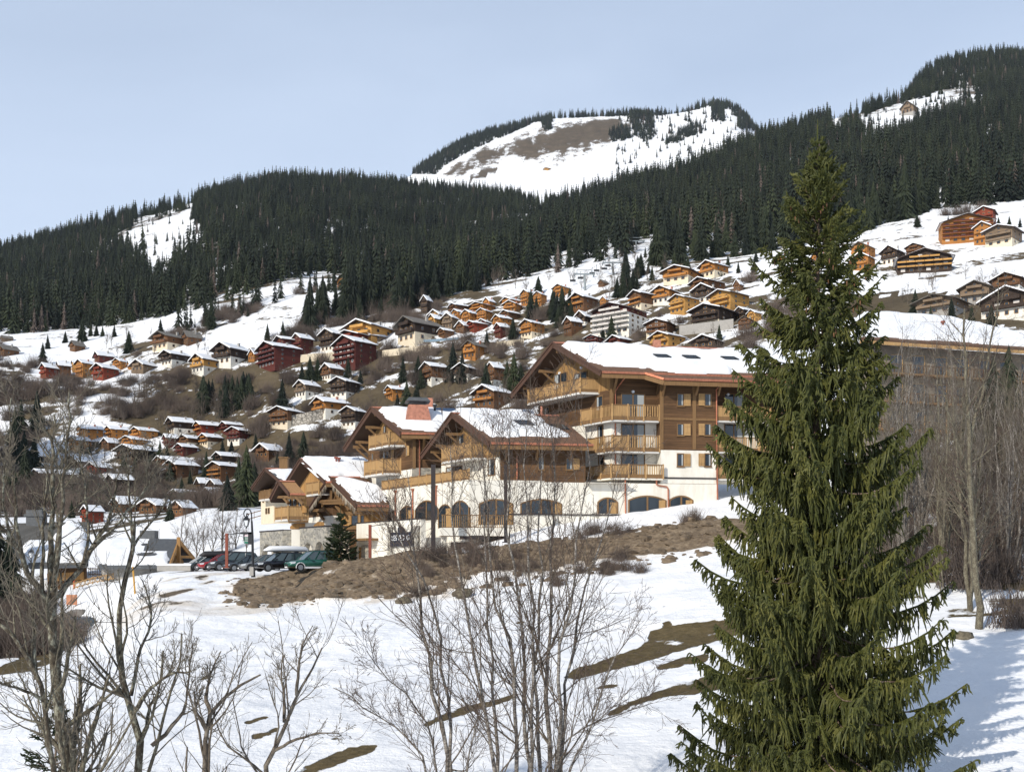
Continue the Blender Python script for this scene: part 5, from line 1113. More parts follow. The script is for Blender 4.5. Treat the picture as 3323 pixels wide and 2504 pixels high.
# ---------------------------------------------------------------- the village on the slope
def vwood(name, c): return wood(name, c, .3, 'h', .4, obj=True, rnd=.18)
VW = {'o': vwood('orange_larch', (.47, .20, .05)), 'y': vwood('golden_pine', (.60, .32, .09)), 'b': vwood('mid_brown_wood', (.17, .08, .035)),
      'd': vwood('dark_brown_wood', (.055, .035, .024)), 'm': vwood('maroon_stain', (.12, .028, .02)), 'r': vwood('red_stain', (.24, .045, .02)), 't': vwood('tan_weathered_wood', (.24, .17, .11))}
M['vroof'] = plain('far_roof_tiles', (.085, .06, .05), .85, .3, 1.0); M['vroofgrey'] = plain('far_grey_shingle', (.17, .155, .135), .85, .25, 1.0)
M['vpanel'] = flat('balcony_panel', (.62, .57, .52), .8)
VP = {'w': M['plaster'], 'c': M['cream'], 's': M['concrete']}
def chalet_proto(wd, base, roof='snow', floors=2, big=False, win='honey'):
    """front gable faces -y, centred on the origin, ground at z=0"""
    root = bpy.data.objects.new('chalet', None); link(root, None, (0, 0, 0))
    W, D = (10., 11.) if not big else (16., 13.)
    fh = 2.6; Hh = fh*floors + .4; rise = W/2*.46; ov = 1.3
    woodm = VW[wd]; bm_ = VP[base] if base else woodm; zb = fh if floors > 1 else .7
    m = MB(); m.box((0, 0, (zb-3.5)/2), (W, D, zb+3.5)); m.build('base_wall', bm_, root)
    m = MB(); prof = [(-W/2-.05, -D/2-.05, zb), (W/2+.05, -D/2-.05, zb), (W/2+.05, -D/2-.05, Hh), (0, -D/2-.05, Hh+rise), (-W/2-.05, -D/2-.05, Hh)]; m.prism(prof, (0, D+.1, 0)); m.build('upper_wall', woodm, root)
    s = rise/(W/2); xe = W/2+ov; ze = Hh - ov*s; y0, y1 = -D/2-1.6, D/2+.8; th = .28
    m = MB()
    for sg in (-1, 1): m.prism([(sg*xe, y0, ze+.05), (0, y0, Hh+rise+.05), (0, y0, Hh+rise+.05+th), (sg*xe, y0, ze+.05+th)], (0, y1-y0, 0))
    ro = m.build('roof', M['vroof'] if roof != 'grey' else M['vroofgrey'], root)
    if roof == 'snow':
        rr = np.random.RandomState(len(bpy.data.objects)); nx_, ny_ = 23, 17; xs = np.linspace(-xe-.04, xe+.04, nx_); ys = np.concatenate([[y0-.03], np.linspace(y0-.02, y1-.2, ny_-1)])
        Xg, Yg = np.meshgrid(xs, ys, indexing='ij'); ex = np.minimum(xe+.25-np.abs(Xg), y1+.1-Yg) + .35*fbm(Xg/1.5+rr.rand()*50, Yg/1.5, 3)*2
        hgt = .32*np.sqrt(np.clip(ex/.8, 0, 1)); Zg = Hh+rise+.05+th - np.abs(Xg)*s + np.where(ex > 0.02, hgt+.02, -.12); Zg[:, 0] = (Hh+rise+.05+th*.6 - np.abs(xs)*s)
        ii_ = np.arange(nx_*ny_).reshape(nx_, ny_); Qs = np.stack([ii_[:-1, :-1], ii_[1:, :-1], ii_[1:, 1:], ii_[:-1, 1:]], -1).reshape(-1, 4)
        link(bpy.data.objects.new('snow_cover', np_mesh('snow_cover', np.stack([Xg, Yg, Zg], -1).reshape(-1, 3), [Qs], [M['snow']], smooth=True)), root)
    m = MB(); m.box((W*.22, D*.15, Hh+rise*.62+.6), (.8, .8, 1.9)); m.box((W*.22, D*.15, Hh+rise*.62+1.6), (1.0, 1.0, .18)); m.build('chimney', M['concrete'] if wd != 'o' else M['copper_sheet'], root)
    lv = list(range(1, floors)) + ([floors] if rise > 3 or floors < 3 else [])
    pf = M['honey'] if win == 'honey' else VW[win] if win in VW else M['beam']
    for k in lv:
        z = fh*k + (.1 if k < floors else .1); hw = W/2-.3 if k < floors else W*.27
        if z + 1 > Hh + rise*.7: continue
        m = MB(); m.box((0, -D/2-.75, z), (hw*2, 1.4, .18)); b = m.build('balcony', woodm, root)
        m = MB(); m.box((0, -D/2-1.42, z+.5), (hw*2, .07, .8)); m.box((-hw+.04, -D/2-.75, z+.5), (.07, 1.35, .8)); m.box((hw-.04, -D/2-.75, z+.5), (.07, 1.35, .8)); m.build('railing', VW.get(win, woodm) if win != 'white' else woodm, b)
    nw = 3 if not big else 5
    for k in range(floors + (1 if rise > 2 and floors < 4 else 0)):
        z = fh*k + 1.35; n_ = nw if k < floors else 1
        for i in range(n_):
            x = (i - (n_-1)/2)*W/(nw+.4); 
            if k > 0 and n_ > 1 and i % 2 == 1 and big:
                m = MB(); m.box((x, -D/2-.1, z), (W/(nw+.4)*.62, .08, 1.5)); m.build('blind', M['vpanel'], root); continue
            m = MB(); m.box((x, -D/2-.09, z), (1.3, .1, 1.45)); w_ = m.build('window', M['vpanel'] if win == 'white' else M['beam'] if wd in 'oyt' else M['cladding'], root)
            m = MB(); m.box((x, -D/2-.12, z), (1.0, .08, 1.15)); m.build('pane', M['glass'], w_)
        if k < floors:
            for y in (-D*.22, D*.22):
                m = MB(); m.box((W/2+.09, y, z), (.1, 1.1, 1.2)); w_ = m.build('window', M['beam'], root); m = MB(); m.box((W/2+.12, y, z), (.08, .85, .95)); m.build('pane', M['glass'], w_)
    root['span'] = W*.87*1.0 + D*.5 + ov*1.6; root['top'] = Hh + rise
    return root
PROTO = {}
def get_proto(key):
    if key not in PROTO:
        wd, base, roof, fl, big, win = key; r_ = chalet_proto(wd, base, roof, fl, big, win); PROTO[key] = [r_, r_['span'], r_['top'], 0]
        del r_['span']; del r_['top']
    return PROTO[key]
VILLAGE = []
def ch(x0, x1, yb, ya, style, label, yaw=None, Y=None):
    """x0,x1: photo columns of the whole outline, yb base row, ya apex row"""
    wd = style[0]; base = style[1] if style[1] != '-' else ''; roof = {'s': 'snow', 'g': 'grey'}[style[2]]; fl = int(style[3]); big = 'B' in style; win = 'white' if 'W' in style else ('o' if 'O' in style else 'honey')
    p = get_proto((wd, base, roof, fl, big, win)); rr = random.Random(x0*7+yb)
    yaw = yaw if yaw is not None else rr.uniform(-58, -28)
    xc = (x0+x1)/2; Yd = Y or hit(xc, yb)
    k = 1.16*(x1-x0)/F*Yd/p[1]; kz = 1.2*(yb-ya)/F*Yd/p[2]
    o = p[0] if p[3] == 0 else copy_tree(p[0]); p[3] += 1
    o.location = ((xc-CX)/F*Yd, Yd + 3*k, zz(Yd, yb)); o.rotation_euler = (0, 0, R(yaw)); o.scale = (k, k, kz)
    o.name = 'chalet' if not big else 'apartment_chalet'
    tag(o, label, 'chalet' if not big else 'apartment block', 'chalets of the village on the slope'); VILLAGE.append((xc, yb, x0, x1, ya, Yd)); return o
ch(1095,1146,937,901,'o-g1','small grey roofed hut alone at the top of the curved snow slope under the forest')
ch(833,971,1192,1125,'m-s4BW','maroon apartment block with rows of white blinds, front one of the left pair')
ch(890,987,1151,1102,'mms3'.replace('mm','m-'),'maroon block with snowy roof directly behind the front maroon apartment block')
ch(949,1012,1153,1096,'m-s3','narrow maroon block with snowy roof, right rear of the left maroon pair')
ch(806,841,1171,1141,'o-s1','tiny orange chalet peeping out left of the maroon apartment block')
ch(1040,1126,1141,1082,'dws3','dark chalet with white lower walls between the two maroon apartment groups')
ch(1126,1272,1110,1055,'y-s2','long golden chalet topmost behind the right maroon apartment group')
ch(1093,1231,1127,1086,'r-s2','red brown long chalet stepped below the long golden one')
ch(1170,1248,1114,1080,'tws1','pale weathered chalet tucked right of the red brown long chalet')
ch(1085,1215,1186,1108,'m-s4BW','maroon apartment block with rows of white blinds, right of the cream terrace wall')
ch(1292,1423,1110,1043,'dcg2','large dark barn with a bare grey shingle roof beside the cream and blue wall')
ch(1366,1402,1013,970,'d-s2','narrow dark chalet half hidden in the forest edge conifers')
for i, (x0, x1, yb, ya, st_, lb) in enumerate([
 (1390,1447,1058,1017,'y-s2','golden chalet leftmost and rear of the tight orange cluster'), (1390,1436,1072,1030,'y-s2','golden chalet leftmost and front of the tight orange cluster'),
 (1435,1488,1066,1027,'t-s2','pale honey chalet second from the left in the tight orange cluster'), (1459,1528,1017,990,'b-s2','brown chalet highest left of the orange cluster below the snowy ski run'),
 (1467,1512,1037,1010,'o-s2','orange chalet just below the highest brown chalet of the cluster'), (1500,1549,1045,1013,'o-s2','orange chalet in the middle of the cluster with two dark neighbours below'),
 (1549,1597,1043,1009,'o-s3','taller orange chalet at the centre right of the cluster'), (1528,1606,1013,988,'o-s2','broad orange brown chalet at the upper middle of the cluster'),
 (1569,1606,996,972,'o-s1','smallest orange chalet at the very top of the cluster by a conifer'), (1630,1695,990,970,'o-s1','upper of two stacked orange chalets right of the cluster conifer'), (1634,1695,1013,984,'o-s2','lower of two stacked orange chalets right of the cluster conifer'),
 (1626,1687,1041,1013,'b-s2','brown chalet below the two stacked orange chalets'), (1602,1658,1062,1029,'o-s2','orange chalet with jutting balcony at the right end of the cluster'),
 (1480,1530,1078,1050,'b-s1','brown chalet low in the cluster under the pale honey chalet'), (1516,1581,1074,1047,'r-s2','red brown chalet lowest in the middle of the cluster'), (1606,1654,1094,1057,'m-s2','maroon chalet below the right end of the orange cluster'),
 (1549,1597,1060,1041,'mws1','low maroon chalet between the red brown and the jutting balcony chalets'), (1423,1471,1096,1070,'b-s2','small brown chalet at the right shoulder of the grey roofed barn'),
 (1504,1581,1163,1117,'o-g2','orange chalet with bare dark grey roof on the snowy bend of the road'), (1044,1109,1234,1190,'bws2','small brown and white chalet below the right maroon block'),
 (1073,1162,1289,1237,'dws3','three storey dark and white chalet with stacked balconies beside a bare tree'), (959,1032,1289,1245,'tws2','grey and white chalet left of the three storey dark and white one'),
 (1016,1125,1348,1300,'ows2','orange chalet with white base standing above the curved stone retaining wall'), (877,979,1383,1332,'bcs3','cream chalet with brown gable left of the curved stone retaining wall'),
 (1107,1187,1385,1332,'dws3','dark chalet with white lower walls touching the copper chimney roof from behind'), (1252,1317,1293,1259,'o-s2','orange chalet beside the big dark fir above the copper chimney'),
 (1370,1451,1243,1188,'bws3','brown chalet on tall white base, left of three above the residence roofs'), (1473,1549,1232,1190,'dws2','dark chalet with white base, middle of three above the residence roofs'),
 (1581,1634,1253,1190,'bws3','narrow brown chalet with white base, right of three above the residence roofs'), (1543,1661,1324,1265,'b-s2O','large brown orange barn chalet touching the eave of the tall residence'),
 (1693,1742,989,949,'o-s3','left of the twin orange chalets beside the ski run'), (1732,1774,993,955,'o-s3','right of the twin orange chalets beside the ski run'),
 (1797,1853,960,930,'o-s2','orange chalet alone at the foot of the ski run'), (1943,1975,930,912,'b-g1','little brown hay hut on the snow beside the chairlift pylons'),
 (1853,1939,1007,962,'b-s2O','brown orange chalet behind the white apartment block'), (1948,1977,998,969,'o-s2','slim orange chalet rear right of the brown orange one'),
 (1867,1925,1052,1019,'dws1','dark and white chalet at the left shoulder of the white apartment block'), (1833,1889,1084,1039,'b-s2','brown chalet with bushes below the dark and white shoulder chalet'),
 (1693,1765,1093,1048,'ocs3','orange chalet with cream base above the grey bushes left of the white block'), (2047,2131,1003,953,'bcs3O','brown chalet with pale green balconies above the white apartment block'),
 (2120,2210,985,940,'ows2','orange and white chalet right of the pale green balcony chalet'), (2181,2269,1014,967,'y-s3','bright golden chalet with three balcony rows, left of the bright pair'),
 (2253,2346,985,935,'dws2','dark gabled chalet with white base between the bright golden pair'), (2251,2353,949,910,'b-s2','brown chalet above the dark gabled white based one'),
 (2314,2432,1005,953,'y-s3','broad bright golden chalet, right of the bright pair'), (2156,2278,917,876,'ocs2','long orange chalet on a grey plinth, upper left of the highest row'),
 (2278,2364,899,856,'ocs2','orange chalet on a grey plinth, highest one under the forest'), (2253,2391,1062,1003,'dcs3','large dark chalet with cream lower floors and a wide snowy roof'),
 (2391,2443,1034,1003,'d-s2','small dark chalet right of the large dark cream floored one'), (2429,2472,1043,1012,'y-s2','golden chalet peeping out left of the big spruce'),
 (2398,2454,1066,1034,'b-g2','small brown chalet with blue grey roof left of the big spruce'), (2099,2197,1093,1048,'bcs3W','brown chalet with many white framed windows right of the white apartment block'),
 (2120,2224,1127,1086,'y-s2','bright golden chalet just above the snowy ridge of the tall residence'), (2248,2360,1130,1098,'d-s1','low dark chalet with pink shed above the ridge near the spruce'),
 (1900,1964,1118,1093,'m-s2W','maroon chalet with white window frames above the residence ridge'), (1977,2054,1120,1095,'m-s1','plain maroon chalet right of the white framed maroon one'),
 (2382,2414,944,915,'b-s1','lonely brown hut high on the snow left of the spruce top'), (3166,3243,735,685,'r-s3','small red block above the wide orange apartment block'),
 (3168,3239,792,735,'o-s3','orange chalet in front of the wide orange apartment block'), (3210,3327,797,745,'tcs3','light timber chalet at the right end of the top right group'),
 (2867,2941,860,810,'dws2','dark brown chalet left of the long orange railed building'), (2945,3012,828,798,'b-s2','brown chalet peeping over the long orange railed building'),
 (2773,2844,876,831,'o-s2','orange chalet just right of the upper spruce branches'), (2770,2844,840,796,'o-g2','orange grey roofed chalet behind the one right of the spruce'),
 (3122,3243,985,928,'tsg2','weathered grey chalet with red shutters above the plain snow roof'), (3229,3345,953,900,'bws2','brown chalet at the right edge above the dark blue black one'),
 (3206,3400,1032,953,'dws2B','large dark blue black chalet with snowy roof at the right edge'), (2991,3155,1020,970,'tsg2','tan chalet half behind conifers over the plain snow roof'),
 (2706,2773,985,947,'mws2','maroon chalet mostly hidden behind the spruce'), (2520,2560,855,828,'o-s1','orange chalet glimpsed left of the spruce trunk near its top'), (2640,2690,850,822,'o-s1','orange chalet glimpsed through the upper spruce'),
 (249,328,1424,1387,'o-s2','orange chalet upper left of the orange group in the shaded valley'), (340,409,1420,1389,'o-s2','orange chalet upper middle of the orange group in the shaded valley'),
 (425,503,1424,1393,'o-s2','orange chalet upper right of the orange group in the shaded valley'), (222,287,1459,1424,'o-s2','orange chalet lower left of the orange group in the shaded valley'),
 (393,470,1452,1422,'o-s2','orange chalet lower right of the orange group in the shaded valley'), (328,380,1455,1428,'b-s1','brown chalet between the two lower orange chalets'),
 (539,625,1408,1364,'dws2','dark green grey chalet with white base under the brown bank'), (629,710,1410,1375,'r-s2O','red brown chalet with orange balconies under the brown bank'),
 (714,784,1402,1374,'m-s2','maroon chalet furthest right under the brown bank'), (737,812,1436,1395,'mws3','maroon chalet with white base just below the furthest right one'),
 (527,576,1450,1416,'m-s2','dark maroon chalet leftmost of the second shaded row'), (580,645,1448,1418,'bcs2','brown chalet second in the second shaded row'),
 (647,714,1446,1414,'bcs2O','brown chalet with orange balcony, third in the second shaded row'), (568,633,1476,1446,'m-s2','dark maroon chalet just below the second shaded row'),
 (377,499,1498,1454,'d-s2','wide dark chalet with half snowy roof below the orange group'), (692,775,1511,1475,'d-s2','dark brown chalet left of the tall conifer clump'),
 (676,769,1556,1509,'b-s3O','brown chalet with carved balconies and snow roof below the dark brown one'), (535,633,1544,1503,'b-s2','brown chalet with snowy yard in the middle of the valley'),
 (501,610,1507,1485,'b-s1','low brown chalet behind the one with the snowy yard'), (633,680,1587,1558,'d-s1','dark low shed with snowy roof, left of two by the conifers'), (672,718,1590,1562,'d-s1','dark low shed with snowy roof, right of two by the conifers'),
 (548,617,1637,1597,'m-s2','maroon gabled row house, left of three'), (600,660,1642,1602,'m-s2','maroon gabled row house, middle of three'), (657,722,1642,1594,'m-s2','maroon gabled row house with satellite dish, right of three'),
 (344,425,1610,1552,'dws3W','black and white half timbered chalet behind the left bare tree'), (279,352,1535,1507,'r-s1','low red chalet left of the valley centre'),
 (100,234,1572,1532,'dws2','long dark and white chalet with snow roof behind the left trunk'), (210,303,1526,1485,'tws1','white walled chalet with a broad snow roof behind the left branches'),
 (108,177,1507,1470,'dws1','dark and white chalet furthest left in the shaded valley'), (360,450,1662,1622,'b-s1','brown chalet low in the valley behind twigs'), (450,560,1664,1628,'b-s1','long brown chalet low in the valley right of its twin'),
 (552,629,1672,1634,'b-s1','brown chalet with bright snow roof nearest the white field'), (263,328,1698,1651,'r-s2','maroon shed behind the roof of the snow blanketed chalet'), (826,918,1487,1450,'b-s1','brown chalet with patchy snow roof behind the two firs'),
 (129,181,1228,1188,'r-s2','orange red chalet leftmost of the upper left row'), (181,226,1222,1181,'b-s2','dark orange chalet second in the upper left row'), (230,262,1208,1175,'y-s3','bright narrow golden chalet third in the upper left row'),
 (244,298,1222,1177,'o-s3','orange chalet fourth in the upper left row'), (300,375,1231,1190,'r-s2','dark red chalet with bright red front at the end of the upper left row'), (303,366,1175,1147,'m-s1','dark low chalet with pinkish snow roof above the upper left row'),
 (366,416,1197,1170,'o-s2','orange brown chalet left of the road bend'), (411,452,1197,1175,'o-s1','small orange chalet by the road bend'), (425,502,1206,1176,'t-s1','tan chalet right of the road bend'),
 (520,610,1186,1147,'dws2','dark and white farmhouse on the lower edge of the left snow field'), (621,710,1211,1161,'yws2W','yellow gabled chalet on a white open base'), (692,802,1184,1127,'dws2','large black brown chalet with snowy roof behind the yellow gabled one'),
 (493,601,1134,1088,'bcg2','brown farmhouse with grey roof in the middle of the left snow field'), (590,650,1118,1082,'b-g1','small brown barn with grey roof beside the farmhouse'), (-10,52,1154,1125,'b-g1','brown hut cut off by the left picture edge'), (225,270,1140,1112,'b-g1','weathered hut among bushes on the left snow field'),
 (2930,2985,372,338,'tsg1','lone pale timber hut on the high meadow at upper right'), (0,38,1108,1092,'t-g1','grey roofed hut under the forest at the left edge'), (1765,1792,552,546,'y-g1','tiny yellow hut on the high snow saddle')]):
    ch(x0, x1, yb, ya, st_, lb, Y=hit(x0/2+x1/2, yb, 1000, 1700) if yb < 400 else (hit(x0/2+x1/2, yb, 1900, 3200) if yb == 552 else None))
def apartment(x0, x1, yb, ya, label, wd, floors, rail, wallb, yaw=-42, W=18., D=14., extra=0, name='apartment_building'):
    """wide gabled block with full width balcony rows"""
    xc = (x0+x1)/2; Yd = hit(xc, yb); root = bpy.data.objects.new(name, None); link(root, None, (0, 0, 0))
    fh = 2.7; Hh = fh*floors; rise = W/2*.42; s = rise/(W/2); ov = 1.4
    m = MB(); m.box((0, 0, fh*(floors-1)/2 - 2), (W, D, fh*(floors-1)+4)); m.build('base_wall', wallb, root)
    m = MB(); zb = fh*(floors-1); m.prism([(-W/2-.05, -D/2-.05, zb), (W/2+.05, -D/2-.05, zb), (W/2+.05, -D/2-.05, Hh), (0, -D/2-.05, Hh+rise), (-W/2-.05, -D/2-.05, Hh)], (0, D+.1, 0)); m.build('gable_wall', VW[wd], root)
    m = MB(); xe = W/2+ov; ze = Hh-ov*s; y0, y1 = -D/2-2, D/2+1
    for sg in (-1, 1): m.prism([(sg*xe, y0, ze), (0, y0, Hh+rise), (0, y0, Hh+rise+.3), (sg*xe, y0, ze+.3)], (0, y1-y0, 0))
    m.build('roof', M['vroof'], root)
    m = MB()
    for sg in (-1, 1): m.prism([(sg*(xe-.3), y0+.5, ze+.1), (0, y0+.5, Hh+rise+.2), (0, y0+.5, Hh+rise+.62), (sg*(xe-.3), y0+.5, ze+.5)], (0, y1-y0-.8, 0))
    m.build('snow_cover', M['snow'], root)
    for k in range(floors + 1):
        z = fh*k; hw = W/2 if k < floors else W*.28
        if k > 0:
            m = MB(); m.box((0, -D/2-.8, z), (hw*2, 1.5, .2)); b = m.build('balcony', M['soffit_white'] if wallb == M['plaster'] else VW[wd], root)
            m = MB(); n_ = 6 if k < floors else 3
            for i in range(n_): m.box((-hw + hw*2*(i+.5)/n_, -D/2-1.52, z+.5), (hw*2/n_-.22, .06, .85))
            m.box((0, -D/2-1.52, z+1.0), (hw*2, .1, .1)); m.build('railing', rail, b)
        n_ = 6 if k < floors else 2
        for i in range(n_):
            x = (i-(n_-1)/2)*W/6.4; m = MB(); m.box((x, -D/2-.1, z+1.3), (1.9, .1, 1.7)); w_ = m.build('window', M['vpanel'] if (i+k) % 3 == 0 else M['beam'], root); m = MB(); m.box((x, -D/2-.13, z+1.3), (1.5, .08, 1.4)); m.build('pane', M['glass'] if (i+k) % 3 else M['vpanel'], w_)
        if k < floors:
            for y in (-D*.3, 0, D*.3): m = MB(); m.box((W/2+.1, y, z+1.3), (.1, 1.3, 1.3)); w_ = m.build('window', M['beam'], root); m = MB(); m.box((W/2+.13, y, z+1.3), (.08, 1., 1.)); m.build('pane', M['glass'], w_)
    k = (x1-x0)/F*Yd/(W*math.cos(R(yaw)) + D*abs(math.sin(R(yaw))) + ov*1.6); kz = (yb-ya)/F*Yd/(Hh+rise+.4)
    root.location = ((xc-CX)/F*Yd, Yd + 4*k, zz(Yd, yb)); root.rotation_euler = (0, 0, R(yaw)); root.scale = (k, k, kz)
    tag(root, label, 'apartment block'); VILLAGE.append((xc, yb, x0, x1, ya, Yd)); return root
apartment(1916, 2111, 1086, 985, 'large white apartment block with maroon gable and rows of white balconies', 'm', 5, M['vpanel'], M['plaster'], -38)
apartment(3052, 3235, 785, 697, 'wide orange apartment block with many dark red balconies at upper right', 'o', 5, VW['m'], VW['o'], -14, 24., 12.)
apartment(2907, 3105, 884, 810, 'long dark building with three orange balcony rows on the right slope', 'd', 3, VW['y'], VW['d'], -16, 24., 12.)
# walls and pylons on the slope
def slope_wall(label, pts, h, mat, th=.8, name='retaining_wall'):
    m = MB(); ps = []
    for x, y in pts: Yd = hit(x, y); ps.append(np.array([(x-CX)/F*Yd, Yd, zz(Yd, y)]))
    for i, (p, q) in enumerate(zip(ps[:-1], ps[1:])):
        m.hexa([p + np.array([0, 0, -2]), q + np.array([0, 0, -2]), q + np.array([0, th, -2]), p + np.array([0, th, -2]), p + np.array([0, 0, h]), q + np.array([0, 0, h]), q + np.array([0, th, h]), p + np.array([0, th, h])])
    return tag(m.build(name, M[mat]), label, 'wall')
t = NT('pale_boulders', .9); vo = t.n('ShaderNodeTexVoronoi', feature='DISTANCE_TO_EDGE'); vo.inputs['Scale'].default_value = .9; t.l(t.pos(), vo.inputs['Vector'])
t.color(t.ramp(vo.outputs['Distance'], [(.02, (.10, .09, .08)), (.1, (.42, .38, .32)), (.4, (.5, .46, .40))])); M['boulders'] = t.mat
slope_wall('curved pale boulder retaining wall below the orange white based chalet', [(930, 1390), (960, 1382), (1010, 1372), (1050, 1360), (1085, 1345)], 4.0, 'boulders')
slope_wall('cream rendered terrace wall between the two maroon apartment blocks', [(975, 1177), (1030, 1172), (1088, 1170)], 3.2, 'cream')
slope_wall('long cream terrace wall below the large grey roofed barn', [(1240, 1160), (1320, 1150), (1400, 1140)], 2.8, 'cream')
M['bluegrey'] = flat('blue_panel', (.16, .25, .33), .6); slope_wall('low blue grey parapet below the large grey roofed barn', [(1310, 1118), (1380, 1112), (1490, 1104)], 1.2, 'bluegrey', name='parapet')
slope_wall('grey concrete retaining wall below the large dark cream floored chalet', [(2205, 1090), (2290, 1080), (2380, 1068)], 3.4, 'concrete')
slope_wall('low cream garage wall with flat snowy top under the orange cluster', [(1610, 1128), (1650, 1124), (1700, 1118)], 2.2, 'cream', name='garage_wall')
def pylon(label, px, yb, yt):
    Yd = hit(px, yb) if yb > 600 else hit(px, yb, 500, 1600); b = np.array([(px-CX)/F*Yd, Yd, zz(Yd, yb)]); h = (yb-yt)/F*Yd; t_ = thing('chairlift_pylon', label, 'pylon', b, 'chairlift pylons on the ski run')
    m = MB(); m.tube([b, b + np.array([-.4, 0, h])], [.5, .34], 8); m.build('mast', M['pylon'], t_)
    tp = b + np.array([-.4, 0, h]); m = MB(); m.bar(tp + np.array([-4, 0, -.3]), tp + np.array([4, 0, -.3]), .5, .5)
    for s in (-1, 1): m.bar(tp + np.array([s*4, -2.2, -.7]), tp + np.array([s*4, 2.2, -.5]), .5, .6); m.bar(tp + np.array([s*3, 0, -.1]), tp + np.array([s*3, 0, 1.5]), .2, .2)
    m.bar(tp + np.array([-3, 0, 1.4]), tp + np.array([3, 0, 1.4]), .2, .2); m.build('crossarm', M['pylon'], t_); return tp
M['pylon'] = flat('galvanised_steel', (.22, .25, .26), .5, .3)
a = pylon('chairlift pylon in the middle of the snowy ski run, nearest one', 1899, 943, 887); b = pylon('chairlift pylon at the upper right corner of the ski run', 1990, 893, 850); c = pylon('chairlift pylon standing among the conifers above the ski run', 2066, 812, 780)
pylon('chairlift pylon high in the dark forest on the right hill', 2394, 512, 488)
m = MB()
for s in (-4, 4): m.tube([a + np.array([s, 0, .1]), (a+b)/2 + np.array([s, 0, -1.2]), b + np.array([s, 0, .1]), c + np.array([s, 0, .1])], .06, 3)
tag(m.build('chairlift_cable', M['darkmetal']), 'thin chairlift cables strung between the pylons over the ski run', 'cable')
for k, (x, y) in enumerate(((1859, 919), (1884, 910), (1922, 895), (1936, 886), (1962, 880), (1973, 870))):
    Yd = hit(x, y) - 6; c0 = P(x, y-6, Yd); t_ = thing('chairlift_chair', 'empty dark chairlift chair hanging over the snowy ski run', 'chair', c0, 'chairs hanging on the chairlift')
    m = MB(); m.box(c0, (2.4, .7, .15)); m.build('seat', M['darkmetal'], t_); m = MB(); m.box(c0 + np.array([0, .3, .5]), (2.4, .12, .8)); m.build('backrest', M['darkmetal'], t_); m = MB(); m.tube([c0 + np.array([0, .2, .6]), c0 + np.array([0, .3, 3.2])], .08, 5); m.build('hanger', M['darkmetal'], t_)
# ---------------------------------------------------------------- conifers and forest
def tubes(Pp, Rr, sides=4):
    """batch of polylines (N,K,3) with radii (N,K) -> vertices, quads"""
    N, K, _ = Pp.shape
    T = np.gradient(Pp, axis=1); T /= np.linalg.norm(T, axis=2, keepdims=True) + 1e-9
    ref = np.where(np.abs(T[:, :1, 2:3]) > .85, np.array([[[1., 0.2, 0]]]), np.array([[[0.1, 0.2, 1.]]]))
    A = np.cross(T, np.broadcast_to(ref, T.shape)); A /= np.linalg.norm(A, axis=2, keepdims=True) + 1e-9; B = np.cross(A, T)
    an = np.arange(sides)*2*np.pi/sides
    V = Pp[:, :, None] + Rr[:, :, None, None]*(np.cos(an)[None, None, :, None]*A[:, :, None] + np.sin(an)[None, None, :, None]*B[:, :, None])
    idx = np.arange(N*K*sides).reshape(N, K, sides); nx = np.roll(idx, -1, axis=2)
    Fq = np.stack([idx[:, :-1], nx[:, :-1], nx[:, 1:], idx[:, 1:]], -1).reshape(-1, 4)
    return V.reshape(-1, 3), Fq
def join(parts):
    Vs, Fs, o = [], [], 0
    for V_, F_ in parts: Vs.append(V_); Fs.append(F_ + o); o += len(V_)
    return np.concatenate(Vs), np.concatenate(Fs)
def needle_mat(name, c0, c1, rnd=.35):
    t = NT(name, .75, .2); oi = t.n('ShaderNodeObjectInfo')
    n_ = t.noise(t.pos((1, 1, 1), True), 1.4, 4, .7)
    c = t.ramp(n_, [(.3, c0), (.7, c1)]); c = t.mix(1.0, c, t.ramp(oi.outputs['Random'], [(0, (1-rnd, 1-rnd, 1-rnd*.8)), (1, (1+rnd, 1+rnd*.7, 1+rnd*.2))]), 'MULTIPLY')
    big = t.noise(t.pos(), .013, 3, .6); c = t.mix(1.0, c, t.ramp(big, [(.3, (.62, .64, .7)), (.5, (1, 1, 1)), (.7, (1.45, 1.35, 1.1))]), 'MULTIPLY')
    t.color(c); return t.mat
M['fuzz'] = plain('far_bare_twigs', (.12, .092, .075), .95, .3, .2)
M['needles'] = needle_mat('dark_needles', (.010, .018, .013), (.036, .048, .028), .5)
M['bark'] = plain('conifer_bark', (.09, .065, .045), .9, .3, 4)
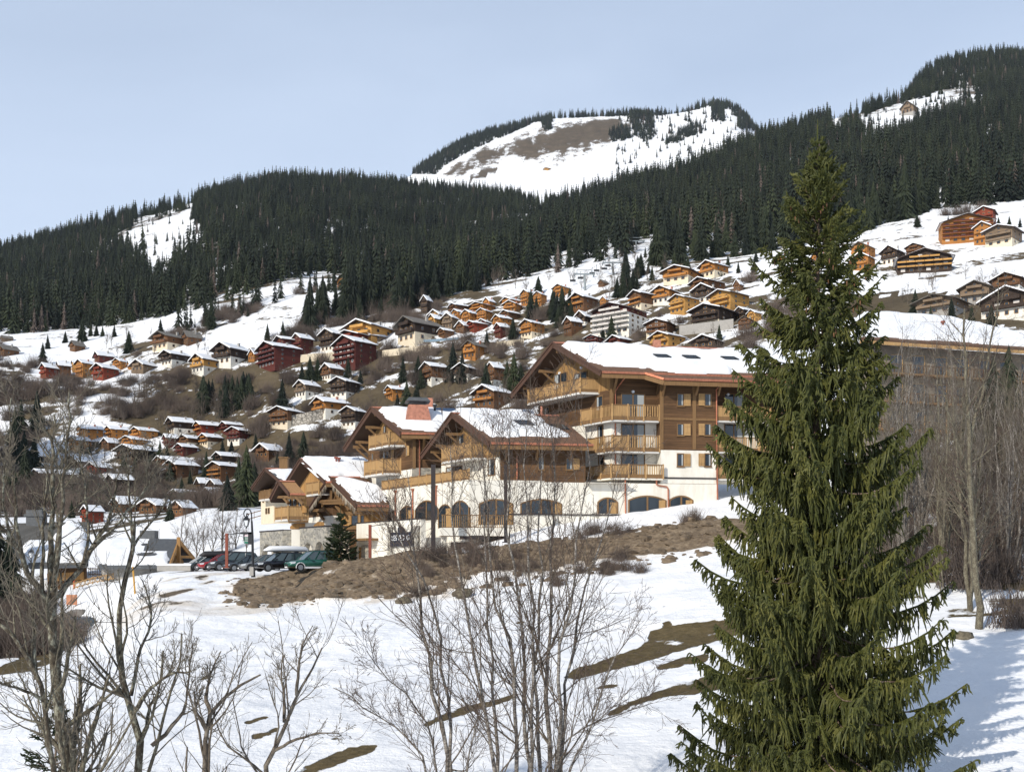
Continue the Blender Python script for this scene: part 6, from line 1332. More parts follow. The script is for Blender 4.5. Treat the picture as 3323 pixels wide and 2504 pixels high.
def conifer_mesh(name, seed, tiers=11, per=9, H=18., Rm=3.2, slim=1.0, card=1, mat='needles'):
    rr = np.random.RandomState(seed); Vs = []; Fs = []; o = 0
    for k in range(tiers):
        f = (k + .2)/tiers; z = H*(.07 + .93*f); r = Rm*slim*(1-f)**.85*(1 + .12*rr.randn()) + .18; drop = r*(.42 + .25*rr.rand()) + .25
        n = max(5, int(per*(1-f*.5)))
        for i in range(n):
            a = 2*np.pi*(i + rr.rand()*.7)/n + k*1.3; rl = r*(.68 + .5*rr.rand()); w = 2.2*r/n*(.8+.5*rr.rand()) + .16
            d = np.array([math.cos(a), math.sin(a), 0]); s = np.array([-d[1], d[0], 0]); zt = z + rr.randn()*.12
            for c in range(card):
                tip = d*rl*(1-.25*c) + np.array([0, 0, zt - drop*(.8+.4*rr.rand()) - c*.5]); top = np.array([0, 0, zt + .55 + H*.028])
                mid = (tip*.55 + top*.45) + np.array([0, 0, .12*r]); 
                Vs += [top, mid + s*w*.5 - np.array([0, 0, .3*drop]), tip, mid - s*w*.5 - np.array([0, 0, .3*drop]), mid + np.array([0, 0, .15])]
                Fs += [(o, o+1, o+4), (o+1, o+2, o+4), (o+2, o+3, o+4), (o+3, o, o+4)]; o += 5
    # leader and trunk
    b = len(Vs); 
    for k in range(5): a = k*2*np.pi/5; Vs.append(np.array([.16*math.cos(a), .16*math.sin(a), -1.2]))
    Vs.append(np.array([0, 0, H*1.06])); Fs += [(b+k, b+(k+1) % 5, b+5) for k in range(5)]
    nf = len(Fs); mi = np.zeros(nf, int); mi[-5:] = 1
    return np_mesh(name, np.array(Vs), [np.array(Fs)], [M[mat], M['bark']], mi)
FAR = [conifer_mesh('conifer', s, 10, 9, 18, Rm) for s, Rm in ((1, 3.6), (2, 3.0), (3, 4.2), (4, 2.7))] + [conifer_mesh('larch', 5, 12, 10, 15, 2.4, mat='fuzz')]
MID = [conifer_mesh('conifer', 10+s, 22, 15, 18, Rm, card=2) for s, Rm in ((1, 3.9), (2, 3.3), (3, 4.5))]
CON = []
def conifer(px, yb, h, label, group=None, Y=None, mesh=None, wide=1.0):
    Yd = Y or hit(px, yb); hm = h/F*Yd; o = bpy.data.objects.new('conifer_tree', mesh or MID[len(CON) % 3]); k = hm/19.
    o.location = ((px-CX)/F*Yd, Yd, zz(Yd, yb) - .3); o.scale = (k*wide*1.3, k*wide*1.3, k); o.rotation_euler = (0, 0, random.uniform(0, 6.28))
    link(o); tag(o, label, 'tree', group); CON.append((px, yb)); return o
for px, yb, h, lb in [(868,1110,57,'small conifer on the snow left of the maroon apartment blocks'), (918,1105,70,'taller conifer on the snow just behind the maroon apartment pair'),
  (1006,1237,88,'tallest of three dark conifers under the left maroon block'), (1031,1232,80,'right of three dark conifers under the left maroon block'), (980,1237,66,'left and smallest of three conifers under the left maroon block'),
  (1170,1245,50,'young conifer right of the brown and white chalet'), (1130,1230,78,'conifer right beneath the right maroon apartment block'), (1308,1240,92,'conifer standing on the brown bank in mid village'), (1357,1225,78,'slim conifer left of the chalet on a tall white base'),
  (1470,1232,128,'tall dark conifer pair, left one, above the residence roofs'), (1500,1242,112,'tall dark conifer pair, right one, above the residence roofs'), (1577,1290,120,'conifer in front of the narrow white based chalet'), (1668,1268,132,'tall conifer just left of the big residence roof'), (1645,1272,112,'conifer leaning on the tall one left of the big residence roof'), (1690,1262,90,'shorter conifer almost touching the big residence gable'),
  (916,1340,118,'tall conifer left of the orange white based chalet'), (1580,1130,66,'conifer beside the bend below the orange cluster'), (1665,1100,76,'conifer right of the maroon chalet under the cluster'), (1984,1118,102,'conifer in front of the white apartment block'), (1958,1100,60,'small conifer at the foot of the white apartment block'),
  (2003,965,70,'conifer left of the wooded strip beside the ski run'), (2035,940,98,'tallest conifer of the wooded strip beside the ski run'), (2068,905,82,'conifer in the wooded strip under the chairlift'), (1747,955,64,'broad conifer behind the twin orange chalets'), (2334,1105,58,'slim conifer above the residence ridge near the spruce'),
  (722,1480,64,'small conifer at the maroon chalets, left of two'), (751,1475,54,'small conifer at the maroon chalets, right of two'), (800,1645,212,'very tall dark conifer beside the cream house, main one'), (775,1640,170,'dark conifer leaning against the very tall one'), (738,1655,125,'lower dark conifer left of the very tall one'), (826,1640,150,'dark conifer at the right side of the very tall one'),
  (670,1552,96,'conifer at the left of the carved balcony chalet'), (694,1548,80,'conifer just behind the carved balcony chalet'), (830,1452,52,'little conifer on the bank right of the maroon chalets'), (938,1520,126,'left of two firs behind the cream house roof'), (985,1500,108,'right of two firs behind the cream house roof'), (900,1525,60,'short conifer left of the two firs behind the cream house'),
  (617,1568,52,'little conifer among the valley chalets'), (590,1600,56,'dark conifer in front of the snowy yard chalet'), (267,1109,86,'tall conifer on the left snow field'), (294,1090,46,'small conifer right of the tall one on the left snow field'), (313,1091,42,'second small conifer on the left snow field'), (333,1092,38,'third small conifer on the left snow field'), (371,1094,46,'conifer at the forest edge above the left snow field'),
  (418,1145,78,'conifer beside the grey roofed farmhouse'), (139,1182,76,'conifer above the upper left row of chalets'), (155,1132,52,'conifer behind the first one at upper left'), (212,1112,42,'small conifer between the hut and the left field'), (521,1094,64,'conifer at the tip of the tree belt on the left field'), (868,1095,50,'lonely conifer on the lower snow slope'),
  (2970,1018,86,'dark conifer above the plain snow roof at right'), (2976,737,48,'broad conifer on its brown patch at the right forest edge'), (3077,732,36,'thin conifer left of the wide orange block'), (2795,982,32,'small conifer right of the spruce, left of two'), (2818,982,36,'small conifer right of the spruce, right of two'), (3020,1055,70,'conifer in front of the tan chalet'), (3240,735,34,'dark conifer right of the small red block'), (3275,735,38,'dark conifer further right of the small red block'), (3310,738,36,'dark conifer at the right edge above the timber chalet'),
  (1366,1260,70,'conifer half hidden behind the left chalet of the three'), (1290,1330,60,'small conifer left of the big dark fir'), (1320,1345,118,'big broad dark fir above the copper chimney'), (1352,1340,96,'fir at the right of the big broad one above the copper chimney')]:
    conifer(px, yb, h, lb, wide=1.25 if 'broad' in lb else 1.0)
rr = random.Random(9)
def clump(label, group, x0, x1, y0, y1, h0, h1, n, Y=None):
    for _ in range(n): conifer(rr.uniform(x0, x1), rr.uniform(y0, y1), rr.uniform(h0, h1), label, group, Y)
clump('dark conifer in the dense clump on the brown bank below the yellow chalet', 'conifers of the clump on the brown bank', 640, 825, 1305, 1352, 80, 122, 20)
clump('dark conifer in the clump left of the white apartment block', 'conifers of the clump by the white block', 1710, 1855, 1015, 1062, 70, 105, 15)
clump('dark conifer in the wooded strip beside the ski run', 'conifers of the wooded strip by the ski run', 2000, 2120, 880, 965, 50, 85, 12)
clump('shaded conifer at the far left of the valley', 'shaded conifers left of the valley', -40, 130, 1400, 1640, 90, 150, 16)
clump('shaded conifer among the valley chalets', 'shaded conifers of the valley', 230, 560, 1480, 1690, 45, 80, 18)
clump('dark conifer behind the bare thicket at right', 'conifers behind the thicket at right', 3130, 3420, 1560, 1640, 330, 520, 10, 92)
clump('dark conifer behind the snow blanketed chalet', 'conifers around the snow blanketed chalet', -60, 40, 1930, 1990, 220, 420, 5, 118)
clump('dark conifer just above the plain snow roof at right', 'conifers above the plain snow roof', 3060, 3230, 1050, 1130, 70, 110, 9, 175)
clump('conifer between the upper chalets and the right hand forest', 'conifers below the right hand forest', 2100, 2480, 850, 905, 40, 70, 12)
# ---- wooded spur out of the frame at left, whose shadow lies over the lower valley
SPUR = (np.array([-400., 60.]), np.array([-215., 300.]))
def hill_z(x, y):
    a, b = SPUR; d = b - a; t_ = np.clip(((x-a[0])*d[0] + (y-a[1])*d[1])/(d @ d), -.3, 1); dist = np.hypot(x - a[0] - t_*d[0], y - a[1] - t_*d[1])
    return (128 - 22*np.clip(t_, 0, 1)**2)*np.exp(-(dist/42.)**2) - 8 + 9*fbm(x/30., y/30., 4)
sx_, sy_ = np.meshgrid(np.arange(-560, -110, 6.), np.arange(-60, 420, 6.), indexing='ij'); sz_ = hill_z(sx_, sy_); si = np.arange(sx_.size).reshape(sx_.shape)
link(bpy.data.objects.new('hill', np_mesh('hill', np.stack([sx_, sy_, sz_ - 3], -1).reshape(-1, 3), [np.stack([si[:-1, :-1], si[1:, :-1], si[1:, 1:], si[:-1, 1:]], -1).reshape(-1, 4)], [M['ground']], smooth=True)))['kind'] = 'structure'
# ---- the forest itself
EDGE = [(-800,1100),(0,1090),(345,1066),(445,1046),(630,1008),(735,980),(900,925),(1050,885),(1110,900),(1130,985),(1300,965),(1600,935),(1754,903),(1962,849),(2061,836),(2156,880),(2369,872),(2504,817),(2689,794),(2878,735),(3004,693),(3323,655),(3900,600)]
WEDGE = [[(955,1092),(1010,1035),(1120,965),(1120,880),(1600,880),(1600,935),(1450,965),(1380,1015),(1330,1045),(1180,1040),(1110,1100),(1050,1100)],
         [(540,1080),(560,1045),(735,1005),(900,958),(1060,925),(1095,945),(900,990),(720,1060),(640,1095)]]
PEAKF = [[(1326,566),(1438,487),(1544,423),(1761,364),(1761,388),(1626,447),(1532,488),(1438,541),(1415,566)], [(2038,365),(2120,352),(2125,440),(2100,470),(2060,440)], [(1973,430),(2050,418),(2050,455),(1985,462)], [(2308,326),(2350,330),(2352,395),(2310,398)], [(2390,344),(2455,380),(2470,430),(2395,420)], [(1755,378),(1795,372),(1790,420),(1762,430)]]
fr = np.random.RandomState(11)
def cand(n, x0, x1, Y0, Y1):
    Yc = np.sqrt(fr.uniform(Y0**2, Y1**2, n)); px = fr.uniform(x0, x1, n); x = (px-CX)/F*Yc; z = ground(x, Yc); return px, HY - z/Yc*F, x, Yc, z
px, py, x, Y_, z = cand(60000, -300, 3650, 470, 1950)
h = np.where(inpoly(px, py, WEDGE[1]), 11, 18)*(1 + .27*fr.randn(len(px))).clip(.45, 1.55); h = h*np.where(fr.rand(len(px)) < .12, .6, 1); hp = h/Y_*F
keep = py < ipol(px, EDGE) - 3
for poly in WEDGE: keep |= inpoly(px, py, poly) & (Y_ > 400)
pw = px + 150*fbm(x/45., Y_/45., 4); qw = py + 60*fbm(x/30. + 9, Y_/30., 4)
for poly in CLEAR:
    inc = inpoly(pw, qw, poly) | inpoly(pw, qw - .7*hp, poly); lone = fr.rand(len(px)) < .07; h = np.where(inc, h*.6, h); keep &= ~inc | lone
thin = .84 + 1.3*fbm(x/70., Y_/70., 3) + .9*fbm(x/26., Y_/26., 2); keep &= fr.rand(len(px)) < thin
# far sides of the ridges carry no trees that could show
A1 = np.stack([x, Y_, z, h, px, py], 1)[keep]
px, py, x, Y_, z = cand(60000, 1250, 2600, 2300, 3250)
h = 19*(1 + .3*fr.randn(len(px))).clip(.45, 1.6); keep = np.zeros(len(px), bool)
for poly in PEAKF: keep |= inpoly(px, py, poly)
sky_ = ipol(px, [(1300,560),(1442,488),(1577,425),(1788,368),(1953,362),(2148,358),(2298,332),(2404,352),(2449,412)])
keep |= (py < sky_ + 18) & (px > 1690) & (fr.rand(len(px)) < .6)
keep |= (fr.rand(len(px)) < .035) & (px > 2000); keep |= (fbm(x/60., Y_/60., 3) > .17) & (px > 2000) & (py < 470)
keep &= fr.rand(len(px)) < .55
A2 = np.stack([x, Y_, z, h, px, py], 1)[keep]
hx, hy = fr.uniform(-480, -150, 9000), fr.uniform(40, 360, 9000)
hz = hill_z(hx, hy); kp = (hz > 14) & (fr.rand(9000) < .4); A3 = np.stack([hx, hy, hz, 17*(1+.2*fr.randn(9000)), hx*0-900, hy*0], 1)[kp]; A3[:, 1] += 1000
AL = np.concatenate([A1, A2, A3])
# nearest individuals, in front along the forest edge
order = np.argsort(AL[:, 1]); nInd = max(0, 296 - len(CON)); ind = AL[order[:nInd]]; rest = AL[order[nInd:]]
for x_, yy, z_, h_, px_, py_ in ind:
    lb, gp = ('conifer along the lower edge of the forest on the right hill', 'conifers at the right forest edge') if px_ > 1500 else ('conifer in the forest tongue running down to the maroon blocks', 'conifers of the forest tongue')
    o = bpy.data.objects.new('conifer_tree', MID[random.randrange(3)]); k = h_/19.; o.location = (x_, yy, z_-.3); o.scale = (k, k, k*random.uniform(.9, 1.15)); o.rotation_euler = (0, 0, random.uniform(0, 6.28)); link(o); tag(o, lb, 'tree', gp)
print('FOREST', len(A1), len(A2), 'individuals', len(CON), nInd)
def instancer(name, pts, scale, meshes, label, cat, nearmesh=None):
    me = bpy.data.meshes.new(name); me.from_pydata(pts.tolist(), [], [])
    for nm, typ, val in (('scl', 'FLOAT', scale), ('rot', 'FLOAT', np.random.rand(len(pts))*6.28), ('pick', 'INT', (np.random.choice(5, len(pts), p=[.24, .24, .24, .24, .04]) if len(meshes) == 5 else np.random.randint(0, len(meshes), len(pts))))):
        a = me.attributes.new(nm, typ, 'POINT'); a.data.foreach_set('value', np.asarray(val, np.float32 if typ == 'FLOAT' else np.int32))
    o = bpy.data.objects.new(name, me); link(o); tag(o, label, cat, kind='stuff')
    ng = bpy.data.node_groups.new(name + '_nodes', 'GeometryNodeTree')
    ng.interface.new_socket('Geometry', in_out='INPUT', socket_type='NodeSocketGeometry'); ng.interface.new_socket('Geometry', in_out='OUTPUT', socket_type='NodeSocketGeometry')
    N = ng.nodes.new; Lk = ng.links.new; gi = N('NodeGroupInput'); go = N('NodeGroupOutput'); ip = N('GeometryNodeInstanceOnPoints'); jn = N('GeometryNodeGeometryToInstance')
    for src in reversed(meshes):
        oi = N('GeometryNodeObjectInfo'); oi.inputs['Object'].default_value = src; oi.transform_space = 'ORIGINAL'; oi.inputs['As Instance'].default_value = False
        Lk(oi.outputs['Geometry'], jn.inputs[0])
    def attr(nm, t_): a = N('GeometryNodeInputNamedAttribute'); a.data_type = t_; a.inputs['Name'].default_value = nm; return a.outputs[0]
    cr = N('ShaderNodeCombineXYZ'); Lk(attr('rot', 'FLOAT'), cr.inputs[2]); er = N('FunctionNodeEulerToRotation'); Lk(cr.outputs[0], er.inputs[0])
    ip.inputs['Pick Instance'].default_value = True
    Lk(gi.outputs[0], ip.inputs['Points']); Lk(jn.outputs[0], ip.inputs['Instance']); Lk(attr('pick', 'INT'), ip.inputs['Instance Index']); Lk(er.outputs[0], ip.inputs['Rotation']); Lk(attr('scl', 'FLOAT'), ip.inputs['Scale'])
    Lk(ip.outputs[0], go.inputs[0]); md = o.modifiers.new('scatter', 'NODES'); md.node_group = ng
    return o
# four real trees at the forest edge lend their shapes to the rest
src = []
for i, m_ in enumerate(FAR):
    x_, yy, z_, h_ = rest[i*7][:4]; o = bpy.data.objects.new('conifer_tree', m_); o.location = (x_, yy, z_-.3); k = h_/19.; o.scale = (k, k, k); link(o)
    tag(o, 'conifer along the lower edge of the forest on the right hill' if rest[i*7][4] > 1500 else 'conifer in the forest tongue running down to the maroon blocks', 'tree', 'conifers at the right forest edge' if rest[i*7][4] > 1500 else 'conifers of the forest tongue'); src.append(o)
rest = np.delete(rest, [0, 7, 14, 21, 28], 0); hm_ = (rest[:, 4] == -900); rest[hm_, 1] -= 1000
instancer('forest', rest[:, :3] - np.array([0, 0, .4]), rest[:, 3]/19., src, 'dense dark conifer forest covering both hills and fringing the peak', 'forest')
# ---------------------------------------------------------------- bare trees
def grow(Pp, Rr, n, ang, lenr, upw, rs, K=5, s0=.25, rad=.55, jit=.12, absl=None):
    """spawn n side shoots per polyline"""
    N = len(Pp); idx = np.repeat(np.arange(N), n); s = s0 + (1-s0)*rs.rand(len(idx))**.8
    Kp = Pp.shape[1]; f = s*(Kp-1); i0 = np.minimum(f.astype(int), Kp-2); a = (f-i0)[:, None]
    st = Pp[idx, i0]*(1-a) + Pp[idx, i0+1]*a; tg = Pp[idx, i0+1] - Pp[idx, i0]; tg /= np.linalg.norm(tg, axis=1, keepdims=True) + 1e-9
    r0 = (Rr[idx, i0]*(1-a[:, 0]) + Rr[idx, i0+1]*a[:, 0])*rad
    Lp = np.linalg.norm(np.diff(Pp, axis=1), axis=2).sum(1)[idx]
    rv = rs.randn(len(idx), 3); rv -= (rv*tg).sum(1, keepdims=True)*tg; rv /= np.linalg.norm(rv, axis=1, keepdims=True) + 1e-9
    th = (ang + .25*rs.randn(len(idx)))[:, None]; d = tg*np.cos(th) + rv*np.sin(th)
    L_ = (absl if absl is not None else Lp)*lenr*(1.05 - .5*s)*(.6 + .8*rs.rand(len(idx)))
    out = np.zeros((len(idx), K, 3)); out[:, 0] = st; cur = d
    for k in range(1, K):
        cur = cur + np.array([0, 0, upw]) + jit*rs.randn(len(idx), 3); cur /= np.linalg.norm(cur, axis=1, keepdims=True); out[:, k] = out[:, k-1] + cur*(L_/(K-1))[:, None]
    R_ = r0[:, None]*np.linspace(1, .35, K)[None]
    return out, np.maximum(R_, .0040)
def resample(pts, K):
    pts = np.array(pts, float); d = np.concatenate([[0], np.cumsum(np.linalg.norm(np.diff(pts, axis=0), axis=1))]); t = np.linspace(0, d[-1], K)
    return np.stack([np.interp(t, d, pts[:, i]) for i in range(3)], 1)
def bark(name, c0, c1, c2, scale=14, stretch=.35):
    t = NT(name, .9, .2); n_ = t.noise(t.pos((1, 1, stretch)), scale, 6, .65); m_ = t.noise(t.pos((1, 1, .5)), scale*.35, 4, .6)
    c = t.ramp(t.math('ADD', t.math('MULTIPLY', n_, .6), t.math('MULTIPLY', m_, .4)), [(.36, c0), (.5, c1), (.6, c2)]); t.color(c); t.bump(n_, .8, .03); return t.mat
M['lichen'] = bark('lichen_bark', (.035, .027, .019), (.10, .082, .058), (.30, .29, .22), 16, .6)
M['birch'] = bark('birch_bark', (.035, .03, .026), (.15, .13, .11), (.36, .33, .29), 13, 2.2)
M['greybark'] = bark('grey_bark', (.05, .04, .03), (.13, .105, .08), (.22, .19, .15), 10, .4)
M['twig'] = plain('dark_twigs', (.14, .118, .088), .9, .35, 3); M['redtwig'] = plain('reddish_twigs', (.095, .066, .05), .9, .35, 3)
M['palebranch'] = bark('pale_branches', (.06, .048, .034), (.13, .112, .08), (.24, .22, .155), 20, 1)
def tree_obj(name, label, limbs, levels, seed, mt, mb_, group=None, base=None, K0=14, tag_=True, rk=1.0, lvl1mat=None):
    """limbs: [(points, r0, r1)] ; levels: list of dict for grow()"""
    rs = np.random.RandomState(seed); base = np.array(limbs[0][0][0] if base is None else base, float)
    Pm = np.stack([resample(p, K0) for p, _, _ in limbs]); Rm = np.stack([np.linspace(a*rk, b*rk, K0)*(1 + .06*rs.randn(K0)) for _, a, b in limbs])
    Pm[:, 1:-1] += .018*rs.randn(*Pm[:, 1:-1].shape)*np.linalg.norm(Pm[:, -1]-Pm[:, 0], axis=1)[:, None, None]*.25
    root = thing(name, label, 'tree', base, group)
    V_, F_ = tubes(Pm, Rm, 8); link(bpy.data.objects.new('trunk', np_mesh('trunk', V_ - base, [F_], [mt], smooth=True)), root, base)
    parts = []; cp, cr = Pm, Rm; allp = []
    for i, lv in enumerate(levels):
        np_, nr_ = grow(cp, cr, rs=rs, **lv); allp.append((np_, nr_))
        if i == 0: cp, cr = np_, nr_
        else: cp, cr = np_, nr_
        if lv.get('keep'): pass
    V_, F_ = join([tubes(p, r, 4 if i == 0 else 3) for i, (p, r) in enumerate(allp[:1])]); link(bpy.data.objects.new('branches', np_mesh('branches', V_ - base, [F_], [lvl1mat or mt], smooth=True)), root, base)
    if len(allp) > 1:
        V_, F_ = join([tubes(p, r, 3) for p, r in allp[1:]]); link(bpy.data.objects.new('twigs', np_mesh('twigs', V_ - base, [F_], [mb_])), root, base)
    return root
def pxl(pts, Y, dY=0, seed=0, sx=1, ox=0, oy=0):
    """photo pixels along a limb -> points, receding by dY towards the tip"""
    n = len(pts); return [P(ox + x*sx, oy + y*sx, Y + dY*i/(n-1)) for i, (x, y) in enumerate(pts)]
def z6(pts, Y, dY=0): return pxl(pts, Y, dY, sx=.5123, ox=0, oy=1650)
def gnd(p): p = list(p); p[2] = float(ground(p[0], p[1])) - .2; return p
def rooted(pts): b = np.array(pts[0], float); d = np.array(pts[0]) - np.array(pts[1]); g = gnd((b[0] + d[0]*.4, b[1], 0)); return [g] + list(pts) if g[2] < b[2] - .1 else list(pts)
LV_ash = [dict(n=12, ang=.75, lenr=.34, upw=.10, s0=.3, rad=.5, K=7), dict(n=7, ang=.75, lenr=.5, upw=.10, s0=.15, rad=.55, K=5), dict(n=4, ang=.7, lenr=.5, upw=.14, s0=.2, rad=.7, K=4)]
Y1 = 22.0
tree_obj('bare_tree', 'thick lichen covered bare tree with several forking stems at the left edge', [
  (rooted(z6([(440,1667),(400,1400),(350,1150),(335,900),(330,650),(340,500)], Y1)), .24, .13), (z6([(340,500),(320,430),(320,200),(332,0),(330,-250),(345,-600)], Y1, .6), .105, .03),
  (z6([(330,640),(270,540),(180,430),(140,300),(60,160),(0,110),(-80,20)], Y1, -1), .12, .04), (z6([(340,560),(380,540),(450,460),(530,350),(600,220),(700,60),(740,-150)], Y1, 1.5), .11, .035), (z6([(335,480),(370,300),(385,100),(395,-120),(420,-420),(440,-760)], Y1, -.6), .08, .022),
  (z6([(270,540),(265,380),(280,200),(280,0),(300,-250)], Y1, .8), .07, .02), (z6([(140,300),(110,100),(90,-100),(60,-350),(70,-700)], Y1, -.5), .06, .015), (z6([(60,160),(20,-40),(30,-300)], Y1, -1), .05, .015), (z6([(530,350),(560,150),(540,-100),(500,-420)], Y1, 1.2), .055, .014), (z6([(600,220),(720,120),(900,-80),(1050,-400)], Y1, 1.5), .05, .012)],
  [dict(n=14, ang=.7, lenr=.34, upw=.12, s0=.3, rad=.5, K=7), dict(n=7, ang=.75, lenr=.5, upw=.10, s0=.15, rad=.55, K=5), dict(n=3, ang=.7, lenr=.5, upw=.14, s0=.2, rad=.7, K=4)], 1, M['lichen'], M['twig'], lvl1mat=M['palebranch'], rk=.66)
tree_obj('bare_tree', 'slanting lichen covered bare stem leaning left beside the thickest tree', [
  (rooted(z6([(350,1667),(310,1450),(300,1250),(270,1150),(230,1080),(190,950),(120,850),(30,740),(-60,680)], Y1-1)), .13, .05), (z6([(230,1080),(215,900),(220,700),(200,500)], Y1-1, .5), .07, .02), (z6([(300,1220),(200,1170),(100,1130),(-20,1100)], Y1-1, -.6), .06, .02)],
  LV_ash, 2, M['lichen'], M['twig'], lvl1mat=M['palebranch'], rk=.66)
tree_obj('bare_tree', 'tall bare tree with one upright lichen stem second from the left', [
  (rooted(z6([(870,1667),(860,1450),(830,1300),(780,1100),(750,900),(745,750),(770,600),(790,500),(820,350),(850,230),(850,80)], Y1+1)), .17, .06), (z6([(850,230),(830,60),(815,-150),(810,-400)], Y1+1, .6), .055, .015), (z6([(840,1300),(890,1230),(960,1130),(1080,1040),(1210,1030)], Y1+1, -1.2), .085, .025), (z6([(830,1180),(860,1050),(880,900),(940,780),(960,620),(900,450)], Y1+1, 1), .07, .018), (z6([(850,230),(900,150),(1000,40),(1120,-160)], Y1+1, 1), .05, .012), (z6([(880,1480),(930,1380),(945,1250),(1010,1160)], Y1+1, .4), .09, .03)],
  LV_ash, 3, M['lichen'], M['twig'], lvl1mat=M['palebranch'], rk=.66)
LV_low = [dict(n=10, ang=.7, lenr=.36, upw=.12, s0=.2, rad=.5, K=7), dict(n=7, ang=.7, lenr=.5, upw=.08, s0=.15, rad=.55, K=6), dict(n=3, ang=.7, lenr=.45, upw=.10, s0=.2, rad=.7, K=4)]
tree_obj('bare_tree', 'low spreading bare tree third from the left against the snow', [
  (rooted(z6([(1290,1667),(1310,1450),(1340,1300),(1400,1230),(1500,1130),(1600,1080),(1650,1050)], Y1+.5)), .12, .02), (z6([(1340,1300),(1300,1200),(1330,1050),(1400,900)], Y1+.5, .8), .05, .01), (z6([(1310,1400),(1240,1280),(1230,1150)], Y1+.5, -.6), .05, .012), (z6([(960,1500),(1060,1420),(1180,1250),(1200,1000),(1220,850)], Y1+.8, .6), .05, .01)], LV_low, 4, M['greybark'], M['twig'])
tree_obj('bare_tree', 'low bare tree with arching side boughs just left of the birch clump', [
  (rooted(z6([(1680,1667),(1740,1530),(1800,1350),(1880,1180),(1930,1100),(2000,980),(2040,880)], Y1+1.5)), .10, .016), (z6([(1800,1350),(1800,1200),(1780,1050),(1790,930)], Y1+1.5, .8), .04, .01), (z6([(1880,1180),(1890,1000),(1920,850),(1980,740)], Y1+1.5, -.6), .04, .008), (z6([(1740,1530),(1850,1470),(2000,1420),(2150,1420)], Y1+1.5, -.5), .04, .01)], LV_low, 5, M['greybark'], M['twig'])
tree_obj('bare_tree', 'thin bare sapling stems between the two lichen covered trees', [
  (rooted(z6([(520,1667),(560,1450),(600,1300),(640,1180),(690,1000),(720,860)], Y1+2)), .05, .01), (rooted(z6([(500,1667),(510,1400),(520,1200),(480,1000),(490,850)], Y1+2.4)), .045, .01)], LV_low, 6, M['greybark'], M['twig'])
# ---- the birch clump in front of the residence
def z7(pts, Y, dY=0): return pxl(pts, Y, dY, sx=.5425, ox=1000, oy=1650)
stems = [([(830,1574),(790,1200),(730,950),(690,650),(650,400),(610,150),(590,-60)], 25.2, .062), ([(875,1574),(820,1050),(770,700),(720,500),(640,350),(560,230),(480,100)], 25.8, .055), ([(1110,1574),(1050,1150),(1000,900),(930,500),(870,150),(850,-200)], 24.6, .055),
  ([(1130,1574),(1115,1100),(1080,700),(1050,300),(1060,-120)], 25.5, .05), ([(1260,1574),(1220,1000),(1180,750),(1110,450),(1070,150),(1040,-250)], 25, .06), ([(1300,1574),(1270,900),(1250,500),(1200,100),(1210,-350)], 26, .058), ([(1330,1574),(1325,1250),(1350,800),(1320,400),(1300,0),(1310,-300)], 24.4, .05),
  ([(1395,1574),(1360,1100),(1350,750),(1400,400),(1380,50),(1400,-260)], 26.4, .055), ([(1450,1574),(1430,1100),(1440,700),(1450,200),(1470,-50),(1440,-380)], 25.4, .066), ([(1475,1574),(1490,1200),(1520,850),(1600,450),(1640,0),(1660,-300)], 24.8, .055), ([(1500,1574),(1520,1250),(1570,900),(1640,550),(1780,150),(1850,-60)], 26, .055),
  ([(1560,1574),(1650,1380),(1720,1230),(1790,1000),(1850,850),(1990,660)], 25, .04), ([(700,1574),(640,1400),(540,1330),(400,1220),(250,1120),(150,1070)], 24.8, .034), ([(780,1574),(700,1250),(560,1080),(420,960),(350,850)], 26, .034), ([(1420,1574),(1500,1420),(1660,1300),(1900,1220),(2060,1160)], 25.2, .03), ([(940,1574),(980,1420),(1000,1250),(900,1100),(880,980)], 24.2, .03)]
places = ['leftmost, white barked', 'second from the left, leaning left at the top', 'third from the left', 'fourth from the left, very straight', 'fifth from the left', 'sixth from the left', 'seventh from the left', 'eighth from the left', 'thickest one right of centre', 'tenth from the left, curving right', 'eleventh from the left, leaning far right', 'arching low out to the right', 'arching low out to the left', 'bending left below the arching tops', 'sweeping low to the far right', 'crooked short one in the gap of the clump']
LV_b = [dict(n=22, ang=.55, lenr=.24, upw=.07, s0=.22, rad=.42, K=7, jit=.10), dict(n=7, ang=.65, lenr=.5, upw=.05, s0=.1, rad=.6, K=6, jit=.14), dict(n=3, ang=.6, lenr=.5, upw=.04, s0=.1, rad=.7, K=4, jit=.16)]
for i, ((pts, Yb, r0), pl) in enumerate(zip(stems, places)):
    pts = pts[:-1] + [(pts[-1][0], pts[-1][1] - (170 if pts[-1][1] < 200 else 0))]; q = rooted(z7(pts, Yb, (-1)**i*.9))
    tree_obj('birch_tree', 'bare birch stem of the front clump, ' + pl, [(q, r0*1.15, .009)], LV_b, 20+i, M['birch'], M['redtwig'], lvl1mat=M['greybark'])
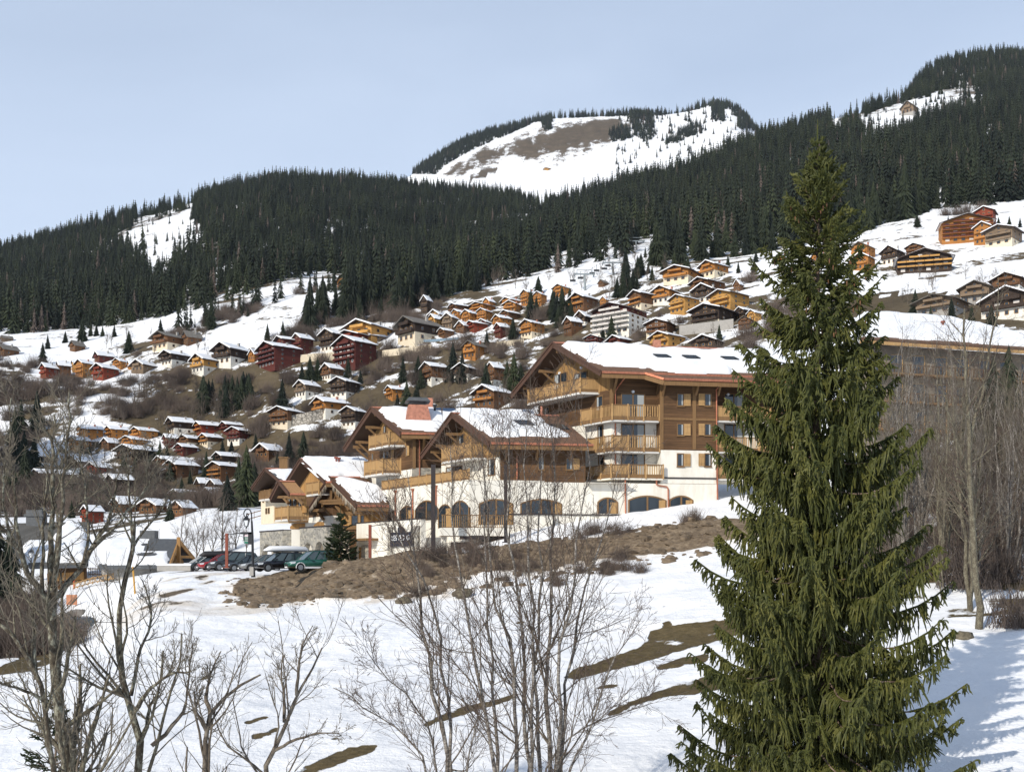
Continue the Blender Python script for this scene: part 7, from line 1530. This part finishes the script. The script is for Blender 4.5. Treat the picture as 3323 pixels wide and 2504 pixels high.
# ---- thicket on the right bank
protos = []
for s in range(5):
    rs = np.random.RandomState(50+s); hgt = 15.; n = 3 if s % 2 else 2; limbs = []
    for k in range(n):
        a = rs.rand()*6.28; d = np.array([math.cos(a), math.sin(a), 0])*(.5 + rs.rand())*(k > 0); limbs.append(([np.array([0, 0, -.4]) + d*.1, d*.7 + np.array([0, 0, 5]), d*1.3 + np.array([.3*rs.randn(), .3*rs.randn(), 10]), d*1.8 + np.array([.5*rs.randn(), .5*rs.randn(), hgt*(.8+.3*rs.rand())])], .10 + .05*rs.rand(), .015))
    protos.append(tree_obj('bare_tree', 'x', limbs, [dict(n=20, ang=.7, lenr=.2, upw=.12, s0=.15, rad=.45, K=6), dict(n=5, ang=.7, lenr=.5, upw=.08, s0=.1, rad=.6, K=5), dict(n=3, ang=.7, lenr=.5, upw=.06, s0=.1, rad=.7, K=4)], 60+s, M['birch'] if s in (0, 2, 3) else M['palebranch'], M['twig'] if s % 2 else M['redtwig'], base=(0, 0, 0)))
rr = random.Random(21); k = 0
for i in range(76):
    px_ = rr.uniform(2840, 3440); Yt = rr.uniform(54, 96); 
    if px_ < 2960 and Yt < 60: Yt += 14
    x_ = (px_-CX)/F*Yt; o = protos[k] if k < 5 else copy_tree(protos[rr.randrange(5)]); k += 1
    o.location = (x_, Yt, float(ground(x_, Yt))); s_ = rr.uniform(.45, .78) if i % 7 else .92; o.scale = (s_, s_, s_*rr.uniform(.9, 1.1)); o.rotation_euler = (R(rr.uniform(-5, 5)), R(rr.uniform(-6, 6)), rr.uniform(0, 6.28))
    tag(o, 'slender bare tree in the dense thicket on the bank at right', 'tree', 'bare trees of the thicket at right')
bt = tree_obj('birch_tree', 'thickest pale birch trunk with brown foot standing beside the mossy rock at right', [(rooted([P(x, y, 50.5) for x, y in ((3172, 2040), (3164, 1850), (3150, 1650), (3143, 1450), (3138, 1200), (3130, 1000))]), .18, .04), ([P(3143, 1450, 50.5), P(3190, 1250, 51), P(3230, 1050, 51.5), P(3240, 900, 51.5)], .09, .015), ([P(3146, 1550, 50.5), P(3080, 1350, 50), P(3040, 1180, 49.5)], .07, .012)], [dict(n=14, ang=.7, lenr=.25, upw=.12, s0=.3, rad=.4, K=7), dict(n=8, ang=.7, lenr=.5, upw=.08, s0=.1, rad=.6, K=5), dict(n=4, ang=.7, lenr=.5, upw=.06, s0=.1, rad=.7, K=4)], 90, M['palebranch'], M['redtwig'])
# bare trees by the car park slope and among the village
far_p = []
for s in range(3):
    rs = np.random.RandomState(150+s); limbs = [([np.array([0, 0, -.5]), np.array([.1, 0, 3]), np.array([.3*rs.randn(), .3*rs.randn(), 7]), np.array([.6*rs.randn(), .6*rs.randn(), 11])], .16, .03), ([np.array([0, 0, 2.5]), np.array([1, .4*rs.randn(), 5]), np.array([1.8, .6*rs.randn(), 8.5])], .09, .02), ([np.array([0, 0, 2]), np.array([-.9, .5*rs.randn(), 5]), np.array([-1.9, .6*rs.randn(), 8])], .09, .02)]
    far_p.append(tree_obj('bare_tree', 'x', limbs, [dict(n=13, ang=.7, lenr=.36, upw=.12, s0=.2, rad=.5, K=5), dict(n=7, ang=.7, lenr=.5, upw=.1, s0=.1, rad=.7, K=4), dict(n=4, ang=.7, lenr=.5, upw=.1, s0=.1, rad=.9, K=3)], 160+s, M['greybark'], M['fuzz'], base=(0, 0, 0)))
k = 0
def far_tree(px_, py_, h, label, group, Y=None):
    global k2
    Yd = Y or hit(px_, py_); o = far_p[k2] if k2 < 3 else copy_tree(far_p[rr.randrange(3)]); k2 += 1; s_ = h/F*Yd/11.5
    o.location = ((px_-CX)/F*Yd, Yd, zz(Yd, py_) - .2); o.scale = (s_, s_, s_); o.rotation_euler = (0, 0, rr.uniform(0, 6.28)); tag(o, label, 'tree', group)
k2 = 0
for x_, y_, h in ((720, 1818, 225), (690, 1815, 160), (660, 1822, 150), (765, 1815, 190), (640, 1830, 180), (605, 1835, 140), (800, 1800, 120), (590, 1800, 150), (745, 1825, 120)):
    far_tree(x_, y_, h, 'dark bare tree on the snow slope behind the parked cars', 'bare trees behind the car park', 143 + rr.uniform(-3, 6))
for (x0, x1, y0, y1, h0, h1, n, lb, gp) in [(360, 800, 1265, 1400, 45, 90, 70, 'grey brown bare tree on the slope below the yellow chalet', 'bare trees on the bank below the yellow chalet'), (1130, 1420, 985, 1090, 40, 75, 30, 'grey brown bare tree at the forest edge above the maroon blocks', 'bare trees above the maroon blocks'), (1950, 2160, 850, 985, 35, 75, 26, 'bare tree in the belt right of the chairlift', 'bare trees right of the chairlift'),
    (1200, 1560, 1150, 1310, 35, 70, 26, 'bare tree among the chalets above the residence roofs', 'bare trees above the residence roofs'), (1440, 1660, 1250, 1340, 45, 75, 14, 'bare tree just above the residence roofs', 'bare trees just above the residence roofs'), (1740, 1860, 1040, 1110, 40, 65, 9, 'grey bare bush beside the white apartment block', 'bare bushes by the white block'), (150, 700, 1480, 1700, 40, 80, 34, 'bare tree in the shaded valley', 'bare trees of the shaded valley'), (2860, 3250, 900, 1010, 40, 75, 14, 'bare tree on the right hand snow slope', 'bare trees on the right slope'), (280, 700, 1090, 1180, 30, 55, 16, 'bare tree on the left snow field', 'bare trees on the left snow field'), (850, 1180, 1230, 1400, 30, 60, 24, 'bare tree among the chalets above the copper chimney', 'bare trees above the copper chimney'), (2080, 2500, 1060, 1120, 25, 55, 12, 'low bare tree behind the ridge of the tall residence', 'bare trees behind the residence ridge'), (1500, 1980, 880, 950, 40, 70, 22, 'bare tree fringing the forest above the ski run', 'bare trees fringing the forest')]:
    for _ in range(n): far_tree(rr.uniform(x0, x1), rr.uniform(y0, y1), rr.uniform(h0, h1), lb, gp)
# ---------------------------------------------------------------- the big spruce and the firs
def spruce(name, label, base, H, prof, seed, mats, twig_r=.0255, dens=1.0, whorl=.34, per=6, cones=True, sub=True, droop=1.0):
    rs = np.random.RandomState(seed); base = np.array(base, float); root = thing(name, label, 'tree', base)
    top = base + np.array([0, 0, H])
    tk = np.linspace(0, 1, 16); tp = base[None] + np.stack([.03*np.sin(tk*9), .03*np.cos(tk*7), tk*H], 1); V_, F_ = tubes(tp[None], (.012 + .012*H*(1-tk)**1.1)[None], 10)
    link(bpy.data.objects.new('trunk', np_mesh('trunk', V_ - base, [F_], [mats[1]], smooth=True)), root, base)
    B = []; BR = []; d = .25
    while d < H - .35:
        wl = whorl*(.55 + .6*min(1, d/5)); n = per if d > 1.6 else 4; a0 = rs.rand()*6.28
        for i in range(n):
            a = a0 + i*6.283/n + .35*rs.randn(); rad = np.interp(d, prof[0], prof[1])*(.72 + .38*rs.rand())*(1 if d > 1 else .8)
            up = np.interp(d, [0, 2, 4, 7, 12, H], [1.25, .85, .45, .05, -.16, -.30])*droop + .1*rs.randn(); K = 9; s = np.linspace(0, 1, K)
            sag = np.interp(d, [0, 3, 6, 12, H], [-.10, .02, .16, .22, .20])
            z = rad*(up*s - sag*4*s*(1-s)*.6 + np.interp(d, [0, 3, 8, H], [.05, .12, .22, .25])*s**3); r_ = rad*s
            st = base + np.array([0, 0, H - d + .12*rs.randn()]); side = np.cumsum(np.concatenate([[0], .05*rs.randn(K-1)]))*rad*.4
            B.append(st + np.stack([np.cos(a)*r_ - np.sin(a)*side, np.sin(a)*r_ + np.cos(a)*side, z], 1)); BR.append((.006 + .009*rad)*np.linspace(1, .25, K))
        d += wl*(.85 + .3*rs.rand())
    B = np.array(B); BR = np.array(BR); Vb, Fb = tubes(B, BR, 5)
    link(bpy.data.objects.new('branches', np_mesh('branches', Vb - base, [Fb], [mats[1]], smooth=True)), root, base)
    Lb = np.linalg.norm(np.diff(B, axis=1), axis=2).sum(1); Kp = B.shape[1]
    cnt = np.maximum(6, (Lb*26*dens*np.interp(top[2]-B[:, 0, 2], [0, 3, 7, 12, 15, 20], [.6, .85, 1.2, 1.25, 1.05, .85])).astype(int)); idx = np.repeat(np.arange(len(B)), cnt); N = len(idx)
    s = .08 + .92*rs.rand(N); f = s*(Kp-1); i0 = np.minimum(f.astype(int), Kp-2); q = (f-i0)[:, None]
    st = B[idx, i0]*(1-q) + B[idx, i0+1]*q; tg = B[idx, i0+1] - B[idx, i0]; tg /= np.linalg.norm(tg, axis=1, keepdims=True)
    sd = np.cross(tg, [0, 0, 1.]); sd /= np.linalg.norm(sd, axis=1, keepdims=True) + 1e-9; sg = np.where(rs.rand(N) < .5, -1., 1.)[:, None]
    depth = (top[2] - st[:, 2]); hang = np.interp(depth, [0, 2, 4, 8, 20], [-.2, .1, .6, 1.0, .95])*droop*(.65 + .6*rs.rand(N))
    side_l = np.interp(depth, [0, 3, 8, 20], [.16, .26, .30, .34])*(1.1 - .75*s)*(.5 + rs.rand(N)); hl = np.interp(depth, [0, 2, 5, 10, 20], [.10, .22, .50, .62, .55])*np.sin(np.clip(s, .1, .97)*np.pi*.9 + .12)*(.45 + .8*rs.rand(N)) + .07
    T_ = np.zeros((N, 5, 3)); T_[:, 0] = st
    d1 = tg*.55 + sd*sg*.85; d1[:, 2] += -.15; 
    T_[:, 1] = st + d1*side_l[:, None]*.6; T_[:, 2] = T_[:, 1] + (d1*.5)*side_l[:, None] - np.array([0, 0, 1.])*(hl*.22*hang)[:, None]
    dn = np.stack([.18*rs.randn(N), .18*rs.randn(N), -hang], 1) + tg*(1.0 - hang)[:, None].clip(0, 1)*.9 + sd*sg*.12
    T_[:, 3] = T_[:, 2] + dn*(hl*.45)[:, None]; T_[:, 4] = T_[:, 3] + dn*(hl*.5)[:, None] + np.stack([.03*rs.randn(N), .03*rs.randn(N), .02*np.ones(N)], 1)
    R_ = twig_r*np.array([.55, .95, 1.1, 1.0, .35])[None]*(.75 + .5*rs.rand(N))[:, None]
    parts = [tubes(T_, R_, 4)]
    if sub:
        for rep in range(2):
            j = rs.randint(0, N, int(N*1.1)); sp = rs.randint(1, 4, len(j)); o = T_[j, sp]; v = T_[j, np.minimum(sp+1, 4)] - o; v /= np.linalg.norm(v, axis=1, keepdims=True) + 1e-9
            w = rs.randn(len(j), 3)*.55 + v*.75; w[:, 2] -= .25; w /= np.linalg.norm(w, axis=1, keepdims=True); l_ = (.06 + .12*rs.rand(len(j)))*(1 if twig_r > .015 else .8)
            S_ = np.stack([o, o + w*l_[:, None]*.6, o + w*l_[:, None] + np.array([0, 0, -.015])], 1); parts.append(tubes(S_, twig_r*np.array([.8, .9, .3])[None]*np.ones((len(j), 1)), 3))
    # tips of the main branches and the leader
    tips = B[:, -4:]; parts.append(tubes(tips, np.full((len(tips), 4), twig_r*1.15)*np.array([[1, 1.1, 1, .4]]), 4))
    ld = np.stack([top + np.array([0, 0, q_]) for q_ in np.linspace(-.5, .75, 5)]); parts.append(tubes(ld[None], np.array([[.03, .03, .026, .02, .006]]), 5))
    V_, F_ = join(parts); link(bpy.data.objects.new('crown', np_mesh('crown', V_ - base, [F_], [mats[0]])), root, base)
    if cones:
        j = np.where((depth < 5.5) & (depth > 1.2) & (s > .25))[0]; j = rs.choice(j, min(150, len(j)), replace=False); o = T_[j, 1]; l_ = .13 + .05*rs.rand(len(j))
        Cn = np.stack([o, o + np.array([0, 0, -1.])*l_[:, None]*.4, o + np.array([.01, 0, -1.])*l_[:, None]], 1); V_, F_ = tubes(Cn, np.array([[.014, .026, .01]])*np.ones((len(j), 1)), 5)
        co = link(bpy.data.objects.new('cones', np_mesh('cones', V_ - base, [F_], [M['cone']], smooth=True)), root, base); co['kind'] = 'stuff'
    return root
t = NT('spruce_needles', .6, .25); n1 = t.noise(t.pos(), .9, 3, .6); n2 = t.noise(t.pos(), 14, 3, .6)
t.color(t.ramp(t.math('ADD', t.math('MULTIPLY', n1, .5), t.math('MULTIPLY', n2, .5)), [(.3, (.024, .032, .009)), (.5, (.064, .070, .016)), (.68, (.15, .14, .034))])); M['sneedle'] = t.mat
M['sbark'] = bark('spruce_bark', (.07, .05, .035), (.17, .12, .09), (.30, .23, .18), 9, .5); M['cone'] = plain('spruce_cones', (.17, .085, .04), .8, .25, 20)
Ys = 30.; xs = (2653-CX)/F*Ys; gz = float(ground(xs, Ys)); zt = (HY-475)/F*Ys
spruce('spruce_tree', 'huge olive green spruce with hanging branchlets dominating the right foreground', (xs, Ys, gz-.3), zt-gz+.3, ([0, .8, 2.4, 4, 6, 8, 10, 13, 16, 20], [.12, .36, .95, 1.6, 2.1, 2.5, 2.9, 3.4, 3.8, 3.8]), 5, (M['sneedle'], M['sbark']))
M['fneedle'] = needle_mat('fir_needles', (.02, .032, .014), (.05, .065, .026), .1)
b = P(1105, 1842, 91.5); spruce('fir_tree', 'small dark fir standing in front of the icicle lit chalet beside the car park', b, (1842-1660)/F*91.5, ([0, .5, 1.5, 3, 5], [.1, .35, .8, 1.35, 1.75]), 8, (M['fneedle'], M['sbark']), twig_r=.03, dens=.9, whorl=.36, per=7, cones=False, droop=.45)
xb = (180-CX)/F*26.; gb = float(ground(xb, 26.)); spruce('spruce_tree', 'young dark green spruce half hidden behind the lichen covered tree at lower left', (xb, 26., gb-.2), (HY-2235)/F*26.-gb, ([0, .5, 1.5, 3, 6], [.1, .3, .6, .95, 1.4]), 9, (M['fneedle'], M['sbark']), twig_r=.016, dens=.8, whorl=.4, per=6, cones=False, droop=.5)
# rocks at the foot of the birches
def rock(label, px_, py_, Y, s, seed, mat='mossrock'):
    rs = np.random.RandomState(seed); bm = bmesh.new(); bmesh.ops.create_icosphere(bm, subdivisions=3, radius=1)
    for v in bm.verts: n_ = 1 + .8*float(fbm(np.array([v.co.x*1.3+seed]), np.array([v.co.y*1.3+v.co.z*1.7]), 4)[0]); v.co = Vector((v.co.x*s[0]*n_, v.co.y*s[1]*n_, v.co.z*s[2]*n_))
    me = bpy.data.meshes.new('rock'); bm.to_mesh(me); bm.free(); me.materials.append(M[mat]); o = bpy.data.objects.new('rock', me); o.location = P(px_, py_, Y); link(o); tag(o, label, 'rock')
M['mossrock'] = plain('mossy_rock', (.13, .11, .075), .95, .5, 5, bump=.5)
rock('mossy rock at the foot of the thickest birch at right', 3130, 2066, 48.5, (.42, .3, .26), 3); rock('flat dark stone in the snow right of the mossy rock', 3240, 2072, 48.5, (.5, .25, .12), 5); rock('pale boulder lying on the snow below the earth bank by the spruce', 2275, 1875, 78, (.55, .4, .3), 7)
rock('snow dusted brown boulder on the slope below the white terrace', 1310, 1950, 78.5, (.6, .4, .35), 9); rock('boulder beside the marker pole under the earth bank', 1500, 1925, 79, (.7, .5, .4), 11)

# brown scrub covering the banks (nobody could count it)
fz = np.random.RandomState(77); N_ = 260; st_ = np.stack([fz.randn(N_)*1.1, fz.randn(N_)*1.1, np.zeros(N_)], 1); dd = np.stack([fz.randn(N_)*.35, fz.randn(N_)*.35, 1+.3*fz.rand(N_)], 1); ln = 1.2 + 2.6*fz.rand(N_)
sP = np.stack([st_, st_ + dd*ln[:, None]*.5, st_ + dd*ln[:, None] + .2*fz.randn(N_, 3)], 1); sV, sF = tubes(sP, np.array([[.035, .028, .012]])*np.ones((N_, 1)), 3)
sb = bpy.data.objects.new('scrub_bush', np_mesh('scrub_bush', sV, [sF], [M['fuzz']])); sx0, sy0 = (560-CX)/F*430, 430.; sb.location = (sx0, sy0, float(ground(sx0, sy0))); link(sb); tag(sb, 'low brown bare bush on the bank below the yellow chalet', 'bush')
px, py, x, Y_, z = cand(60000, -200, 3400, 190, 560); vis = (py > ipol(px, EDGE)) & (py < 1720)
dn = .5 + 1.6*fbm(x/25., Y_/14., 4) - .55*((px > 2600) | (py < 1000)) - .25*(px > 1650)
for poly in [[(800,1029),(881,984),(1003,955),(1130,930),(1140,980),(1044,1020),(955,1085),(865,1115),(650,1180),(400,1225),(380,1200),(560,1120),(655,1096)], [(1600,935),(1754,903),(1962,849),(2061,836),(2090,870),(1980,930),(1850,985),(1780,965),(1650,970)], [(0,1090),(445,1046),(900,925),(1075,905),(720,1020),(330,1180),(0,1190)]]: vis &= ~inpoly(px, py, poly)
vis &= fz.rand(len(px)) < np.clip(dn, 0, 1)*.17
vis &= ~((Y_ < 240) & (px < 1000))
for (xc_, yb_, x0_, x1_, ya_, Yd_) in VILLAGE: vis &= ~((np.abs(px - xc_) < (x1_-x0_)*.62) & (Y_ < Yd_ + 16) & (Y_ > Yd_ - 10))
instancer('brown_scrub', np.stack([x, Y_, z], 1)[vis], .5 + .9*fz.rand(vis.sum()), [sb], 'brown bare scrub covering the banks between the chalets', 'scrub')
# thicket undergrowth on the right bank and along the earth bank
px, py, x, Y_, z = cand(9000, 2790, 3420, 50, 108); ok = (fz.rand(len(px)) < .022) & ((Y_ > 58) | (px > 3280))
p2, q2, x2, Y2, z2 = cand(5000, 900, 2300, 79, 94); ok2 = (p2 > 1350) & (fz.rand(len(p2)) < .03) & (vnoise(x2/4., Y2/4.) > .45)
p3, q3, x3, Y3, z3 = cand(4000, -160, 225, 74, 112); ok3 = (fz.rand(len(p3)) < .09) & ~((Y3 > 93) & (p3 > 150))
us = np.concatenate([np.stack([x3, Y3, z3], 1)[ok3], np.stack([x, Y_, z], 1)[ok], np.stack([x2, Y2, z2], 1)[ok2]]); usc = np.concatenate([.25 + .4*fz.rand(ok3.sum()), .25 + .4*fz.rand(ok.sum()), .14 + .16*fz.rand(ok2.sum())])
instancer('undergrowth', us, usc, [sb], 'bare brown undergrowth in the thicket and on the earth bank', 'undergrowth')
# rubble on the earth bank
rs = np.random.RandomState(31); n = 900; pX = rs.uniform(720, 2330, n); lo = ipol(pX, [(600, 84), (700, 79), (2500, 82)]); Yr_ = lo + rs.rand(n)*12; xr_ = (pX-CX)/F*Yr_; zr_ = ground(xr_, Yr_); sz = .10 + .38*rs.rand(n)**3
ico = [(-.53,0,.85),(.53,0,.85),(-.53,0,-.85),(.53,0,-.85),(0,.85,.53),(0,.85,-.53),(0,-.85,.53),(0,-.85,-.53),(.85,.53,0),(-.85,.53,0),(.85,-.53,0),(-.85,-.53,0)]; icf = [(1,4,0),(4,9,0),(4,5,9),(8,5,4),(1,8,4),(1,10,8),(10,3,8),(8,3,5),(3,2,5),(3,7,2),(3,10,7),(10,6,7),(6,11,7),(6,0,11),(6,1,0),(10,1,6),(11,0,9),(2,11,9),(5,2,9),(11,2,7)]
Vr = (np.array(ico)[None]*(sz[:, None, None]*(.7+.6*rs.rand(n, 12, 1)))*np.array([1.3, 1, .7]) + np.stack([xr_, Yr_, zr_], 1)[:, None]); Fr = np.array(icf)[None] + (np.arange(n)*12)[:, None, None]
M['clod'] = plain('earth_clods', (.15, .112, .075), .95, .55, 1.5)
tag(link(bpy.data.objects.new('rubble', np_mesh('rubble', Vr.reshape(-1, 3), [Fr.reshape(-1, 3)], [M['clod']]))), 'brown clods and stones strewn over the earth bank', 'rubble', kind='stuff')
# ---------------------------------------------------------------- thin air between the camera and the far hills
hz_ = bpy.data.materials.new('haze'); hz_.use_nodes = True; ht = hz_.node_tree; ht.nodes.clear()
ho = ht.nodes.new('ShaderNodeOutputMaterial'); hv = ht.nodes.new('ShaderNodeVolumePrincipled')
hv.inputs['Color'].default_value = (.74, .84, 1.0, 1); hv.inputs['Density'].default_value = 0.000026; hv.inputs['Anisotropy'].default_value = 0.0
ht.links.new(hv.outputs[0], ho.inputs['Volume'])
m = MB(); m.hexa([(-5200, -300, -60), (5200, -300, -60), (5200, 4300, -60), (-5200, 4300, -60), (-5200, -300, 1500), (5200, -300, 1500), (5200, 4300, 1500), (-5200, 4300, 1500)])
ha = m.build('haze', hz_); ha['kind'] = 'stuff'
